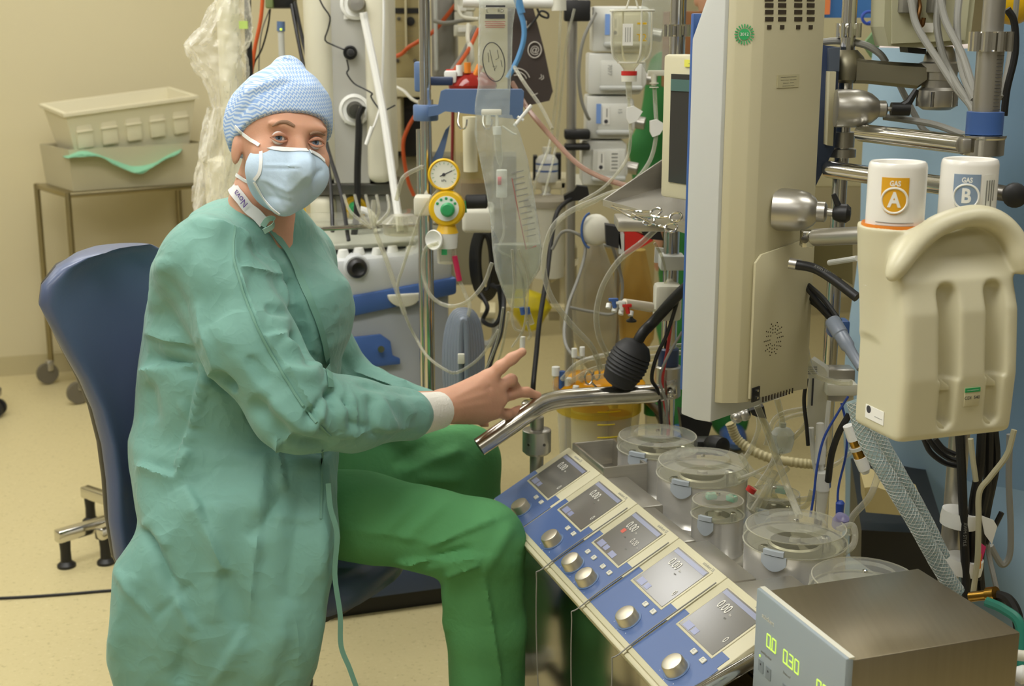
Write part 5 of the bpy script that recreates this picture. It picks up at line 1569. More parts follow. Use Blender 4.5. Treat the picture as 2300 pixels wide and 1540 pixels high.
# green cloth over the tub's rim
gc = []
base = TM
def tubp(u, v, d): return px(u, v, w0.y + d)
rows_ = [[(140, 352), (180, 331), (205, 338), (250, 350), (300, 362), (345, 360), (380, 342), (412, 330)],
         [(148, 354), (182, 345), (215, 348), (255, 366), (300, 386), (340, 375), (375, 355), (404, 342)],
         [(150, 355), (180, 352), (225, 352), (262, 372), (311, 390), (338, 378), (368, 360), (396, 348)]]
cl_v, cl_f = [], []
dd = (0.10, -0.012, -0.02)
fine = []
for r_, d in zip(rows_, dd):
    fine.append(catmull([px(u, v, w0.y + d - 0.02 + (u - 150) * 0.00105) for u, v in r_], 5))
rr = []
for j in range(9):
    t = j / 8 * 2
    a = min(int(t), 1); f = t - a
    rr.append([p.lerp(q, f) + Vector((0, -0.012 * noise.noise(p * 25 + Vector((j, 0, 0))), 0)) for p, q in zip(fine[a], fine[a + 1])])
two = rr + [[p + Vector((0, 0.003, -0.001)) for p in r] for r in reversed(rr)]
MB().loft(two + [rr[0]], closed=False, caps=False).build('green_cloth', mat('green_cloth', '#7fb795', 0.75), label='mint green cloth draped over the rim of the tub', cat='cloth', angle=60)

# ------------------------------------------------------------------ pillar wrapped in clear plastic
D = 3.6
pil = thing('wrapped_stand', 'tall white equipment stand wrapped in crumpled clear plastic', 'stand', Vector((px(510, 500, D).x, D, 0)))
b = px(520, 200, D)
MB().cyl((b.x, D, 0.06), (b.x, D, 2.3), 0.030, n=20).build('column', mat('column_cream', '#e4e0c8', 0.45), pil)
bb_ = px(498, 420, D)
MB().box((bb_.x, D + 0.02, 0.66), (0.09, 0.09, 1.10), 0.03).build('lower_column', mat('column_white', '#efead6', 0.4), pil)
MB().box((bb_.x, D + 0.05, 0.05), (0.5, 0.4, 0.08), 0.03).build('base', MT['white'], pil)
gq = px(547, 56, D - 0.035)
MB().box(gq, (0.022, 0.01, 0.02)).build('green_label', mat('lime_label', '#b5cf6a', 0.6), pil, smooth=False)
def film(name, pr, D0, dep, seed, ph=0.0):
    rings = []
    sec = []
    for i in range(len(pr) - 1):
        for k in range(7):
            t = k / 7
            sec.append([pr[i][j] * (1 - t) + pr[i + 1][j] * t for j in range(3)])
    sec.append(list(pr[-1]))
    for v, ul, ur in sec:
        c = px((ul + ur) / 2, v, D0); hw = (px(ur, v, D0).x - px(ul, v, D0).x) / 2
        ring = []
        for i in range(44):
            t = 2 * math.pi * i / 44
            q = Vector((math.cos(t) * 3, math.sin(t) * 3, v * 0.02 + seed))
            k = 1 + 0.30 * noise.noise(q) + 0.16 * noise.noise(q * 2.6)
            ring.append(Vector((c.x + hw * math.cos(t) * min(k, 1.15), c.y + dep * math.sin(t) * k, c.z + 0.012 * noise.noise(q * 1.7))))
        rings.append(ring)
    return MB().loft(rings, caps=False).build(name, MT['film'], pil, angle=20)
film('plastic_cover', [(-60, 505, 575), (0, 485, 560), (60, 455, 562), (105, 412, 560), (150, 440, 556), (200, 470, 545), (250, 480, 540), (310, 465, 535), (380, 440, 530), (450, 438, 528)], D, 0.05, 1.0)
film('plastic_cover', [(240, 470, 545), (330, 452, 534), (420, 447, 526), (520, 432, 520), (640, 425, 520)], D - 0.02, 0.07, 9.0)
# ------------------------------------------------------------------ ceiling pendant
D = 3.7
def X_(u, v=200, d=D): return px(u, v, d).x
PEN = mat('pendant_cream', '#dcd8c2', 0.45); PENG = mat('pendant_grey', '#b3b2aa', 0.5)
zb_, zt_ = px(780, 412, D).z, 2.55
pen = thing('ceiling_pendant', 'cream and grey medical gas pendant column behind the blue cap', 'pendant', (X_(780), D + 0.1, zb_ - 0.15))
def vbox(u0, u1, d0, d1, v0, v1, bev, nm, m, par, ztop=None):
    x0, x1 = X_(u0, 200, d0), X_(u1, 200, d0)
    z1 = ztop if ztop else px(u0, v0, d0).z
    z0 = px(u0, v1, d0).z
    return MB().box(((x0 + x1) / 2, (d0 + d1) / 2, (z0 + z1) / 2), (x1 - x0, d1 - d0, z1 - z0), bev, seg=5).build(nm, m, par)
vbox(682, 754, 3.70, 3.92, 0, 412, 0.04, 'left_housing', PEN, pen, zt_)
vbox(744, 826, 3.715, 3.90, 0, 412, 0.003, 'outlet_panel', PENG, pen, zt_)
vbox(820, 876, 3.68, 3.92, 0, 412, 0.025, 'right_housing', PEN, pen, zt_)
vbox(690, 882, 3.72, 3.90, 412, 438, 0.004, 'lower_band', MT['darksteel'], pen)
vbox(684, 744, 3.72, 3.92, 438, 560, 0.03, 'lower_housing', PEN, pen)
vbox(742, 880, 3.76, 3.92, 438, 540, 0.005, 'lower_panel', PENG, pen)
def outlet(u, v, d, r, m1, m2, nm='gas_outlet'):
    q = px(u, v, d)
    o = MB().lathe([(r, 0), (r, 0.008), (r * 0.8, 0.012), (r * 0.75, 0.008), (0.0001, 0.008)], q, (0, -1, 0), 28).build(nm, m1, pen)
    MB().lathe([(r * 0.55, 0.006), (r * 0.55, 0.03), (r * 0.42, 0.04), (r * 0.42, 0.055), (0.0001, 0.056)], q, (0.15, -1, 0), 20).build('coupling', m2, o)
    return o
outlet(797, 246, 3.71, 0.043, MT['white'], MT['darksteel']); outlet(800, 8, 3.71, 0.043, MT['white'], MT['satin'])
outlet(797, 466, 3.75, 0.034, MT['yellow'], MT['green']); outlet(664, 476, 3.76, 0.030, MT['yellow'], MT['green'])
outlet(787, 118, 3.71, 0.019, MT['black'], MT['rubber'], 'socket_knob')
for u, v in ((792, 38), (793, 272), (794, 497), (664, 500)):
    l_ = MB().box(px(u, v, 3.708), (0.048, 0.003, 0.011)).build('outlet_label', MT['paper'], pen, smooth=False)
    text('——— ——', 0.005, face_frame(px(u, v, 3.706), (1, 0, 0), (0, 0, 1)), MT['ink'], l_, 'print', 0.0001)
cable('gas_hose', [(815, 238, 3.62), (807, 262, 3.62), (806, 300, 3.62), (803, 380, 3.62), (802, 470, 3.62), (795, 530, 3.62)], 0.0095, MT['black'], pen)
MB().cyl(px(812, 240, 3.62), px(806, 285, 3.62), 0.008, n=12).build('hose_fitting', MT['chrome'], pen)
cable('gas_hose', [(816, 28, 3.60), (822, 60, 3.60), (845, 170, 3.58), (865, 280, 3.55), (885, 420, 3.5), (900, 520, 3.45)], 0.0105, MT['white'], pen)
cable('thin_lead', [(862, -10, 3.62), (862, 60, 3.62), (859, 170, 3.62), (856, 230, 3.61), (845, 270, 3.60), (835, 295, 3.6)], 0.0035, MT['white'], pen)
MB().cyl(px(836, 285, 3.6), px(822, 325, 3.59), 0.0065, 0.005, 12).build('lead_end', MT['white'], pen)
for pts in (((714, -10, 3.67), (726, 15, 3.67), (741, 38, 3.67), (737, 65, 3.67), (730, 90, 3.67), (750, 102, 3.67), (772, 111, 3.66)), ((779, 134, 3.66), (783, 155, 3.67), (779, 165, 3.67), (795, 187, 3.67), (815, 198, 3.66), (836, 210, 3.65), (833, 217, 3.65), (848, 240, 3.64), (860, 249, 3.64), (888, 236, 3.64))):
    cable('black_wire', pts, 0.0022, MT['black'], pen, sm=3)
cable('hose_to_outlet', [(806, 470, 3.68), (825, 475, 3.66), (840, 490, 3.65), (848, 520, 3.64)], 0.010, MT['white'], pen)
# black junction box with hanging cables
jb = thing('junction_box', 'black and green junction box with hanging cables above the blue cap', 'box', px(625, 15, 3.9))
MB().box(px(632, -22, 3.9), (0.075, 0.08, 0.10), 0.008).build('housing', MT['black'], jb)
MB().box(px(608, -18, 3.88), (0.022, 0.07, 0.09), 0.005).build('green_cover', mat('olive_green', '#7a8a5a', 0.5), jb)
for pts, r, m in ((((592, -40, 3.85), (586, 40, 3.85), (572, 110, 3.85), (563, 180, 3.85), (562, 230, 3.85)), 0.0055, 'orangecable'), (((556, -40, 3.75), (557, 60, 3.75), (560, 140, 3.75), (562, 240, 3.75)), 0.0095, 'black'),
                  (((607, 20, 3.86), (602, 60, 3.86), (588, 110, 3.86), (572, 140, 3.86), (566, 170, 3.86)), 0.0025, 'black'), (((605, 22, 3.87), (588, 70, 3.87), (582, 130, 3.87), (582, 190, 3.87)), 0.002, 'greycable'),
                  (((655, 10, 3.84), (668, 80, 3.8), (685, 160, 3.76), (715, 260, 3.7), (738, 380, 3.6), (745, 460, 3.5), (747, 520, 3.45)), 0.0055, 'black'), (((662, 5, 3.84), (680, 90, 3.8), (705, 190, 3.74), (735, 330, 3.6), (765, 430, 3.5), (783, 540, 3.42)), 0.0055, 'black')):
    cable('hanging_cable', pts, r, MT[m], jb)
bw = thing('signal_rod', 'slim blue-grey rod with a small lamp above the blue cap', 'rod', px(631, 170, 4.1))
q_ = px(631, 66, 4.1)
MB().cyl((q_.x, q_.y, 0.03), q_, 0.0095, n=16).build('rod', MT['greyplastic'], bw)
MB().lathe([(0.16, 0), (0.16, 0.02), (0.02, 0.04)], (q_.x, q_.y, 0), ZZ, 24).build('foot', MT['darksteel'], bw)
MB().cyl(px(631, 70, 4.1), px(631, 48, 4.1), 0.0125, n=16).build('cap', MT['bluegrey'], bw)
MB().ball(px(631, 66, 4.088), 0.0035, 10).build('lamp', mat('lime_lamp', '#d9f04a', 0.3, emit='#d2f03a', es=1.0), bw)

# ------------------------------------------------------------------ rack behind the infusion pole
D = 4.35
rk = thing('equipment_rack', 'beige equipment rack with dark slots behind the infusion pole', 'rack', px(905, 520, D))
RK = mat('rack_beige', '#a4976a', 0.5); RKW = mat('rack_cream', '#c9c2a0', 0.5)
vb = lambda u0, u1, d0, d1, v0, v1, bev, nm, m, par, zt=None: vbox(u0, u1, d0, d1, v0, v1, bev, nm, m, par, zt)
vb(876, 952, 4.35, 4.65, -60, 175, 0.004, 'upper_unit', RK, rk)
vb(876, 948, 4.33, 4.65, 175, 218, 0.004, 'shelf_front', RKW, rk)
vb(876, 955, 4.45, 4.65, 218, 350, 0.002, 'dark_bay', MT['black'], rk)
vb(876, 900, 4.34, 4.6, 220, 340, 0.004, 'bay_post', RKW, rk)
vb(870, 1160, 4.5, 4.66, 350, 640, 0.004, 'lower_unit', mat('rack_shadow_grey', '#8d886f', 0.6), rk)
for u0, u1, v0, v1 in ((880, 911, 18, 30), (918, 948, 18, 30)):
    vb(u0, u1, 4.346, 4.36, v0, v1, 0, 'dark_slot', MT['black'], rk)
for u, v in ((896, 42), (893, 136), (932, 136), (878, 70), (877, 115)):
    MB().lathe([(0.006, 0), (0.006, 0.003), (0.0001, 0.004)], px(u, v, 4.348), (0, -1, 0), 10).build('screw', MT['darksteel'], rk)
MB().lathe([(0.014, 0), (0.014, 0.004), (0.0001, 0.005)], px(922, 48, 4.348), (0, -1, 0), 16).build('round_socket', MT['black'], rk)
for i, v in enumerate((70, 80, 92, 100, 108)):
    text('— —— ———', 0.012, face_frame(px(900, v, 4.347), (1, 0, 0), (0, 0, 1)), MT['inkgrey'], rk, 'caption', 0.0001)
vb(912, 916, 4.33, 4.36, -40, 118, 0.001, 'front_rail', RKW, rk)
cable('rack_cable', [(875, 130, 4.3), (900, 122, 4.28), (918, 106, 4.26), (935, 96, 4.25), (972, 72, 4.25), (1000, 40, 4.25), (1025, 8, 4.25), (1050, -20, 4.25)], 0.0065, MT['orangecable'], rk)
cable('rack_cable', [(890, 195, 4.28), (908, 205, 4.2), (925, 222, 4.1), (940, 230, 4.0)], 0.005, MT['white'], rk)
cable('rack_cable', [(938, 250, 4.3), (915, 290, 4.3), (905, 330, 4.3), (915, 400, 4.3), (930, 440, 4.3)], 0.006, MT['orangecable'], rk)
vb(970, 1022, 4.3, 4.6, -60, 180, 0.02, 'grey_duct', mat('duct_grey', '#8f8d86', 0.5), rk)
vb(976, 984, 4.22, 4.28, -60, 160, 0.006, 'conduit', MT['greyplastic'], rk)
for u0, u1, v0, v1 in ((1022, 1066, -10, 24), (1022, 1062, 26, 50), (1020, 1060, 56, 82)):
    vb(u0, u1, 4.2, 4.35, v0, v1, 0.004, 'module_box', MT['offwhite'], rk)
for v in (15, 62):
    vb(1030, 1048, 4.19, 4.21, v, v + 10, 0.001, 'module_label', MT['paper'], rk)
cable('rack_cable', [(975, 47, 4.12), (1000, 52, 4.1), (1030, 48, 4.1), (1075, 42, 4.1)], 0.006, MT['greycable'], rk)
cable('rack_cable', [(1032, -10, 4.1), (1028, 15, 4.1), (1040, 38, 4.08), (1075, 43, 4.05)], 0.005, MT['offwhite'], rk)
for i in range(2):
    cable('rack_cable', [(1068, 60, 4.05), (1045, 110, 4.0), (1020, 150, 3.95), (1012, 162, 3.9)], 0.006, MT['orangecable'] if i else MT['greycable'], rk) if i == 0 else cable('rack_cable', [(1075, 65, 4.02), (1052, 112, 3.97), (1025, 152, 3.92), (1016, 164, 3.9)], 0.006, MT['orangecable'], rk)
cable('rack_cable', [(1052, 55, 4.05), (1051, 90, 4.0), (1060, 120, 4.0), (1062, 140, 4.0)], 0.006, MT['offwhite'], rk)
MB().ball(px(1056, 122, 3.98), (0.012, 0.012, 0.035), 14).build('cable_plug', MT['offwhite'], rk)

# ------------------------------------------------------------------ autotransfusion machine
cor = px(1014, 640, 3.46)
CS, CN = E2, E1
CM2 = frame((cor.x, cor.y, 0), TH)     # x along the front (right end = 0), y into the machine, z up
CSW = mat('machine_white', '#c9cccd', 0.4); CSB = mat('machine_blue', '#42629e', 0.35); CSG = mat('machine_grey', '#a6aaae', 0.45)
cs = thing('cell_saver', 'white and blue autotransfusion machine behind the seated person', 'machine', CM2 @ Vector((-0.2, 0.2, 0)))
def zf(u, v, y=0.0):
    """front-plane x and height of a pixel"""
    o = Vector((0, 0, CAMZ)); d = px(u, v, 1.0) - o
    Mi = CM2.inverted(); ol, dl = Mi @ o, Mi.to_3x3() @ d
    t = (y - ol.y) / dl.y
    return ol.x + dl.x * t, ol.z + dl.z * t
LEN = 0.44
bl_, br_ = zf(690, 688), zf(1012, 621)
cl_, cr2 = zf(690, 740), zf(1012, 660)
MB(CM2).prism([(-LEN, 0.20), (0, 0.20), (0, cr2[1] + 0.02), (-LEN, cl_[1] + 0.02)], 0.012, 0.36, 'xz', bev=0.02).build('lower_body', CSG, cs)
MB(CM2).prism([(-LEN - 0.01, cl_[1]), (0.012, cr2[1]), (0.012, br_[1]), (-LEN - 0.01, bl_[1])], -0.012, 0.37, 'xz', bev=0.008).build('blue_belt', CSB, cs)
ut = zf(1000, 540)[1]; ul2 = zf(700, 590)[1]
MB(CM2).prism([(-LEN, bl_[1] - 0.01), (0.004, br_[1] - 0.01), (0.004, ut), (-0.06, ut + 0.006), (-0.10, ut - 0.03), (-LEN, ul2 - 0.0)], -0.004, 0.36, 'xz', bev=0.015).build('upper_body', CSW, cs)
zs1 = br_[1]
kx, kz = zf(800, 600)
kq = CM2 @ Vector((kx, -0.004, kz))
MB().lathe([(0.026, -0.02), (0.026, 0.012), (0.022, 0.02), (0.017, 0.024), (0.012, 0.020), (0.0001, 0.019)], kq, CN, 28).build('black_knob', MT['black'], cs)
MB().lathe([(0.034, -0.03), (0.034, 0.0), (0.030, 0.004)], kq, CN, 28).build('knob_collar', CSW, cs)
lx, lz = zf(905, 664)
lt_ = []
for i in range(17):
    a = math.pi * i / 16
    lt_.append((lx + 0.045 * math.cos(a + math.pi), lz + 0.008 + 0.034 * math.sin(a + math.pi)))
MB(CM2).prism(lt_, -0.022, -0.004, 'xz', bev=0.003).build('latch', MT['offwhite'], cs)
sx_, sz_ = zf(918, 615)
stq = MB().tube([CM2 @ Vector((sx_ + 0.0105 * math.cos(k * math.pi / 12), -0.002, sz_ + 0.0105 * math.sin(k * math.pi / 12))) for k in range(24)], 0.0014, 6, True).build('warning_ring', mat('warning_red', '#a8382f', 0.6), cs)
text('✗', 0.018, CM2 @ face_frame((sx_, -0.003, sz_), (1, 0, 0), (0, 0, 1)), MT['ink'], stq, 'warning_symbol', 0.0001)
# blue pad lower on the front
x0, z0 = zf(790, 762); x1, z1 = zf(880, 800)
MB(CM2).prism([(x0 - 0.2, z0), (x1 - 0.03, z0 + 0.01), (x1 - 0.005, z0 - 0.01), (x1, z1 + 0.005), (x1 + 0.02, z1 - 0.005), (x1 + 0.02, z1 - 0.02), (x0 - 0.2, z1 - 0.03)], -0.012, 0.0, 'xz', bev=0.002).build('blue_pad', CSB, cs)
hx, hz = zf(850, 778)
MB().lathe([(0.005, 0), (0.005, 0.012), (0.009, 0.014), (0.009, 0.02)], CM2 @ Vector((hx, -0.012, hz)), CN, 12).build('peg', MT['chrome'], cs)
# base
MB(CM2).box((-LEN / 2, 0.19, 0.115), (LEN + 0.10, 0.46, 0.14), 0.02).build('blue_base', mat('base_dark_blue', '#3b4f78', 0.45), cs)
MB(CM2).box((-LEN / 2, 0.19, 0.024), (LEN + 0.06, 0.42, 0.048)).build('dark_underside', MT['black'], cs)
# clear lid and centrifuge top
ltop = ut - 0.02
MB(CM2).box((-LEN / 2, 0.20, ltop + 0.03), (LEN - 0.02, 0.30, 0.06), 0.01).build('clear_lid', MT['clearlid'], cs)
MB(CM2).box((-LEN / 2, 0.055, ltop + 0.058), (LEN, 0.012, 0.012), 0.003).build('lid_rail', MT['chrome'], cs)
MB(CM2).box((-LEN / 2, 0.20, ltop + 0.005), (LEN - 0.06, 0.26, 0.012), 0.004).build('work_top', MT['greyplastic'], cs)
for i in range(7):
    q = CM2 @ Vector((-0.10 - i * 0.045, 0.03 + 0.02 * (i % 2), ltop - 0.03))
    MB().lathe([(0.014, 0), (0.016, 0.02), (0.012, 0.035), (0.0001, 0.036)], q, ZZ, 14).build('valve', MT['white'], cs)
q = CM2 @ Vector((-0.22, 0.01, zs1 + 0.15))
MB().tube(catmull([q + Vector((0.02, -0.01, 0.06)), q + Vector((0.02, -0.03, 0.0)), q + Vector((0.05, -0.05, -0.08)), q + Vector((0.1, -0.09, -0.22))], 6), 0.006, 8).build('drain_tube', MT['clear'], cs)
for i in range(5):
    MB().tube(catmull([q + Vector((-0.06 + i * 0.028, 0.02, 0.07)), q + Vector((-0.04 + i * 0.024, -0.01, 0.03)), q + Vector((0.015, -0.03, -0.01))], 4), 0.004, 8).build('manifold_tube', MT['clear'], cs)
vq = px(868, 500, 3.5)
MB().lathe([(0.05, 0.0), (0.055, 0.03), (0.03, 0.05), (0.0001, 0.052)], px(905, 525, 3.45), ZZ, 24).build('suction_dome', MT['clear'], cs)
MB().cyl(px(905, 520, 3.45), px(905, 486, 3.45), 0.014, n=14).build('dome_neck', MT['clear'], cs)

# infusion pole with blue bracket
ip = px(957, 300, 3.22)
pole = thing('infusion_pole', 'chrome infusion pole with a blue bracket arm beside the machine', 'pole', (ip.x, ip.y, 0.3))
MB().cyl((ip.x, ip.y, 0.30), (ip.x, ip.y, 2.3), 0.0135, n=18).build('pole', MT['chrome'], pole)
MB().cyl((ip.x - 0.017, ip.y + 0.03, 0.30), (ip.x - 0.017, ip.y + 0.03, px(940, 290, 3.25).z), 0.009, n=14).build('thin_pole', MT['chrome'], pole)
BK = MT['bluegrey']
zu, zl_ = px(957, 236, 3.2).z, px(957, 272, 3.2).z
MB().lathe([(0.028, 0), (0.030, 0.003), (0.030, zu - zl_ - 0.003), (0.028, zu - zl_)], (ip.x, ip.y, zl_), ZZ, 24).build('bracket_collar', BK, pole)
MB().lathe([(0.018, 0), (0.018, 0.012)], (ip.x, ip.y, zu), ZZ, 18).build('steel_collar', MT['chrome'], pole)
a_, b_ = px(985, 202, 3.17), px(1176, 268, 3.30)
bra = MB(); pprism(bra, [(962, 240), (984, 236), (990, 205), (1000, 201), (1172, 201), (1177, 206), (1174, 262), (1165, 268), (1000, 250), (985, 258), (962, 262)], 3.17, (0, 0.035, 0))
bra.build('bracket_arm', BK, pole)
MB().box(px(944, 172, 3.25), (0.028, 0.03, px(944, 138, 3.25).z - px(944, 206, 3.25).z), 0.006).build('upper_bracket', BK, pole)
MB().box(px(985, 182, 3.3), (0.07, 0.04, 0.02), 0.004).build('rear_arm', MT['darkblue'], pole)
for u in (1040, 1096):
    hk = catmull(pxs((u - 10, 252, 3.16), (u - 12, 275, 3.15), (u - 4, 290, 3.145), (u + 6, 285, 3.14), (u + 9, 268, 3.14)), 5)
    MB().tube(hk, 0.0022, 8).build('hook', MT['chrome'], pole)
strut = MB(); pprism(strut, [(1000, 292), (1010, 282), (1000, 330), (984, 390), (958, 420), (940, 440), (935, 420), (965, 370), (985, 330)], 3.26, (0, 0.03, 0))
strut.build('blue_strut', BK, pole)

# vacuum regulator
rg = thing('vacuum_regulator', 'yellow vacuum regulator with a round gauge and green dial on the pole', 'regulator', px(1000, 560, 3.10))
gcn = px(997, 392, 3.10)
gd = Vector((-0.05, -1, 0.08)).normalized()
MB().lathe([(0.030, -0.035), (0.0365, -0.02), (0.0375, 0.0), (0.034, 0.004), (0.031, 0.002), (0.0305, -0.004), (0.0001, -0.004)], gcn, gd, 36).build('gauge_case', MT['yellow'], rg)
gf = MB().lathe([(0.031, 0.001), (0.0001, 0.0012)], gcn, gd, 32).build('gauge_face', mat('gauge_face', '#e8e6d6', 0.5), rg)
GM = face_frame(gcn + gd * 0.0025, (1, -0.05, 0), (0, 0.08, 1))
MB(GM @ Matrix.Rotation(RAD(25), 4, 'Z')).box((0.006, 0, 0.0004), (0.032, 0.0022, 0.0006)).build('needle', MT['ink'], gf, smooth=False)
MB(GM).lathe([(0.004, 0), (0.003, 0.002)], (0, 0, 0), ZZ, 12).build('needle_hub', MT['ink'], gf)
for i in range(13):
    MB(GM @ Matrix.Rotation(RAD(-40 + i * 21.5), 4, 'Z')).box((0.0262, 0, 0), (0.005, 0.001, 0.0005)).build('scale_tick', mat('scale_green', '#4f8f4a', 0.6) if 'scale_green' not in bpy.data.materials else bpy.data.materials['scale_green'], gf, smooth=False)
text('kPa', 0.008, GM @ Matrix.Translation((0, -0.014, 0)), MT['ink'], gf, 'print', 0.0001)
dcn = px(1003, 468, 3.09)
MB().lathe([(0.034, -0.05), (0.042, -0.03), (0.0425, -0.004), (0.038, 0.002), (0.030, 0.003), (0.0001, 0.0032)], dcn, gd, 36).build('dial_case', MT['yellow'], rg)
dl = MB().lathe([(0.029, 0.003), (0.029, 0.006), (0.0001, 0.0065)], dcn, gd, 32).build('dial_ring', MT['white'], rg)
MB().lathe([(0.0165, 0.006), (0.0165, 0.022), (0.012, 0.026), (0.0001, 0.0265)], dcn + Vector((0.004, 0, -0.002)), gd, 24).build('green_dial', MT['green'], rg)
for i in range(5):
    a = RAD(150 - i * 30)
    MB().lathe([(0.0035, 0), (0.0001, 0.0006)], dcn + gd * 0.0068 + Vector((math.cos(a) * 0.0235, 0, math.sin(a) * 0.0235)), gd, 10).build('dial_dot', MT['green'], dl)
MB().cyl(px(1003, 425, 3.12), px(1003, 410, 3.12), 0.018, n=14).build('neck', MT['yellow'], rg)
MB().cyl(px(1004, 505, 3.11), px(1004, 522, 3.11), 0.020, 0.027, 16).build('lower_neck', MT['yellow'], rg)
MB().cyl(px(1004, 522, 3.11), px(1004, 556, 3.11), 0.026, 0.024, 20).build('white_body', MT['white'], rg)
MB().cyl(px(1003, 552, 3.11), px(1003, 590, 3.11), 0.0235, 0.022, 18).build('clear_jar', MT['clear'], rg)
MB().box(px(998, 566, 3.083), (0.013, 0.002, 0.013)).build('green_sticker', MT['green'], rg, smooth=False)
MB().lathe([(0.012, 0), (0.021, 0.01), (0.024, 0.02), (0.022, 0.022), (0.012, 0.014), (0.0001, 0.012)], px(985, 538, 3.09), (-0.6, -1, 0.1), 24).build('side_cap', MT['white'], rg)
MB().box(px(950, 460, 3.17), (0.04, 0.06, 0.045), 0.006).build('pole_clamp', MT['offwhite'], rg)
MB().cyl(px(1030, 466, 3.12), px(1047, 464, 3.12), 0.014, n=16).build('green_plug', MT['green'], rg)
bh = MB().cyl(px(1045, 453, 3.16), px(1095, 452, 3.16), 0.017, n=18, bev=0.004).build('black_grip', MT['rubber'], rg)

# blood collection reservoir
br = px(1062, 300, 3.45)
cr_ = thing('collection_reservoir', 'clear collection reservoir with a red lid, orange caps and blood at its bottom', 'reservoir', (br.x, br.y, px(1060, 446, 3.45).z))
zA, zB = px(1062, 196, 3.45).z, px(1062, 446, 3.45).z
MB().lathe([(0.050, zB), (0.052, zB + 0.02), (0.056, zA)], (br.x, br.y, 0), ZZ, 32).build('shell', clear('amber_shell', '#efe6c0', 0.25, 0.8, surf='#e9dfba'), cr_)
MB().lathe([(0.048, zB + 0.002), (0.050, zB + 0.045), (0.0001, zB + 0.046)], (br.x, br.y, 0), ZZ, 28).build('blood', mat('blood', '#4a0f12', 0.25), cr_)
lid_ = MB().lathe([(0.060, zA - 0.004), (0.062, zA + 0.006), (0.055, zA + 0.02), (0.03, zA + 0.038), (0.0001, zA + 0.04)], (br.x, br.y, 0), ZZ, 32).build('lid', clear('red_translucent', '#c4483f', 0.55, 0.9, surf='#a8322c'), cr_)
MB().lathe([(0.062, zA - 0.014), (0.062, zA - 0.004)], (br.x, br.y, 0), ZZ, 32).build('white_rim', MT['offwhite'], cr_)
for u, v, m, tilt in ((1032, 158, 'white', 0), (1050, 152, 'orange', 0), (1068, 158, 'orange', 0.6)):
    q = px(u, v + 12, 3.42)
    MB().cyl(q, q + Vector((tilt * 0.02, 0, 0.026)), 0.0085, n=14).build('port_cap', MT[m], lid_)
MB().box(px(1012, 172, 3.42), (0.03, 0.03, 0.03), 0.004).build('side_port', MT['white'], lid_)
MB().cyl(px(1002, 162, 3.42), px(1020, 162, 3.42), 0.007, n=12).build('red_connector', MT['red'], lid_)
vb(1035, 1108, 3.36, 3.52, 470, 524, 0.012, 'mount', MT['offwhite'], cr_)
MB().cyl(px(1017, 250, 3.42), px(1015, 420, 3.42), 0.004, n=10).build('red_line', mat('dark_red_line', '#7a2a26', 0.4), cr_)
MB().cyl(px(1055, 262, 3.38), px(1057, 385, 3.38), 0.018, n=14).build('inner_filter', mat('cream_filter', '#e2dcbc', 0.6), cr_)

# infusion bags
def flat_bag(name, prof, D0, dep, m, par, seed=0.0, n=32):
    rings = []
    sec = []
    for i in range(len(prof) - 1):
        for k in range(5):
            t = k / 5; sec.append([prof[i][j] * (1 - t) + prof[i + 1][j] * t for j in range(len(prof[0]))])
    sec.append(list(prof[-1]))
    for s_ in sec:
        v, ul, ur = s_[:3]; dk = s_[3] if len(s_) > 3 else 1.0
        c = px((ul + ur) / 2, v, D0); hw = (px(ur, v, D0).x - px(ul, v, D0).x) / 2
        rings.append([Vector((c.x + hw * math.copysign(abs(math.cos(t)) ** 0.8, math.cos(t)), c.y + dep * dk * math.sin(t) * (1 + 0.25 * noise.noise(Vector((math.cos(t) * 2, v * 0.02, seed)))), c.z)) for t in [2 * math.pi * i / n for i in range(n)]])
    return MB().loft(rings).build(name, m, par, angle=60)
b1 = thing('infusion_bag', 'clear infusion bag with black print and a drawn oval, nearest the ceiling', 'infusion bag', px(1110, 260, 3.0), 'clear infusion bags')
FLU = clear('saline', '#e9ece4', 0.10, 0.5, rough=0.05, surf='#dfe2da')
flat_bag('bag', [(-60, 1082, 1158, 0.3), (0, 1076, 1160, 0.6), (60, 1075, 1152, 1), (130, 1073, 1150, 1), (190, 1074, 1147, 0.8), (225, 1068, 1145, 0.35), (250, 1066, 1145, 0.12), (258, 1068, 1144, 0.1)], 3.0, 0.020, MT['bag'], b1)
def bagtext(s_, size, u, v, D0, m, par, nm='print', sq=1.0):
    return text(s_, size, face_frame(px(u, v, D0), (1, 0, 0), (0, 0, 1)), m, par, nm, 0.0001, 'CENTER', sq)
MB().box(px(1113, 14, 2.976), (0.042, 0.001, 0.004)).build('print_bar', MT['ink'], b1, smooth=False)
bagtext('L       RD', 0.010, 1112, 25, 2.976, MT['ink'], b1)
MB().box(px(1112, 37, 2.976), (0.042, 0.001, 0.010)).build('print_bar', MT['ink'], b1, smooth=False)
rp = mat('faded_red_print', '#a8645c', 0.7)
for i in range(4): MB().box(px(1112, 49 + i * 4, 2.976), (0.045 - 0.004 * (i % 2), 0.001, 0.0018)).build('print_line', rp, b1, smooth=False)
ov = [px(1109 + 25 * math.cos(t), 139 + 43 * math.sin(t) + 8 * math.cos(t), 2.976) for t in [2 * math.pi * i / 32 for i in range(32)]]
MB().tube(ov, 0.0011, 6, True).build('marker_oval', MT['ink'], b1)
for pts in (((1100, 112), (1106, 140), (1112, 160)), ((1117, 112), (1120, 130), (1113, 134)), ((1096, 118), (1098, 140)), ((1125, 135), (1128, 150)), ((1106, 150), (1116, 148), (1110, 158))):
    MB().tube([px(u, v, 2.975) for u, v in pts], 0.0007, 5).build('scribble', MT['ink'], b1)
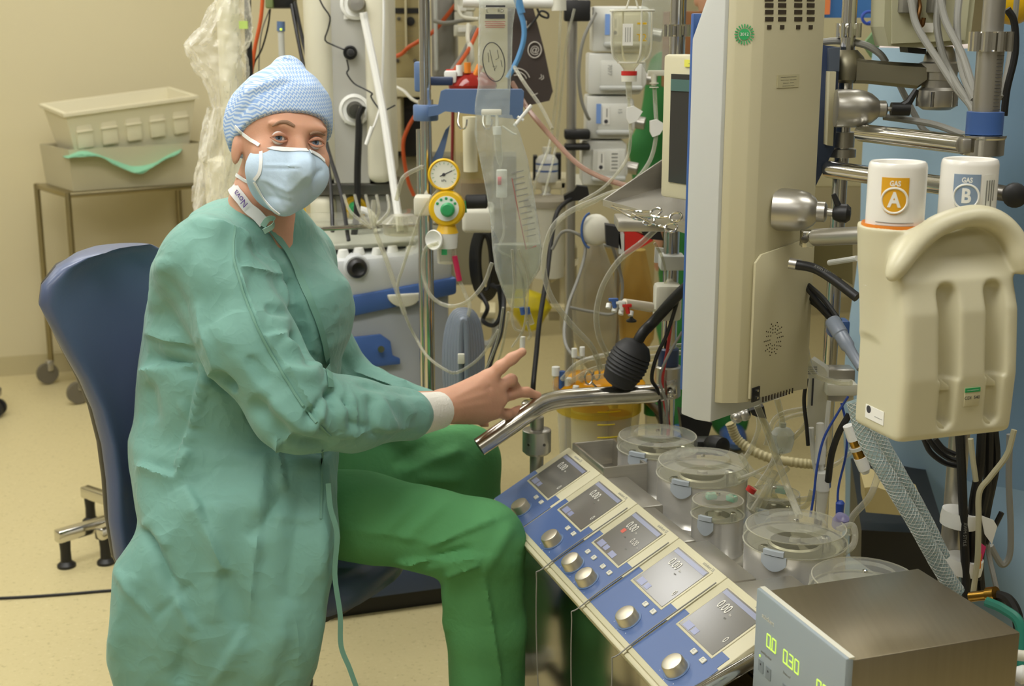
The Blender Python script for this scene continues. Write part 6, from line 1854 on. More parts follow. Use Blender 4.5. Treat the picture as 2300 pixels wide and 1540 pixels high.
MB().box(px(1104, 252, 2.995), (0.045, 0.012, 0.013), 0.003).build('port_block', MT['offwhite'], b1)
for u, v0, v1, r in ((1097, 258, 280, 0.006), (1116, 258, 288, 0.004)):
    MB().cyl(px(u, v0, 2.995), px(u, v1, 2.995), r, n=12).build('port', MT['offwhite'], b1)
sp = MB().cyl(px(1116, 284, 2.99), px(1117, 302, 2.99), 0.0095, n=14).build('spike', MT['white'], b1)
MB().lathe([(0.0078, 0), (0.0078, 0.045), (0.007, 0.058), (0.003, 0.068)], px(1117, 302, 2.99), px(1124, 372, 2.99) - px(1117, 302, 2.99), 16).build('drip_chamber', MT['clear'], b1)
cable('drip_line', [(1124, 370, 2.99), (1124, 390, 2.99), (1126, 450, 2.99), (1132, 520, 2.98), (1120, 560, 2.97), (1150, 580, 2.96), (1172, 620, 2.95), (1180, 690, 2.95), (1188, 740, 2.95)], 0.0026, MT['clear'], b1)
ck = MB().box(px(1127, 412, 2.98), (0.024, 0.016, 0.062), 0.003).build('roller_clamp', MT['white'], b1)
MB().cyl(px(1122, 406, 2.968) - Vector((0.004, 0, 0)), px(1122, 406, 2.968) + Vector((0.004, 0, 0)), 0.009, n=14).build('roller_wheel', mat('pink_red', '#d6455a', 0.4), ck)
cable('spare_port', [(1128, 283, 2.98), (1150, 298, 2.98), (1160, 302, 2.98)], 0.0022, MT['offwhite'], b1)
MB().cyl(px(1155, 283, 2.97), px(1194, 236, 2.97), 0.004, n=10).build('white_clip', MT['white'], b1)
MB().cyl(px(1162, 262, 2.97), px(1176, 270, 2.97), 0.0032, n=8).build('clip_lever', MT['white'], b1)
b2 = thing('infusion_bag', 'long half-empty clear bag hanging above the pointing finger', 'infusion bag', px(1160, 690, 2.9), 'clear infusion bags')
flat_bag('bag', [(258, 1068, 1150, 0.1), (300, 1066, 1168, 0.3), (360, 1078, 1186, 0.4), (430, 1092, 1198, 0.55), (500, 1102, 1210, 0.8), (560, 1106, 1218, 1.0), (605, 1112, 1213, 1.0), (640, 1124, 1190, 0.9), (670, 1136, 1180, 0.5), (690, 1146, 1178, 0.3)], 2.93, 0.028, MT['bag'], b2, 4.0)
flat_bag('fluid', [(548, 1109, 1214, 0.9), (600, 1114, 1210, 0.95), (640, 1127, 1186, 0.8), (668, 1139, 1177, 0.4)], 2.93, 0.024, FLU, b2, 4.0)
for i in range(12):
    v = 386 + i * 13; u = 1162 + i * 2.8
    MB(face_frame(px(u, v, 2.914), (0.97, 0, 0.22), (0, 0, 1))).box((0, 0, 0), (0.028 - 0.006 * ((i * 7) % 3) / 2, 0.0022, 0.0006)).build('print_line', MT['inkgrey'], b2, smooth=False)
MB().tube(pxs((1150, 400, 2.914), (1165, 480, 2.912), (1182, 560, 2.908), (1205, 552, 2.908)), 0.0010, 6).build('red_fold_line', rp, b2)
for u, m in ((1172, 'blue'), (1184, 'blue')):
    MB().cyl(px(u, 690, 2.92), px(u + 3, 706, 2.92), 0.0055, n=12).build('blue_connector', MT['blue'], b2)
MB().cyl(px(1187, 704, 2.92), px(1195, 728, 2.92), 0.0058, n=12).build('connector', MT['clear'], b2)
MB().tube(catmull(pxs((1184, 722, 2.92), (1188, 738, 2.92), (1192, 752, 2.92), (1186, 762, 2.92)), 4), 0.003, 8).build('elbow', MT['clear'], b2)
MB().cyl(px(1174, 756, 2.92), px(1173, 784, 2.92), 0.006, n=12).build('clear_coupler', MT['white'], b2)
for pts in (((1150, 560, 2.9), (1155, 640, 2.9), (1150, 700, 2.9), (1155, 735, 2.9), (1172, 745, 2.9)), ((1165, 560, 2.9), (1185, 620, 2.9), (1183, 690, 2.9), (1175, 740, 2.9), (1150, 780, 2.9)), ((1130, 690, 2.92), (1118, 760, 2.95), (1090, 830, 2.98), (1050, 880, 3.0)), ((1142, 700, 2.92), (1128, 780, 2.95), (1105, 850, 3.0))):
    cable('drain_line', pts, 0.0028, MT['clear'], b2)

# loops of clear tubing hung on the regulator
for pts, r, lab in ((((985, 545, 3.07), (955, 560, 3.08), (950, 610, 3.08), (965, 660, 3.06), (1000, 685, 3.04), (1045, 680, 3.0), (1085, 640, 3.0), (1105, 590, 3.0)), 0.0045, 'loop of clear suction tubing hanging below the yellow regulator'),
                    (((990, 420, 3.1), (950, 470, 3.1), (925, 540, 3.1), (905, 600, 3.1), (893, 650, 3.1), (915, 720, 3.1), (935, 760, 3.1), (960, 800, 3.05), (1000, 830, 3.0), (1030, 835, 3.0), (1080, 800, 3.0), (1120, 740, 3.0)), 0.0035, 'long clear tube sagging in front of the white and blue machine'),
                    (((890, 450, 3.2), (905, 400, 3.2), (940, 378, 3.2), (950, 375, 3.2)), 0.005, 'short clear tube arching left of the round gauge'),
                    (((1018, 560, 3.1), (1025, 610, 3.1), (1045, 660, 3.08), (1055, 690, 3.06), (1045, 730, 3.05)), 0.0045, 'clear tube with a crimson sleeve below the regulator')):
    ct_ = cable('clear_tube', pts, r, MT['clear'], None, lab, 'tube', n=10)
MB().cyl(px(1021, 575, 3.09), px(1032, 630, 3.09), 0.0065, n=12).build('tube_sleeve', mat('crimson', '#c22552', 0.45), ct_)
# corrugated grey hose coil
gh = thing('grey_hose_coil', 'coil of grey ventilator hose hanging beside the machine', 'hose', px(1040, 890, 3.05))
for i in range(6):
    u0 = 1033 - i * 5; u1 = 1046 + i * 6.5; d = 3.04 + i * 0.012
    pts = [px(1041 + (8 + i * 6.5) * math.copysign(abs(math.cos(t)) ** 0.7, math.cos(t)), 815 + (98 + i * 4) * math.copysign(abs(math.sin(t)) ** 0.9, math.sin(t)), d) for t in [2 * math.pi * k / 40 for k in range(40)]]
    MB().tube(pts, 0.0085, 10, True).build('hose_turn', MT['greyhose'], gh)
MB().box(px(1036, 805, 3.02), (0.016, 0.01, 0.024), 0.002).build('cream_tag', MT['offwhite'], gh)
# black cable coil behind
bc_ = thing('black_cable_coil', 'thick coil of black cable hanging behind the long infusion bag', 'cable', px(1090, 680, 3.5))
for i in range(6):
    d = 3.5 + i * 0.015
    pts = [px(1090 + (14 + i * 3.5) * math.cos(t), 590 + (62 + i * 4) * math.sin(t) + 5 * math.cos(t), d) for t in [2 * math.pi * k / 32 for k in range(32)]]
    MB().tube(pts, 0.0065, 8, True).build('cable_turn', MT['black'], bc_)
cable('cable_tail', [(1080, 660, 3.48), (1095, 690, 3.45), (1085, 720, 3.45), (1110, 730, 3.4), (1125, 700, 3.4), (1120, 640, 3.4)], 0.006, MT['black'], bc_)
cable('cable_tail', [(1105, 640, 3.45), (1130, 660, 3.4), (1125, 740, 3.3), (1108, 790, 3.2), (1090, 850, 3.15)], 0.007, MT['black'], bc_)
cable('power_cable', [(1300, 440, 3.55), (1270, 455, 3.5), (1250, 480, 3.45), (1238, 540, 3.4), (1228, 620, 3.3), (1212, 720, 3.2), (1205, 790, 3.15), (1198, 860, 3.1), (1195, 920, 3.1)], 0.0062, MT['black'], None, 'black power cable hanging from a moulded plug to the floor', 'cable', n=10)
# ------------------------------------------------------------------ back centre: pump tower, bottles, bags
D = 3.95
q = px(1283, 300, D)
pt = thing('pump_tower', 'steel pole with black clamps carrying four white infusion pumps', 'pump tower', (q.x, q.y, 0))
MB().cyl((q.x, q.y, 0.08), (q.x, q.y, 2.35), 0.0145, n=18).build('pole', MT['satin'], pt)
for v0, v1, m in ((0, 48, 'black'), (290, 312, 'black'), (322, 336, 'black')):
    MB().box(px(1296, (v0 + v1) / 2, D - 0.01), (0.075, 0.06, px(1296, v0, D).z - px(1296, v1, D).z), 0.006).build('clamp', MT[m], pt)
for a in range(5):
    d = Vector((math.cos(RAD(72 * a)), math.sin(RAD(72 * a)), 0)) * 0.28
    MB().tube([Vector((q.x, q.y, 0.10)), Vector((q.x, q.y, 0.06)) + d], 0.014, 10).build('base_leg', MT['satin'], pt)
    MB().ball(Vector((q.x, q.y, 0.03)) + d, 0.03, 12).build('castor', MT['rubber'], pt)
PMP = mat('pump_white', '#d9d9d0', 0.45)
pv = [(12, 118, 1332, 1466), (118, 214, 1322, 1454), (214, 314, 1318, 1428), (314, 418, 1308, 1412)]
for i, (v0, v1, ul, ur) in enumerate(pv):
    lab = ['topmost white infusion pump in the tower, behind the glass bottle', 'second white infusion pump from the top of the tower', 'third white infusion pump from the top, with a blue label', 'lowest white infusion pump in the tower, above the white shelf unit'][i]
    z1, z0 = px(ul, v0 + 2, D).z, px(ul, v1 - 2, D).z
    x0, x1 = px(ul, v0, D).x, px(ur, v0, D).x
    ip_ = thing('infusion_pump', lab, 'infusion pump', ((x0 + x1) / 2, D, z0), 'infusion pumps in the tower')
    h = z1 - z0
    MB().prism([(x0, z0), (x1 - 0.02, z0), (x1, z0 + h * 0.25), (x1 - 0.005, z1 - 0.01), (x1 - 0.02, z1), (x0, z1)], D, D + 0.16, 'xz', bev=0.006).build('casing', PMP, ip_)
    MB().box(((x0 + x1) / 2 + 0.01, D - 0.006, z0 + h * 0.52), ((x1 - x0) * 0.72, 0.016, h * 0.62), 0.006).build('front_door', PMP, ip_)
    MB().box(((x0 + x1) / 2 + 0.01, D - 0.012, z0 + h * 0.16), ((x1 - x0) * 0.75, 0.018, h * 0.12), 0.006).build('lower_ledge', MT['greyplastic'], ip_)
    lx_ = x0 + (x1 - x0) * 0.24
    if i in (0, 2):
        bl_ = MB().box((lx_, D - 0.015, z0 + h * 0.6), (0.014, 0.002, h * 0.46)).build('blue_label', mat('label_blue_%d' % i, '#7b9fdc', 0.6), ip_, smooth=False)
    if i != 1:
        wl = MB().box((lx_ + 0.022, D - 0.015, z0 + h * 0.56), (0.020, 0.002, h * 0.42)).build('white_label', MT['paper'], ip_, smooth=False)
        MB().lathe([(0.006, 0), (0.0001, 0.0006)], (lx_ + 0.022, D - 0.0165, z0 + h * 0.42), (0, -1, 0), 12).build('logo_disc', MT['ink'], wl)
        MB().box((lx_ + 0.024, D - 0.0165, z0 + h * 0.62), (0.003, 0.001, h * 0.2)).build('barcode', MT['inkgrey'], wl, smooth=False)
    if i == 3:
        w2_ = MB().box((lx_ + 0.062, D - 0.015, z0 + h * 0.56), (0.026, 0.002, h * 0.46)).build('white_label', MT['paper'], ip_, smooth=False)
        for k in range(5): MB().box((lx_ + 0.062, D - 0.0165, z0 + h * (0.40 + k * 0.08)), (0.018, 0.001, 0.004)).build('barcode', MT['inkgrey'], w2_, smooth=False)
    if i == 1: text('7077', 0.016, face_frame((lx_ + 0.02, D - 0.016, z0 + h * 0.6), (0, 0, -1), (1, 0, 0)), MT['inkgrey'], ip_, 'number', 0.0001)
    if i == 2: text('15', 0.016, face_frame((lx_ + 0.062, D - 0.016, z0 + h * 0.66), (0, 0, -1), (1, 0, 0)), MT['inkgrey'], ip_, 'number', 0.0001)
    MB().cyl((x1 - 0.008, D + 0.03, z0 + h * 0.4), (x1 + 0.03, D + 0.02, z0 + h * 0.35), 0.018, n=16).build('side_knob', MT['satin'], ip_)
cable('mains_lead', [(1338, 28, 3.9), (1310, 90, 3.88), (1300, 160, 3.87), (1305, 220, 3.87), (1318, 258, 3.87), (1324, 268, 3.88)], 0.005, MT['greycable'], pt)
cable('mains_lead', [(1262, -10, 3.85), (1258, 60, 3.85), (1250, 200, 3.8), (1235, 320, 3.75), (1205, 400, 3.7), (1195, 460, 3.7)], 0.0035, MT['clear'], pt)
cable('mains_lead', [(1290, 20, 3.85), (1272, 100, 3.84), (1262, 200, 3.82), (1248, 330, 3.78), (1222, 440, 3.7)], 0.0035, MT['clear'], pt)

# dark printed bag
dk = thing('black_bag', 'dark brown hanging pressure bag with white rings and print', 'bag', px(1200, 240, 3.75))
DB = mat('dark_brown_fabric', '#3a302a', 0.7, var=0.08, vs=6)
bb = MB(); pprism(bb, [(1150, -20), (1188, -20), (1199, 22), (1222, 110), (1242, 205), (1234, 226), (1158, 244), (1140, 240), (1140, 20)], 3.72, (0, 0.05, 0))
bb.build('bag_body', DB, dk)
wp = mat('white_print', '#bdb7ac', 0.7)
rc0 = px(1201, 112, 3.717)
rg_ = MB().tube([rc0 + Vector((math.cos(k * math.pi / 14) * 0.018, 0, math.sin(k * math.pi / 14) * 0.021)) for k in range(28)], 0.0016, 6, True).build('printed_ring', wp, dk)
text('@', 0.026, face_frame(rc0 - Vector((0, 0.001, 0)), (1, 0, -0.1), (0.1, 0, 1)), wp, rg_, 'print', 0.0001)
for u, v, s_ in ((1184, 58, 'V'), (1218, 172, '»'), (1198, 212, '✓')):
    text(s_, 0.03, face_frame(px(u, v, 3.716), (0.9, 0, -0.4), (0.4, 0, 0.9)), wp, dk, 'print', 0.0001)
for i in range(3):
    c_ = px(1160, 185, 3.716)
    MB().tube([c_ + Vector((math.cos(RAD(a)) * (0.02 + i * 0.009), 0, math.sin(RAD(a)) * (0.02 + i * 0.009))) for a in range(20, 120, 10)], 0.0014, 6).build('print_arc', wp, dk)
cable('wire_loop', [(1185, 66, 3.69), (1205, 40, 3.69), (1215, 25, 3.69), (1230, 30, 3.69), (1230, 40, 3.69), (1214, 34, 3.69), (1206, 18, 3.69)], 0.003, MT['black'], dk)
# white rail at the top with blue hose
hr = thing('ceiling_rail', 'white horizontal rail arm at the top with a blue hose hanging from it', 'rail', px(1200, 20, 3.55))
MB().cyl(px(1040, 4, 3.6), px(1242, 6, 3.6), 0.015, n=16).build('rail', MT['white'], hr)
MB().cyl(px(1255, 24, 3.6), px(1254, -20, 3.6), 0.020, n=16).build('rail_end', MT['offwhite'], hr)
BLH = mat('sky_blue_hose', '#5b93c4', 0.45)
cable('blue_hose', [(1160, -10, 3.4), (1166, 20, 3.4), (1176, 55, 3.4), (1176, 90, 3.4), (1164, 130, 3.4), (1150, 158, 3.4), (1140, 175, 3.4)], 0.0065, BLH, hr)
MB().cyl(px(1162, -5, 3.4), px(1172, 30, 3.4), 0.011, 0.009, 14).build('hose_boot', BLH, hr)
cable('striped_tube', [(1150, 185, 3.3), (1190, 250, 3.25), (1250, 320, 3.15), (1300, 370, 3.05), (1350, 398, 2.95), (1400, 415, 2.85), (1440, 425, 2.8)], 0.006, clear('blood_streaked', '#e2c8ba', 0.4, 0.8, surf='#b99a8a'), None, 'pinkish clear tube running diagonally down to the steel shelf', 'tube', n=10)
cable('thin_tube', [(1155, 150, 3.35), (1180, 190, 3.3), (1215, 240, 3.25), (1240, 290, 3.2)], 0.0045, MT['clear'], None, 'thin clear tube crossing the dark hanging bag', 'tube')

# glass bottle in a wire basket
D = 2.95
gb = thing('bottle_basket', 'white wire basket hanging above the infusion lines', 'basket', px(1420, 140, D))
WIRE = MT['offwhite']
bc0 = px(1420, 30, D); R0 = 0.047
zt2, zb2 = px(1420, 24, D).z, px(1420, 140, D).z
MB().tube([Vector((bc0.x + R0 * math.cos(k * math.pi / 14), bc0.y + R0 * math.sin(k * math.pi / 14), zt2)) for k in range(28)], 0.0021, 6, True).build('top_ring', WIRE, gb)
MB().tube([Vector((bc0.x + R0 * 0.62 * math.cos(k * math.pi / 14), bc0.y + R0 * 0.62 * math.sin(k * math.pi / 14), zb2)) for k in range(28)], 0.0021, 6, True).build('bottom_ring', WIRE, gb)
for a in (20, 110, 200, 290):
    d = Vector((math.cos(RAD(a)), math.sin(RAD(a)), 0))
    c_ = Vector((bc0.x, bc0.y, 0))
    MB().tube(catmull([c_ + d * R0 + ZZ * zt2, c_ + d * R0 + ZZ * (zb2 + 0.04), c_ + d * R0 * 0.9 + ZZ * (zb2 + 0.014), c_ + d * R0 * 0.62 + ZZ * zb2], 5), 0.0021, 6).build('basket_wire', WIRE, gb)
for s_ in (-1, 1):
    MB().tube(catmull([Vector((bc0.x + s_ * R0 * 0.3, bc0.y, zt2)), Vector((bc0.x + s_ * 0.008, bc0.y, zt2 + 0.02)), Vector((bc0.x, bc0.y, zt2 + 0.05))], 5), 0.002, 6).build('hanger', WIRE, gb)
gl_ = thing('glass_bottle', 'upside-down clear glass bottle with yellow print and a red cap', 'bottle', px(1413, 175, D))
zc = px(1413, 168, D).z
MB().lathe([(0.013, zc), (0.013, zc + 0.012), (0.022, zc + 0.024), (0.037, zc + 0.045), (0.039, zc + 0.06), (0.039, zc + 0.128), (0.034, zc + 0.138), (0.0001, zc + 0.134)], (bc0.x - 0.004, bc0.y, 0), ZZ, 32).build('glass', clear('bottle_glass', '#eceadb', 0.14, 0.8, rough=0.03, surf='#dedcc8'), gl_)
MB().lathe([(0.0165, zc - 0.014), (0.0165, zc + 0.002), (0.014, zc + 0.004)], (bc0.x - 0.004, bc0.y, 0), ZZ, 20).build('cap', MT['offwhite'], gl_)
MB().lathe([(0.0172, zc - 0.001), (0.0172, zc + 0.008)], (bc0.x - 0.004, bc0.y, 0), ZZ, 20).build('red_band', MT['red'], gl_)
pl2 = MB().box((bc0.x - 0.012, bc0.y - 0.0395, zc + 0.085), (0.022, 0.002, 0.045)).build('paper_label', MT['paper'], gl_, smooth=False)
for k in range(3): MB().box((bc0.x - 0.017 + k * 0.005, bc0.y - 0.041, zc + 0.085), (0.0012, 0.001, 0.03)).build('print_line', MT['inkgrey'], pl2, smooth=False)
text('T2', 0.022, face_frame((bc0.x + 0.018, bc0.y - 0.0365, zc + 0.078), (1, 0.35, 0), (0, 0, 1)), MT['yellow'], gl_, 'yellow_print', 0.0002)
MB().box((bc0.x + 0.018, bc0.y - 0.0365, zc + 0.108), (0.02, 0.002, 0.004), 0, Matrix.Identity(4)).build('yellow_stroke', MT['yellow'], gl_, smooth=False)
MB().cyl(px(1412, 182, D), px(1413, 222, D), 0.0075, 0.006, 14).build('drip_spike', MT['clear'], gl_)
cable('bottle_line', [(1412, 220, D), (1414, 260, D), (1416, 310, D), (1410, 350, D), (1385, 390, 2.9), (1350, 425, 2.86), (1300, 455, 2.8)], 0.0034, MT['clear'], gl_)
c2 = thing('infusion_bag', 'slack clear bag hanging right of the glass bottle in the basket', 'infusion bag', px(1480, 170, 2.98), 'clear infusion bags')
flat_bag('bag', [(-60, 1450, 1530, 0.4), (20, 1440, 1525, 0.8), (90, 1436, 1512, 1), (140, 1440, 1505, 0.8), (165, 1452, 1495, 0.3)], 3.02, 0.02, MT['bag'], c2, 2.0)
MB().box(px(1478, 164, 3.0), (0.045, 0.012, 0.012), 0.002).build('port_block', MT['offwhite'], c2)
MB().cyl(px(1468, 166, 2.98), px(1469, 192, 2.98), 0.006, n=12).build('port', MT['offwhite'], c2)
for v in (188, 197): MB().lathe([(0.010, 0), (0.010, 0.002)], px(1469, v, 2.98), ZZ, 16).build('port_flange', MT['offwhite'], c2)
cable('bag_line', [(1470, 195, 2.98), (1472, 240, 2.97), (1474, 300, 2.95), (1460, 360, 2.92), (1420, 410, 2.88), (1360, 440, 2.84), (1300, 470, 2.8)], 0.0045, MT['clear'], c2)
for i, (u, v) in enumerate(((1420, 258), (1472, 288))):
    cp_ = MB(); pprism(cp_, [(u - 12, v - 16), (u + 4, v - 20), (u + 24, v - 8), (u + 10, v + 14), (u - 6, v + 20), (u - 12, v + 8)], 2.94, (0, 0.012, 0))
    cp_.build('line_clamp', MT['white'], [gl_, c2][i])
# two thick clear lines joining and looping
for pts, r, lab in ((((1440, 425, 2.83), (1380, 432, 2.82), (1330, 452, 2.80), (1280, 475, 2.78), (1245, 505, 2.77), (1226, 550, 2.77), (1222, 610, 2.77), (1240, 670, 2.77), (1285, 730, 2.78), (1330, 780, 2.8), (1350, 830, 2.84)), 0.0062, 'thick clear tube making the large left loop below the steel shelf'),
                    (((1478, 510, 2.70), (1440, 545, 2.72), (1390, 585, 2.74), (1355, 640, 2.76), (1340, 700, 2.78), (1345, 755, 2.8), (1365, 800, 2.83), (1375, 840, 2.86)), 0.0062, 'thick clear tube curving down from the shelf behind the stopcock manifold'),
                    (((1470, 545, 2.72), (1488, 580, 2.72), (1495, 630, 2.72), (1480, 690, 2.70), (1462, 697, 2.69)), 0.003, 'thin clear line looping around the mast to the manifold'),
                    (((1240, 560, 3.3), (1265, 520, 3.3), (1305, 530, 3.3), (1315, 560, 3.3), (1300, 620, 3.2), (1275, 690, 3.1), (1268, 760, 3.0), (1290, 800, 2.95), (1335, 805, 2.92)), 0.004, 'grey flexible line curling behind the large clear loop'),
                    (((1280, 690, 3.3), (1330, 700, 3.3), (1380, 702, 3.3), (1398, 640, 3.3), (1372, 540, 3.3)), 0.004, 'grey tube passing between the two suction canisters')):
    cable('clear_tube' if 'grey' not in lab else 'grey_tube', pts, r, MT['clear'] if 'grey' not in lab else MT['greycable'], None, lab, 'tube', n=10)
dfl = MB().ball(px(1338, 516, 3.3), (0.038, 0.02, 0.040), 20).build('disc_filter', MT['offwhite'], label='round white disc filter with a blue rim behind the steel shelf', cat='filter')
MB().tube([px(1338, 516, 3.3) + Vector((-0.012 + 0.024 * math.cos(t), -0.012, 0.044 * math.sin(t))) for t in [math.pi * (0.55 + 0.9 * k / 10) for k in range(11)]], 0.003, 6).build('rim', MT['blue'], dfl)

# white shelf unit with disinfectant bottles
D = 4.3
su = thing('shelf_unit', 'cream shelf unit on castors with bottles near the back wall', 'shelf unit', px(1270, 720, D))
SU = mat('shelf_cream', '#cfc6a6', 0.5)
vb(1190, 1300, 4.30, 4.60, 408, 425, 0.004, 'top_shelf', SU, su)
vb(1290, 1380, 4.05, 4.40, 418, 452, 0.006, 'side_box', MT['offwhite'], su)
vb(1192, 1285, 4.30, 4.6, 505, 515, 0.003, 'middle_shelf', SU, su)
vb(1190, 1196, 4.30, 4.33, 400, 740, 0.002, 'post', SU, su); vb(1262, 1272, 4.30, 4.33, 400, 740, 0.002, 'post', SU, su)
vb(1120, 1300, 4.15, 4.2, 688, 700, 0.003, 'lower_rail', mat('rail_cream', '#d6caa0', 0.5), su)
vb(1236, 1300, 4.5, 4.62, 555, 720, 0.004, 'rear_cabinet', mat('cabinet_taupe', '#9a9070', 0.6), su)
vb(1320, 1480, 4.5, 4.62, 540, 700, 0.004, 'rear_cabinet', mat('cabinet_ochre', '#a8935a', 0.6), su)
brace_ = MB(); pprism(brace_, [(1234, 625), (1300, 580), (1300, 592), (1238, 636)], 4.25, (0, 0.02, 0)); brace_.build('brace', SU, su)
def sbottle(u, v0, v1, d, r, lab, body='#d5d6d2', band_='#34589a'):
    c = px(u, v1, d); h = px(u, v0, d).z - c.z
    t = thing('disinfectant_bottle', lab, 'bottle', c)
    MB().lathe([(r * 0.95, 0), (r, 0.006), (r, h * 0.62), (r * 0.75, h * 0.74), (r * 0.33, h * 0.8), (r * 0.33, h * 0.86)], c, ZZ, 24).build('body', mat('bottle_' + str(u), body, 0.4), t)
    MB().lathe([(r * 0.42, h * 0.86), (r * 0.42, h), (0.0001, h)], c, ZZ, 16).build('cap', MT['offwhite'], t)
    for k in (0.30, 0.50): MB().lathe([(r * 1.01, h * k), (r * 1.01, h * (k + 0.05))], c, ZZ, 24).build('blue_band', mat('band_%d_%d' % (u, int(k * 100)), band_, 0.5), t)
sbottle(1228, 330, 408, 4.32, 0.036, 'white bottle with blue bands on the upper shelf')
sbottle(1226, 416, 505, 4.31, 0.040, 'white bottle with blue bands on the middle shelf')
vb(1198, 1208, 4.35, 4.4, 350, 408, 0.002, 'dark_box', MT['black'], su); vb(1246, 1262, 4.36, 4.42, 345, 408, 0.002, 'dark_box', MT['black'], su)
ci = px(1232, 560, 4.2)
bn = thing('beige_bin', 'beige waste bin below the bottles on the shelf unit', 'bin', px(1228, 720, 4.25))
MB().lathe([(0.055, 0), (0.066, px(1228, 455, 4.25).z - px(1228, 620, 4.25).z), (0.070, px(1228, 455, 4.25).z - px(1228, 620, 4.25).z)], px(1228, 620, 4.25), ZZ, 24).build('bin_body', MT['offwhite'], bn)
MB().lathe([(0.072, 0), (0.072, 0.02), (0.06, 0.03), (0.0001, 0.031)], px(1228, 462, 4.25), ZZ, 24).build('bin_lid', mat('bin_lid_grey', '#a59e8c', 0.5), bn)
# moulded black plug
plg = MB(); pprism(plg, [(1288, 428), (1296, 417), (1320, 420), (1324, 440), (1312, 450), (1268, 452), (1266, 440)], 3.52, (0, 0.03, 0))
plg.build('moulded_plug', MT['black'], label='black moulded mains plug beside the white pump tower', cat='plug')
# yellow bag on the rail
yb = flat_bag('yellow_bag', [(650, 1160, 1190, 0.3), (662, 1150, 1222, 0.7), (690, 1146, 1240, 1.0), (705, 1152, 1230, 0.9), (735, 1172, 1212, 0.8), (742, 1180, 1200, 0.3)], 4.1, 0.05, mat('yellow_plastic_bag', '#d8c51e', 0.45, bump=0.4, bs=20), None, 6.0)
tag(yb, 'crumpled yellow plastic bag hanging at the cream rail', 'bag')
vb2 = thing('castor_frame', 'cream cart foot and castor behind the grey hose coil', 'cart', px(1110, 750, 4.0))
vb(1075, 1112, 3.95, 4.1, 700, 715, 0.004, 'foot_plate', mat('cream_foot', '#d8cda4', 0.5), vb2)
MB().tube([px(1092, 745, 4.0) + Vector((0.03 * math.cos(t), 0, 0.04 * math.sin(t))) for t in [2 * math.pi * k / 20 for k in range(20)]], 0.012, 8, True).build('castor_wheel', MT['greyplastic'], vb2)

# suction canisters
sst = px(1388, 560, 3.58)
sus = thing('suction_stand', 'slim steel stand carrying the two translucent suction liners', 'stand', (sst.x, sst.y, 0))
MB().cyl((sst.x, sst.y, 0.04), (sst.x, sst.y, px(1388, 545, 3.58).z), 0.009, n=14).build('post', MT['satin'], sus)
MB().cyl(px(1335, 548, 3.46), px(1430, 562, 3.52), 0.006, n=12).build('cross_rail', MT['satin'], sus)
MB().box((sst.x, sst.y, 0.025), (0.36, 0.30, 0.05), 0.015).build('foot', MT['darksteel'], sus)
for (pr_, d, nm, tint, lab) in (([(530, 1325, 1345, 0.5), (550, 1318, 1356, 0.6), (600, 1302, 1374, 0.9), (680, 1284, 1388, 1.0), (760, 1288, 1384, 0.95), (820, 1312, 1376, 0.6), (848, 1340, 1366, 0.3)], 3.45, 'grey', '#e2dccb', 'large grey translucent suction liner hanging behind the loops of tubing'),
                               ([(560, 1410, 1450, 0.6), (640, 1392, 1466, 0.9), (700, 1388, 1474, 1.0), (760, 1392, 1468, 0.9), (792, 1412, 1450, 0.5)], 3.5, 'amber', '#e6cd8c', 'amber translucent suction liner behind the stopcock manifold')):
    o = flat_bag('suction_liner', pr_, d, 0.045, clear('liner_' + nm, tint, 0.36, 0.8, rough=0.25, surf={'grey': '#bdb7a0', 'amber': '#c6a95f'}[nm]), None, 3.0)
    tag(o, lab, 'suction liner')
rd = thing('red_clamp_block', 'red and black clamp block under the steel shelf', 'clamp', px(1430, 570, 3.2))
for poly, m, nm in (([(1402, 490), (1424, 492), (1426, 520), (1468, 540), (1440, 556), (1404, 572)], 'red', 'red_part'), ([(1432, 505), (1480, 505), (1490, 540), (1450, 536)], 'black', 'black_part'), ([(1360, 505), (1392, 510), (1396, 560), (1362, 550)], 'rubber', 'black_part'), ([(1390, 525), (1402, 525), (1402, 570), (1390, 570)], 'greyplastic', 'grey_part')):
    b_ = MB(); pprism(b_, poly, 3.2, (0, 0.04, 0)); b_.build(nm, MT[m], rd)
pb_ = MB(); pprism(pb_, [(1472, 556), (1492, 558), (1494, 592), (1470, 590)], 2.85, (0, 0.01, 0)); pb_.build('clamp_plate', MT['greyplastic'], mast)

# ------------------------------------------------------------------ colleague in green scrubs behind the console
SC2 = mat('green_scrubs', '#2f7d3c', 0.75, var=0.06, vs=5)
Dn = 4.9
cxx = px(1602, 400, Dn).x
col2 = thing('person', 'person in dark green scrubs standing behind the console, mostly hidden', 'person', (cxx, Dn, 0))
s2 = Sdf()
V3 = lambda x, y, z: Vector((cxx + x, Dn + y, z))
s2.lof([(0.80, cxx, Dn, 0.175, 0.12), (0.95, cxx, Dn, 0.18, 0.125), (1.15, cxx, Dn, 0.165, 0.115), (1.35, cxx, Dn, 0.19, 0.12), (1.44, cxx, Dn, 0.15, 0.09)], 0.0, 0.05)
for s_ in (-1, 1):
    s2.chain([V3(s_ * 0.18, 0, 1.40), V3(s_ * 0.245, 0.0, 1.12), V3(s_ * 0.235, -0.02, 1.0)], [0.065, 0.06, 0.058], 0.03)
    s2.chain([V3(s_ * 0.09, 0, 0.85), V3(s_ * 0.10, -0.01, 0.48), V3(s_ * 0.10, 0.02, 0.09)], [0.105, 0.085, 0.075], 0.04)
v_, f_ = nets(s2, (cxx - 0.36, Dn - 0.2, 0.02), (cxx + 0.36, Dn + 0.2, 1.5), 0.014)
v_ = crumple(v_, vnorm(v_, f_), 0.02, 7, 2.2)
np_link('scrubs', v_, f_, SC2, col2)
s3 = Sdf()
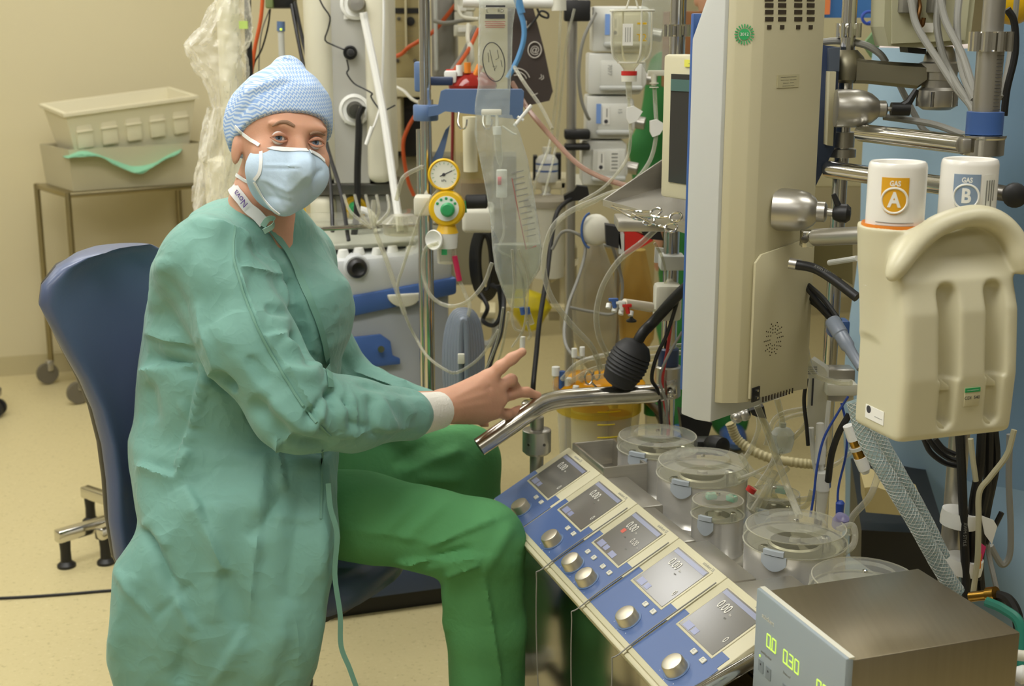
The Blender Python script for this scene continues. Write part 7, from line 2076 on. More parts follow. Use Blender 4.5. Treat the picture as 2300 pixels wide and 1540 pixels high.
s3.ell(V3(0, 0, 1.66), (0.078, 0.1, 0.118), None, 0.02); s3.cone(V3(0, 0.01, 1.58), V3(0, 0.01, 1.42), 0.055, 0.06, 0.03)
s3.cone(V3(0, -0.1, 1.66), V3(0, -0.115, 1.635), 0.008, 0.013, 0.01)
for s_ in (-1, 1):
    s3.chain([V3(s_ * 0.236, -0.02, 1.04), V3(s_ * 0.22, -0.06, 0.84), V3(s_ * 0.22, -0.07, 0.78)], [0.045, 0.032, 0.036], 0.02)
    s3.ell(V3(s_ * 0.08, 0.01, 1.65), (0.01, 0.018, 0.03), None, 0.008)
    for k in range(4): s3.chain([V3(s_ * 0.215, -0.10 + k * 0.019, 0.77), V3(s_ * 0.214, -0.105 + k * 0.019, 0.72), V3(s_ * 0.208, -0.10 + k * 0.018, 0.69)], [0.011, 0.009, 0.008], 0.006)
s3.cone(V3(0, 0.01, 1.45), V3(0, 0.0, 1.0), 0.06, 0.08, 0.03)
for s_ in (-1, 1): s3.chain([V3(0, 0, 1.36), V3(s_ * 0.18, 0, 1.38), V3(s_ * 0.236, 0, 1.04)], [0.06, 0.045, 0.042], 0.02)
v_, f_ = nets(s3, (cxx - 0.36, Dn - 0.2, 0.64), (cxx + 0.36, Dn + 0.2, 1.82), 0.0075)
np_link('body', v_, f_, SKIN, col2)
s4 = Sdf(); s4.ell(V3(0, 0.01, 1.70), (0.088, 0.108, 0.10), None, 0.02); s4.cut(V3(0, 0, 1.68), (0, -0.4, -0.9))
v_, f_ = nets(s4, (cxx - 0.12, Dn - 0.14, 1.58), (cxx + 0.12, Dn + 0.14, 1.84), 0.009)
np_link('surgical_cap', v_, f_, CAP, col2)
for s_ in (-1, 1): MB().ball(V3(s_ * 0.10, -0.05, 0.045), (0.05, 0.13, 0.045), 16).build('clog', MT['blue'], col2)

# ------------------------------------------------------------------ blue drapes of the operating field on the right
DR = mat('blue_drape', '#93aebf', 0.75, var=0.06, vs=3, bump=0.3, bs=12)
DRB = mat('bright_blue_drape', '#3f76b5', 0.7, var=0.05, vs=3)
def curtain(name, P0, P1, z0, z1, m, lab, amp=0.03, fr=18.0, seed=0.0, lean=0.0):
    P0, P1 = Vector(P0), Vector(P1); d = P1 - P0; L = d.length; d.normalize(); n = Vector((d.y, -d.x, 0))
    nu, nv = 80, 26
    g = []
    for j in range(nv + 1):
        t = j / nv
        row = []
        for i in range(nu + 1):
            s_ = L * i / nu
            w = amp * (math.sin(s_ * fr + 2 * noise.noise(Vector((s_ * 3, t * 2, seed)))) * (1 - 0.5 * t) + 1.3 * noise.noise(Vector((s_ * 5, t * 3.0, seed + 5))))
            row.append(P0 + d * s_ + n * (w + lean * (1 - t)) + ZZ * (z0 + (z1 - z0) * t))
        g.append(row)
    b = MB(); b.loft(g, closed=False, caps=False)
    b.loft([[p - n * 0.004 for p in r] for r in g], closed=False, caps=False)
    return b.build(name, m, label=lab, cat='drape', angle=70)
curtain('surgical_drape', px(1935, 700, 3.5) * Vector((1, 1, 0)) if False else (px(1925, 700, 3.4).x, 3.4, 0), (px(2420, 700, 3.0).x, 3.0, 0), 0.02, 1.50, DR, 'large pale blue surgical drape hanging behind the gas bottles', 0.05, 13, 1.0, 0.05)
curtain('surgical_drape', (px(2225, 300, 2.9).x, 2.92, 0), (px(2420, 300, 2.7).x, 2.75, 0), 0.55, 1.95, mat('mid_blue_drape', '#67839a', 0.75, var=0.08, vs=3), 'darker blue drape at the right edge behind the steel pole', 0.03, 22, 3.0)
od = curtain('instrument_drape', (px(1820, 0, 3.6).x, 3.6, 0), (px(2010, 0, 3.6).x, 3.62, 0), px(1900, 40, 3.6).z, 1.95, DRB, 'bright blue instrument drape hanging at the top right with an orange paper', 0.006, 20, 4.0)
MB().box(px(1849, 8, 3.57), (0.036, 0.004, 0.055)).build('orange_paper', mat('orange_paper', '#ee8a4e', 0.7), od, smooth=False)
sw = thing('sterile_wall_panel', 'beige cupboard front below the bright blue instrument drape', 'cupboard', px(1910, 120, 4.4))
vb(1830, 2010, 4.4, 4.6, 30, 420, 0.004, 'front', mat('cupboard_beige', '#b0a780', 0.6), sw)
vb(1500, 1590, 4.4, 4.6, 25, 200, 0.004, 'brown_panel', mat('wood_brown', '#8a5a2e', 0.6), sw)
# blue scissors
scs = thing('scissors', 'blue-handled scissors hanging from the instrument drape', 'scissors', px(1960, 60, 3.5))
SB = mat('scissor_blue', '#2f4fb0', 0.4)
for c_, r_ in (((1952, 40), 14), ((1978, 15), 13)):
    MB().tube([px(c_[0] + r_ * math.cos(t) * 1.1, c_[1] + r_ * math.sin(t), 3.5) for t in [2 * math.pi * k / 20 for k in range(20)]], 0.004, 8, True).build('finger_ring', SB, scs)
MB().tube(pxs((1962, 44, 3.5), (1972, 46, 3.5), (1982, 68, 3.5)), 0.005, 8).build('blade', SB, scs)
MB().tube(pxs((1974, 26, 3.49), (1968, 44, 3.49), (1950, 52, 3.49)), 0.004, 8).build('blade', SB, scs)
gt = MB(); pprism(gt, [(1972, 60), (1985, 68), (1978, 100), (1960, 130), (1940, 100)], 3.45, (0, 0.02, 0))
gt.build('green_towel', mat('green_towel', '#6f8f62', 0.8), label='green towel below the blue scissors', cat='towel')
wl_ = thing('white_gown_table', 'white covered stand behind the beige monitor back', 'stand', px(2100, 200, 3.2))
vb(1990, 2200, 3.45, 3.6, 92, 300, 0.03, 'cover', mat('pinkish_white', '#e9dcd6', 0.7), wl_)
# ------------------------------------------------------------------ poles, arms and cables on the right
rp_ = px(2222, 150, 2.10)
R = thing('steel_pole', 'thick steel pole with scale marks, blue ring and clamp at the right', 'pole', (rp_.x, rp_.y, 0.05))
def rz(v): return px(2200, v, 2.10).z
MB().cyl((rp_.x, rp_.y, 0.05), (rp_.x, rp_.y, 2.0), 0.0165, n=22).build('pole', MT['satin'], R)
MB().lathe([(0.0205, rz(265)), (0.0205, rz(112)), (0.018, rz(108))], (rp_.x, rp_.y, 0), ZZ, 28).build('outer_tube', MT['satin'], R)
kc = MB().lathe([(0.024, rz(115)), (0.026, rz(112)), (0.026, rz(74)), (0.024, rz(71))], (rp_.x, rp_.y, 0), ZZ, 28).build('knurled_collar', MT['chrome'], R)
for a in range(0, 360, 40):
    q = Vector((rp_.x + 0.027 * math.cos(RAD(a)), rp_.y + 0.027 * math.sin(RAD(a)), rz(115)))
    MB().cyl(q, q + ZZ * (rz(71) - rz(115)), 0.007, n=10).build('grip_rib', MT['chrome'], kc)
for i in range(16):
    MB().tube([Vector((rp_.x + 0.0207 * math.cos(RAD(a)), rp_.y + 0.0207 * math.sin(RAD(a)), rz(125 + i * 8))) for a in range(-80, -40 if i % 5 else -20, 8)], 0.0004, 4).build('scale_mark', MT['ink'], R)
MB().lathe([(0.028, rz(301)), (0.028, rz(251)), (0.021, rz(250))], (rp_.x, rp_.y, 0), ZZ, 28).build('blue_ring', MT['blue'], R)
MB().lathe([(0.028, rz(350)), (0.032, rz(347)), (0.032, rz(312)), (0.034, rz(308)), (0.034, rz(303)), (0.028, rz(302))], (rp_.x, rp_.y, 0), ZZ, 32).build('clamp_ring', MT['chrome'], R)
MB().box((rp_.x - 0.034, rp_.y - 0.012, rz(325)), (0.014, 0.03, 0.022), 0.002).build('clamp_jaw', MT['satin'], R)
jb_ = Vector((rp_.x - 0.03, rp_.y, rz(325)))
MB().cyl(jb_, px(1935, 298, 2.36), 0.0155, n=20).build('cross_bar', MT['chrome'], R)
MB().cyl(px(2290, 440, 2.0), px(2150, 416, 2.05), 0.012, n=16).build('lower_bar', MT['darksteel'], R)
MB().cyl(px(2140, 420, 2.12), px(1862, 380, 2.42), 0.0155, n=20).build('lower_bar', MT['chrome'], R)
MB().lathe([(0.016, 0), (0.018, 0.004), (0.018, 0.02), (0.012, 0.024)], px(2278, 436, 1.98), (-0.3, -1, 0), 18).build('black_knob', MT['black'], R)
# castor base of the pole
for a in range(4):
    d = Vector((math.cos(RAD(90 * a + 18)), math.sin(RAD(90 * a + 18)), 0)) * 0.16
    MB().tube([Vector((rp_.x, rp_.y, 0.08)), Vector((rp_.x, rp_.y, 0.05)) + d], 0.015, 10).build('base_leg', MT['darksteel'], R)

# second pole with cast arm and knob
p2 = px(1906, 60, 2.46)
Q = thing('arm_pole', 'slim steel pole with a knurled collar and a cast swing arm', 'pole', (p2.x, p2.y, 0.5))
def qz(v): return px(1900, v, 2.46).z
MB().cyl((p2.x, p2.y, 0.45), (p2.x, p2.y, 2.0), 0.0135, n=20).build('pole', MT['chrome'], Q)
kc2 = MB().lathe([(0.018, qz(84)), (0.0195, qz(81)), (0.0195, qz(55)), (0.018, qz(52))], (p2.x, p2.y, 0), ZZ, 24).build('knurled_collar', MT['chrome'], Q)
for a in range(0, 360, 45):
    q = Vector((p2.x + 0.019 * math.cos(RAD(a)), p2.y + 0.019 * math.sin(RAD(a)), qz(84)))
    MB().cyl(q, q + ZZ * (qz(52) - qz(84)), 0.005, n=8).build('grip_rib', MT['chrome'], kc2)
ARM = mat('cast_arm', '#8b8672', 0.4, 0.9)
MB().lathe([(0.020, qz(186)), (0.034, qz(178)), (0.036, qz(150)), (0.030, qz(128)), (0.018, qz(112))], (p2.x, p2.y, 0), ZZ, 28).build('arm_hub', ARM, Q)
am = MB()
A0, A1 = Vector((p2.x + 0.01, p2.y - 0.005, 0)), px(2075, 160, 2.40)
rr = []
for t, zu, zl2, w in ((0.0, 128, 186, 0.032), (0.15, 133, 186, 0.028), (0.6, 138, 192, 0.024), (0.88, 140, 196, 0.024), (1.0, 142, 182, 0.022)):
    c = A0.lerp(Vector((A1.x, A1.y, 0)), t)
    rr.append([Vector((c.x, c.y - w, qz(zu) - 0.006)), Vector((c.x, c.y - w * 0.6, qz(zu))), Vector((c.x, c.y + w * 0.6, qz(zu))), Vector((c.x, c.y + w, qz(zu) - 0.006)), Vector((c.x, c.y + w, qz(zl2) + 0.006)), Vector((c.x, c.y + w * 0.6, qz(zl2))), Vector((c.x, c.y - w * 0.6, qz(zl2))), Vector((c.x, c.y - w, qz(zl2) + 0.006))])
am.loft(rr).build('swing_arm', ARM, Q)
kh = px(2110, 150, 2.40)
MB().lathe([(0.029, px(2110, 196, 2.4).z), (0.029, px(2110, 180, 2.4).z), (0.031, px(2110, 178, 2.4).z), (0.032, px(2110, 162, 2.4).z), (0.036, px(2110, 160, 2.4).z), (0.036, px(2110, 142, 2.4).z), (0.028, px(2110, 138, 2.4).z), (0.026, px(2110, 120, 2.4).z), (0.020, px(2110, 104, 2.4).z)], (kh.x, kh.y, 0), ZZ, 32).build('joint_housing', MT['satin'], Q)
kn = MB().lathe([(0.024, 0), (0.033, 0.006), (0.036, 0.018), (0.034, 0.034), (0.026, 0.042)], (kh.x, kh.y, px(2110, 246, 2.4).z), ZZ, 32).build('round_knob', MT['satin'], Q)
for a in range(0, 360, 60):
    q = Vector((kh.x + 0.0345 * math.cos(RAD(a)), kh.y + 0.0345 * math.sin(RAD(a)), px(2110, 238, 2.4).z))
    MB().cyl(q, q + ZZ * 0.026, 0.003, n=8).build('grip_groove', MT['chrome'], kn)
for v0, v1, r in ((296, 330, 0.022), (334, 352, 0.026)):
    MB().lathe([(r, qz(v1)), (r, qz(v0))], (p2.x, p2.y, 0), ZZ, 24).build('collar', MT['satin'], Q)
# dark blue display back with ball clamp
db_ = thing('blue_display', 'dark blue backed display with a beige plate and ball clamp', 'display', px(1850, 425, 2.42))
b_ = MB(); pprism(b_, [(1826, 98), (1870, 104), (1886, 106), (1884, 160), (1876, 330), (1866, 350), (1832, 418), (1818, 425)], 2.42, (-0.05, 0.10, 0)); b_.build('casing', MT['darkblue'], db_, smooth=False)
b_ = MB(); pprism(b_, [(1862, 108), (1887, 106), (1885, 160), (1862, 160)], 2.405, (0, 0.03, 0)); b_.build('grey_pad', mat('slate_pad', '#4a525e', 0.5), db_, smooth=False)
b_ = MB(); pprism(b_, [(1864, 161), (1878, 161), (1871, 328), (1858, 326)], 2.39, (0, 0.04, 0)); b_.build('beige_plate', MT['beige'], db_, smooth=False)
b0 = px(1876, 243, 2.37); bd2 = Vector((1, -0.06, -0.01)).normalized()
bc2 = MB().lathe([(0.032, 0), (0.033, 0.002), (0.033, 0.036), (0.031, 0.05), (0.026, 0.062), (0.018, 0.072), (0.0145, 0.075), (0.0145, 0.086), (0.010, 0.089), (0.004, 0.09), (0.004, 0.098)], b0, bd2, 36).build('ball_clamp', MT['satin'], db_)
k0 = b0 + bd2 * 0.096
MB().cyl(k0, k0 + bd2 * 0.032, 0.0115, n=16).build('wing_hub', MT['black'], bc2)
MB().tube([k0 + bd2 * 0.014, k0 + bd2 * 0.03 + ZZ * 0.012, k0 + bd2 * 0.042 + ZZ * 0.034], 0.006, 10, rads=[0.009, 0.007, 0.005]).build('wing', MT['black'], bc2)
# beige monitor back with grey cables at the top
mb_ = thing('monitor', 'olive-beige monitor seen from the back with thick grey cables', 'monitor', px(2085, 108, 2.36))
OB = mat('olive_beige', '#a8a688', 0.45)
b_ = MB(); pprism(b_, [(1990, -80), (2200, -80), (2178, 98), (2080, 108), (1996, 104), (1986, 60)], 2.36, (0, 0.09, 0)); b_.build('casing', OB, mb_, smooth=False)
b_ = MB(); pprism(b_, [(2004, -80), (2186, -80), (2168, 90), (2004, 98)], 2.352, (0, 0.01, 0)); b_.build('back_cover', mat('olive_cover', '#b4b294', 0.45), mb_, smooth=False)
for u in (2040, 2104):
    MB().box(px(u, -8, 2.34), (0.026, 0.03, 0.055), 0.003).build('cable_port', mat('port_grey_%d' % u, '#77756b', 0.5), mb_)
b_ = MB(); pprism(b_, [(2038, 104), (2080, 110), (2080, 122), (2040, 118)], 2.37, (0, 0.05, 0)); b_.build('hinge', MT['black'], mb_, smooth=False)
lb_ = MB().box(px(2082, 62, 2.349), (0.022, 0.002, 0.016)).build('white_label', MT['paper'], mb_, smooth=False)
MB().tube(catmull(pxs((2060, -10, 2.34), (2066, 15, 2.335), (2062, 40, 2.33), (2070, 58, 2.33), (2075, 40, 2.33)), 5), 0.004, 8).build('brass_hook', mat('bronze_hook', '#6a4a26', 0.4, 0.8), mb_)
for i, pts in enumerate((((2046, 0, 2.32), (2060, 60, 2.30), (2110, 140, 2.25), (2150, 200, 2.2), (2185, 245, 2.14), (2192, 300, 2.12)), ((2108, 0, 2.32), (2105, 60, 2.30), (2120, 130, 2.27), (2150, 190, 2.2), (2182, 240, 2.15), (2196, 300, 2.13)), ((2112, 0, 2.30), (2125, 50, 2.28), (2160, 120, 2.23), (2180, 180, 2.18), (2195, 235, 2.15)),
                         ((2155, -10, 2.3), (2150, 40, 2.28), (2152, 100, 2.26), (2165, 170, 2.2), (2188, 225, 2.15)), ((1840, 95, 2.5), (1880, 92, 2.48), (1940, 100, 2.45), (1975, 120, 2.44), (1990, 140, 2.44)))):
    cable('grey_cable', pts, 0.0062, MT['greycable'], mb_, n=10)
for i, (pts, r, lab) in enumerate(((((2020, 190, 2.5), (2045, 240, 2.48), (2070, 285, 2.45), (2085, 300, 2.44)), 0.006, 'grey cable slanting down below the cast swing arm'), (((1985, 262, 2.4), (2030, 268, 2.38), (2100, 280, 2.35), (2170, 305, 2.3)), 0.006, 'grey cable running along above the chrome cross bar'),
                                   (((2285, -10, 2.3), (2275, 80, 2.3), (2262, 160, 2.25), (2250, 220, 2.2)), 0.005, 'grey cable at the top right edge'), (((2262, 20, 2.2), (2278, 50, 2.2), (2280, 120, 2.2), (2262, 200, 2.2), (2255, 260, 2.2)), 0.006, 'black cable curving behind the thick steel pole'))):
    cable('cable', pts, r, MT['black'] if 'black' in lab else MT['greycable'], None, lab, 'cable')
MB().ball(px(2275, -5, 2.6), (0.05, 0.05, 0.05), 18).build('yellow_skin_ball', MT['yellow'], R)  # loose ball standing in for a glimpse of a person's skin, no pole part
# steel arm tube between the console and the calibrator
atb = thing('support_arm', 'short steel support arm between the tall console and the calibrator', 'arm', px(1860, 545, 2.05))
MB().cyl(px(1828, 533, 2.06), px(1960, 527, 1.96), 0.0135, n=20, bev=0.003).build('arm_tube', MT['satin'], atb)
MB().box(px(1812, 536, 2.07), (0.018, 0.022, 0.026), 0.002).build('hinge_block', MT['chrome'], atb)
MB().lathe([(0.006, 0), (0.006, 0.003), (0.003, 0.004)], px(1808, 537, 2.055), (-0.2, -1, 0), 14).build('hinge_bolt', MT['darksteel'], atb)
# fittings seen between console and calibrator
fb = thing('equipment_bracket', 'dark olive bracket block behind the support arm', 'bracket', px(1860, 640, 2.4))
b_ = MB(); pprism(b_, [(1800, 545), (1915, 548), (1915, 640), (1850, 600), (1805, 592)], 2.42, (0, 0.05, 0)); b_.build('block', mat('olive_block', '#7b724a', 0.5), fb, smooth=False)
MB().cyl(px(1862, 590, 2.36), px(1925, 580, 2.3), 0.005, n=10).build('white_tube', MT['white'], fb)
for pts in (((1800, 630, 2.2), (1840, 680, 2.16), (1880, 725, 2.12)), ((1805, 650, 2.21), (1845, 695, 2.17), (1882, 732, 2.13)), ((1800, 662, 2.22), (1840, 690, 2.18), (1875, 728, 2.14)), ((1815, 640, 2.19), (1850, 672, 2.15), (1886, 722, 2.12))):
    cable('black_lead', pts, 0.0045, MT['black'], fb)
cc = px(1868, 718, 2.11)
dC = (px(1915, 795, 2.06) - cc).normalized()
cn = MB().lathe([(0.011, 0), (0.013, 0.004), (0.013, 0.03), (0.0115, 0.032), (0.0115, 0.055), (0.009, 0.06), (0.0075, 0.1)], cc, dC, 20).build('grey_connector', MT['greyhose'], fb)
# white sensor card holder
wc_ = thing('sensor_module', 'white sensor module card with a slot beside the chrome pole', 'sensor module', px(1840, 990, 2.3))
cp_ = MB(); pprism(cp_, [(1816, 812), (1822, 806), (1852, 826), (1858, 836), (1856, 985), (1850, 990), (1818, 970), (1812, 962)], 2.30, (0.01, 0.02, 0)); cp_.build('card', MT['offwhite'], wc_)
b_ = MB(); pprism(b_, [(1826, 788), (1829, 788), (1826, 852), (1823, 852)], 2.298, (0, 0.002, 0)); 
MB().box(px(1825, 880, 2.297), (0.003, 0.002, 0.05)).build('slot', MT['ink'], wc_)
for k in range(4): MB().box(px(1824, 824 + k * 5, 2.297), (0.018, 0.001, 0.002)).build('print_line', MT['inkgrey'], wc_, smooth=False)
MB().box(px(1883, 860, 2.33), (0.05, 0.04, 0.06), 0.004).build('clamp_block', MT['satin'], wc_)
MB().box(px(1885, 868, 2.30), (0.055, 0.05, 0.022), 0.004).build('lower_block', MT['offwhite'], wc_)
MB().box(px(1882, 735, 2.33), (0.035, 0.035, 0.03), 0.004).build('upper_block', MT['blue'], wc_)
for pts, r, m in (((( 1822, 960, 2.28), (1825, 1000, 2.28), (1832, 1050, 2.28), (1842, 1080, 2.28)), 0.005, 'white'), (((1838, 965, 2.28), (1842, 1010, 2.28), (1846, 1060, 2.28)), 0.004, 'white'), (((1806, 700, 2.25), (1812, 790, 2.25), (1830, 840, 2.24), (1880, 858, 2.22), (1912, 860, 2.2)), 0.005, 'clear'),
                  (((1812, 850, 2.27), (1806, 900, 2.27), (1812, 960, 2.27), (1815, 1000, 2.27)), 0.0035, 'black'), (((1862, 900, 2.28), (1856, 960, 2.28), (1848, 1000, 2.28)), 0.004, 'white')):
    cable('sensor_lead', pts, r, MT[m], wc_)
for (a, b, r0, r1, m) in (((1842, 950), (1843, 1010), 0.0065, 0.010, 'white'), ((1843, 1010), (1842, 1040), 0.010, 0.009, 'white'), ((1848, 1060), (1848, 1100), 0.011, 0.012, 'white'), ((1848, 1100), (1843, 1165), 0.011, 0.007, 'offwhite'), ((1802, 745), (1802, 800), 0.007, 0.007, 'greyhose')):
    MB().cyl(px(*a, 2.27), px(*b, 2.27), r0, r1, 16).build('connector', MT[m], wc_)
MB().lathe([(0.0158, 0), (0.0158, 0.026)], (p2.x, p2.y, px(1880, 1092, 2.46).z), ZZ, 20).build('blue_tape', MT['blue'], Q)
BLC = mat('blue_lead', '#27479c', 0.45)
for pts, lab in ((((1905, 890, 2.25), (1880, 930, 2.24), (1850, 985, 2.23), (1835, 1050, 2.22), (1828, 1110, 2.22), (1820, 1160, 2.22)), 'thin blue lead slanting from the calibrator down to the pumps'), (((1890, 905, 2.25), (1902, 960, 2.24), (1900, 1020, 2.24), (1884, 1090, 2.24), (1882, 1130, 2.24), (1888, 1160, 2.24)), 'thin blue lead ending in a blue plug beside the slim pole')):
    cable('blue_lead', pts, 0.0022, BLC, None, lab, 'cable')
MB().lathe([(0.004, 0), (0.007, 0.01), (0.008, 0.03), (0.005, 0.034)], px(1885, 1165, 2.24), ZZ, 14).build('blue_plug', BLC, label='blue cable plug standing beside the slim steel pole', cat='plug')
cable('black_lead', [(1908, 930, 2.2), (1885, 970, 2.2), (1868, 1020, 2.22), (1860, 1080, 2.24)], 0.006, MT['black'], None, 'black cable under the left edge of the calibrator', 'cable')
# white and brass coupling
cpl = thing('brass_coupling', 'white and brass hose coupling hanging left of the calibrator', 'coupling', px(1940, 1060, 2.1))
a_, b_2 = px(1905, 955, 2.1), px(1945, 1062, 2.1); dd_ = (b_2 - a_).normalized(); L_ = (b_2 - a_).length
for t0, t1, r0, r1, m in ((0.0, 0.3, 0.009, 0.010, 'white'), (0.3, 0.44, 0.0085, 0.0085, 'brass'), (0.44, 0.5, 0.012, 0.012, 'greyplastic'), (0.5, 0.66, 0.010, 0.010, 'brass'), (0.66, 0.92, 0.011, 0.010, 'white'), (0.92, 1.0, 0.009, 0.006, 'white')):
    MB().cyl(a_ + dd_ * L_ * t0, a_ + dd_ * L_ * t1, r0, r1, 16).build('coupling_part', MT[m], cpl)
# braided hoses
BR = mat('braided_hose', '#8fa3a3', 0.35, var=0.25, vs=160)
def braid(name, pts, r, lab):
    path = catmull(pxs(*pts), 10)
    h = MB().tube(path, r, 14).build(name, BR, label=lab, cat='hose')
    n = len(path)
    tot = sum((path[i + 1] - path[i]).length for i in range(n - 1))
    fine = []
    for i in range(n - 1):
        k = max(2, int((path[i + 1] - path[i]).length / 0.0025))
        for j in range(k): fine.append(path[i].lerp(path[i + 1], j / k))
    for s_ in (1, -1):
        for ph in range(8):
            pts2 = []
            for i, p in enumerate(fine):
                t = (fine[min(i + 1, len(fine) - 1)] - fine[max(i - 1, 0)]).normalized()
                a = s_ * i * 0.0025 / 0.0075 + ph * math.pi / 4
                e = t.orthogonal().normalized() if i == 0 else (e - t * e.dot(t)).normalized()
                g = t.cross(e)
                pts2.append(p + (e * math.cos(a) + g * math.sin(a)) * (r + 0.0002))
            MB().tube(pts2, 0.0005, 3).build('braid_strand', MT['greyplastic'], h)
braid('braided_hose', ((1920, 900, 1.96), (1945, 985, 1.95), (2000, 1080, 1.93), (2060, 1180, 1.92), (2110, 1270, 1.92), (2150, 1330, 1.92)), 0.0125, 'grey braided hose slanting down from under the calibrator')
braid('braided_hose', ((1950, 930, 2.02), (1985, 1000, 2.01), (2030, 1080, 2.0), (2070, 1150, 2.0), (2120, 1250, 2.0)), 0.0105, 'second braided hose behind the slanting grey braided hose')
# cable bundle along the pole
cb = thing('cable_bundle', 'bundle of black cables strapped to the steel pole under the calibrator', 'cable bundle', px(2180, 1340, 2.04))
for i, pts in enumerate((((2155, 960, 2.03), (2160, 1060, 2.03), (2164, 1160, 2.03), (2168, 1260, 2.03), (2172, 1350, 2.03)), ((2205, 970, 2.04), (2200, 1050, 2.04), (2185, 1140, 2.04), (2182, 1240, 2.04), (2186, 1340, 2.04)), ((2222, 965, 2.05), (2218, 1080, 2.05), (2200, 1180, 2.05), (2195, 1300, 2.05)), ((2232, 960, 2.06), (2236, 1040, 2.06), (2215, 1150, 2.06), (2200, 1260, 2.06), (2205, 1340, 2.06)),
                         ((2075, 985, 2.08), (2090, 1015, 2.08), (2120, 1038, 2.08), (2150, 1046, 2.08)), ((2085, 985, 2.07), (2105, 1010, 2.07), (2130, 1028, 2.07), (2155, 1035, 2.07)), ((2100, 985, 2.06), (2120, 1008, 2.06), (2145, 1020, 2.06)), ((2250, 1150, 2.06), (2235, 1180, 2.06), (2214, 1220, 2.06)))):
    cable('black_cable', pts, 0.0075 if i < 4 else 0.0045, MT['black'], cb, n=10)
text('AWM STYLE', 0.0075, face_frame(px(2167, 1200, 2.02), (0.05, 0, -1), (1, 0, 0.05)), MT['inkgrey'], cb, 'cable_print', 0.0001)
cable('beige_cable', [(2278, 965, 2.0), (2262, 1020, 2.0), (2225, 1070, 2.0), (2200, 1105, 2.0), (2198, 1170, 2.0), (2196, 1250, 2.0), (2186, 1330, 2.0)], 0.0048, mat('beige_cable', '#b8b394', 0.5), cb)
cable('beige_cable', [(2180, 985, 2.02), (2185, 1030, 2.02), (2192, 1080, 2.02)], 0.0045, mat('beige_cable_b', '#b8b394', 0.5), cb)
for v, dx in ((1165, 0.0), (1270, 0.006)):
    c_ = px(2158, v, 2.05)
    MB().lathe([(0.030, -0.012), (0.031, 0.0), (0.030, 0.013)], c_ + Vector((dx, 0.005, 0)), (0.1, 0, 1), 24).build('white_strap', MT['white'], cb)
stp = MB(); pprism(stp, [(2205, 1158), (2232, 1168), (2240, 1182), (2228, 1222), (2212, 1200), (2208, 1180)], 2.03, (0, 0.002, 0)); stp.build('strap_tail', MT['white'], cb, smooth=False)
stp = MB(); pprism(stp, [(2198, 1215), (2215, 1228), (2206, 1258), (2196, 1270)], 2.02, (0, 0.002, 0)); stp.build('pink_tag', mat('magenta_tag', '#d2326e', 0.5), cb, smooth=False)
stp = MB(); pprism(stp, [(2196, 1240), (2205, 1244), (2203, 1276), (2192, 1282)], 2.018, (0, 0.002, 0)); stp.build('yellow_tag', MT['orange'], cb, smooth=False)
for i, (pts, lab) in enumerate(((((2268, 975, 2.3), (2266, 1080, 2.3), (2270, 1180, 2.3), (2268, 1245, 2.3), (2252, 1268, 2.3), (2235, 1245, 2.3), (2225, 1225, 2.3)), 'grey cable hanging in a long loop against the blue drape'), (((2212, 1190, 2.15), (2222, 1250, 2.15), (2240, 1330, 2.1), (2242, 1350, 2.1)), 'thin grey cable dropping behind the magenta tag'))):
    cable('grey_cable', pts, 0.006 if i == 0 else 0.0045, MT['greycable'], None, lab, 'cable')
bf = thing('brass_fitting', 'brass pipe fitting behind the right corner of the steel display box', 'fitting', px(2215, 1345, 1.95))
MB().cyl(px(2180, 1340, 1.98), px(2232, 1334, 1.95), 0.008, n=14).build('pipe', MT['brass'], bf); MB().cyl(px(2220, 1336, 1.95), px(2238, 1334, 1.94), 0.0125, n=16).build('nut', MT['brass'], bf)
cable('green_hose', [(2215, 1350, 1.92), (2255, 1368, 1.9), (2290, 1400, 1.88), (2295, 1480, 1.86), (2290, 1560, 1.84)], 0.008, mat('teal_hose', '#2c8a76', 0.45), None, 'teal green hose behind the steel display box', 'hose')
cable('black_hose', [(2232, 1335, 1.95), (2262, 1345, 1.93), (2282, 1375, 1.9), (2290, 1420, 1.88)], 0.009, MT['black'], None, 'black hose leaving the brass fitting at the right', 'hose')
wf = thing('side_connectors', 'white plastic connectors at the right side of the steel display box', 'connector', px(2290, 1520, 1.75))
MB().cyl(px(2278, 1470, 1.76), px(2330, 1476, 1.76), 0.008, n=14).build('stub', MT['offwhite'], wf)
MB().lathe([(0.010, 0), (0.014, 0.008), (0.010, 0.02)], px(2282, 1512, 1.75), (1, -0.4, 0), 16).build('white_cap', MT['white'], wf)

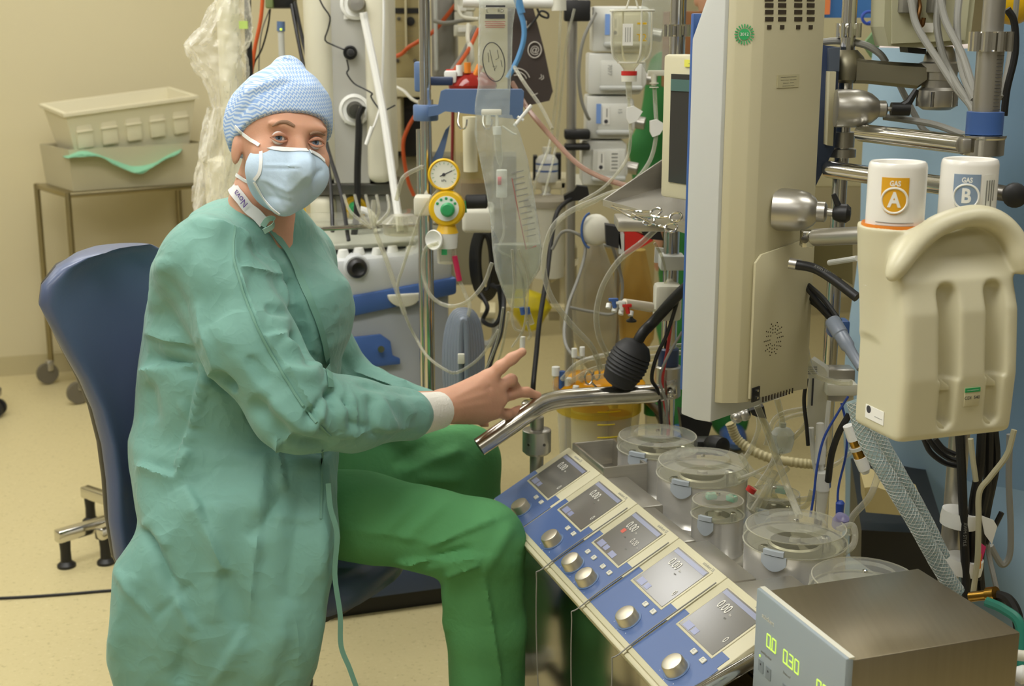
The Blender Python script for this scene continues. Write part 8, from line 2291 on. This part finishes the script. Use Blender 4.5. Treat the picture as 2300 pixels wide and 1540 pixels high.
# ------------------------------------------------------------------ clear tubing between the pumps and the pole
TB = [(((1700, 910, 2.25), (1720, 960, 2.25), (1745, 1030, 2.24), (1775, 1110, 2.2), (1796, 1160, 2.15)), 0.0062, 'straight clear tube rising from the fourth pump to under the console'),
      (((1745, 895, 2.3), (1755, 935, 2.3), (1758, 965, 2.3)), 0.0055, 'short clear tube entering the round bubble trap from above'),
      (((1780, 985, 2.3), (1800, 965, 2.3), (1812, 950, 2.3)), 0.005, 'stub of clear tube right of the bubble trap'),
      (((1757, 1010, 2.3), (1735, 1040, 2.32), (1700, 1060, 2.34), (1660, 1075, 2.4)), 0.0042, 'reddish clear tube leaving the bubble trap to the second pump'),
      (((1700, 1095, 2.28), (1730, 1050, 2.3), (1742, 1010, 2.33), (1725, 960, 2.36), (1700, 925, 2.38)), 0.0055, 'clear tube curving up beside the red clip'),
      (((1666, 1040, 2.45), (1690, 1000, 2.45), (1705, 950, 2.45), (1690, 900, 2.45)), 0.005, 'clear tube behind the console foot, left of the bunch'),
      (((1662, 1020, 2.42), (1690, 1060, 2.4), (1730, 1080, 2.38), (1760, 1100, 2.36), (1790, 1120, 2.36), (1830, 1118, 2.36)), 0.0055, 'clear tube lying across behind the small twin pumps'),
      (((1728, 1075, 2.35), (1742, 1120, 2.33), (1770, 1140, 2.32), (1810, 1135, 2.32), (1825, 1100, 2.32)), 0.0055, 'clear tube making a low loop behind the fourth pump'),
      (((1720, 1000, 2.4), (1740, 940, 2.42), (1790, 920, 2.44), (1850, 918, 2.46)), 0.0045, 'clear tube arching below the console towards the slim pole'),
      (((1735, 1008, 2.42), (1750, 950, 2.44), (1800, 930, 2.46), (1850, 930, 2.47)), 0.0045, 'second clear tube arching below the console'),
      (((1905, 1200, 2.2), (1915, 1160, 2.2), (1950, 1120, 2.18), (1968, 1080, 2.2), (1978, 1030, 2.22)), 0.0058, 'clear tube rising right of the slim pole to the beige box'),
      (((1880, 1190, 2.1), (1915, 1180, 2.1), (1918, 1220, 2.08), (1890, 1245, 2.06)), 0.0055, 'clear tube curling around the right side of the fourth pump'),
      (((1690, 1150, 2.25), (1715, 1110, 2.27), (1740, 1060, 2.3)), 0.0075, 'thick clear tube with a red dot standing behind the small pump'),
      (((1700, 1160, 2.26), (1722, 1120, 2.28), (1735, 1085, 2.32), (1770, 1050, 2.34)), 0.0055, 'clear tube beside the thick tube with a red dot'),
      (((1840, 1060, 2.4), (1880, 1040, 2.42), (1920, 1010, 2.45), (1950, 1000, 2.46)), 0.004, 'brownish thin tube behind the slim steel pole')]
for pts, r, lab in TB:
    cable('clear_tube', pts, r, MT['clear'], None, lab, 'tube', n=10)
MB().cyl(px(1684, 1104, 2.25), px(1690, 1095, 2.25), 0.009, n=14).build('red_clip', MT['red'], label='small red clip on a clear tube beside the small pump', cat='clip')
bt_ = px(1757, 985, 2.3)
MB().lathe([(0.006, -0.028), (0.017, -0.022), (0.021, -0.006), (0.021, 0.010), (0.014, 0.019), (0.006, 0.022), (0.006, 0.03)], bt_, ZZ, 24).build('bubble_trap', clear('bluish_clear', '#dfe6ea', 0.25, 0.8), label='small round clear bubble trap hanging below the console', cat='bubble trap')
cj = px(1883, 1182, 2.14)
MB().lathe([(0.012, 0), (0.014, 0.01), (0.012, 0.022), (0.004, 0.026)], cj, (0.2, -0.4, 1), 18).build('pressure_dome', clear('violet_clear', '#cfcbe6', 0.4, 0.85, surf='#a9a4cc'), label='pale violet pressure dome beside the fourth pump', cat='sensor')
# black knob and grey ball joint under the console
bj = thing('ball_joint', 'grey ball joint and black clamp below the tall console', 'ball joint', px(1670, 940, 2.35))
for u in (1655, 1672): MB().ball(px(u, 936 - (u - 1655) * 0.3, 2.35), 0.012, 16).build('grey_ball', MT['satin'], bj)
b_ = MB(); pprism(b_, [(1684, 922), (1716, 912), (1722, 940), (1700, 936), (1690, 932)], 2.34, (0, 0.03, 0)); b_.build('black_clamp', MT['black'], bj)
bk = thing('black_clamp_knob', 'black fluted clamp knob behind the far roller pump', 'knob', px(1610, 1010, 2.6))
kq2 = px(1610, 1000, 2.58)
MB().lathe([(0.010, -0.03), (0.018, -0.02), (0.021, 0.0), (0.019, 0.018), (0.010, 0.022)], kq2, (0.5, -0.8, 0.1), 18).build('knob', MT['black'], bk)
MB().box(px(1582, 1000, 2.62), (0.04, 0.04, 0.03), 0.004).build('clamp_body', MT['black'], bk)
bx = thing('black_box', 'black equipment block hanging under the console beside the mast', 'box', px(1560, 985, 2.8))
b_ = MB(); pprism(b_, [(1528, 930), (1600, 950), (1590, 985), (1535, 990)], 2.8, (0, 0.06, 0)); b_.build('block', MT['black'], bx)
# corrugated hose and dark base behind
path = catmull(pxs((1640, 950, 2.95), (1660, 990, 2.95), (1720, 1025, 2.92), (1800, 1040, 2.9), (1850, 1042, 2.9)), 14)
MB().tube(path, 0.010, 12, rads=[0.010 if i % 2 else 0.012 for i in range(len(path))]).build('corrugated_hose', mat('pale_hose', '#c3b88c', 0.5), cab)
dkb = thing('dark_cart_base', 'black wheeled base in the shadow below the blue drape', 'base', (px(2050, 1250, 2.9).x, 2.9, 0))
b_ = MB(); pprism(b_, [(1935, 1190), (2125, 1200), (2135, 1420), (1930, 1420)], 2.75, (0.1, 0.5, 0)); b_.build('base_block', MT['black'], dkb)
bgb = thing('beige_case', 'beige case with a sloping lid behind the braided hoses', 'case', px(2020, 1170, 2.7))
b_ = MB(); pprism(b_, [(1942, 1095), (1965, 1092), (2030, 1115), (2072, 1130), (2060, 1160), (1945, 1150)], 2.7, (0.02, 0.12, 0)); b_.build('case', mat('beige_case', '#bfae78', 0.5), bgb)
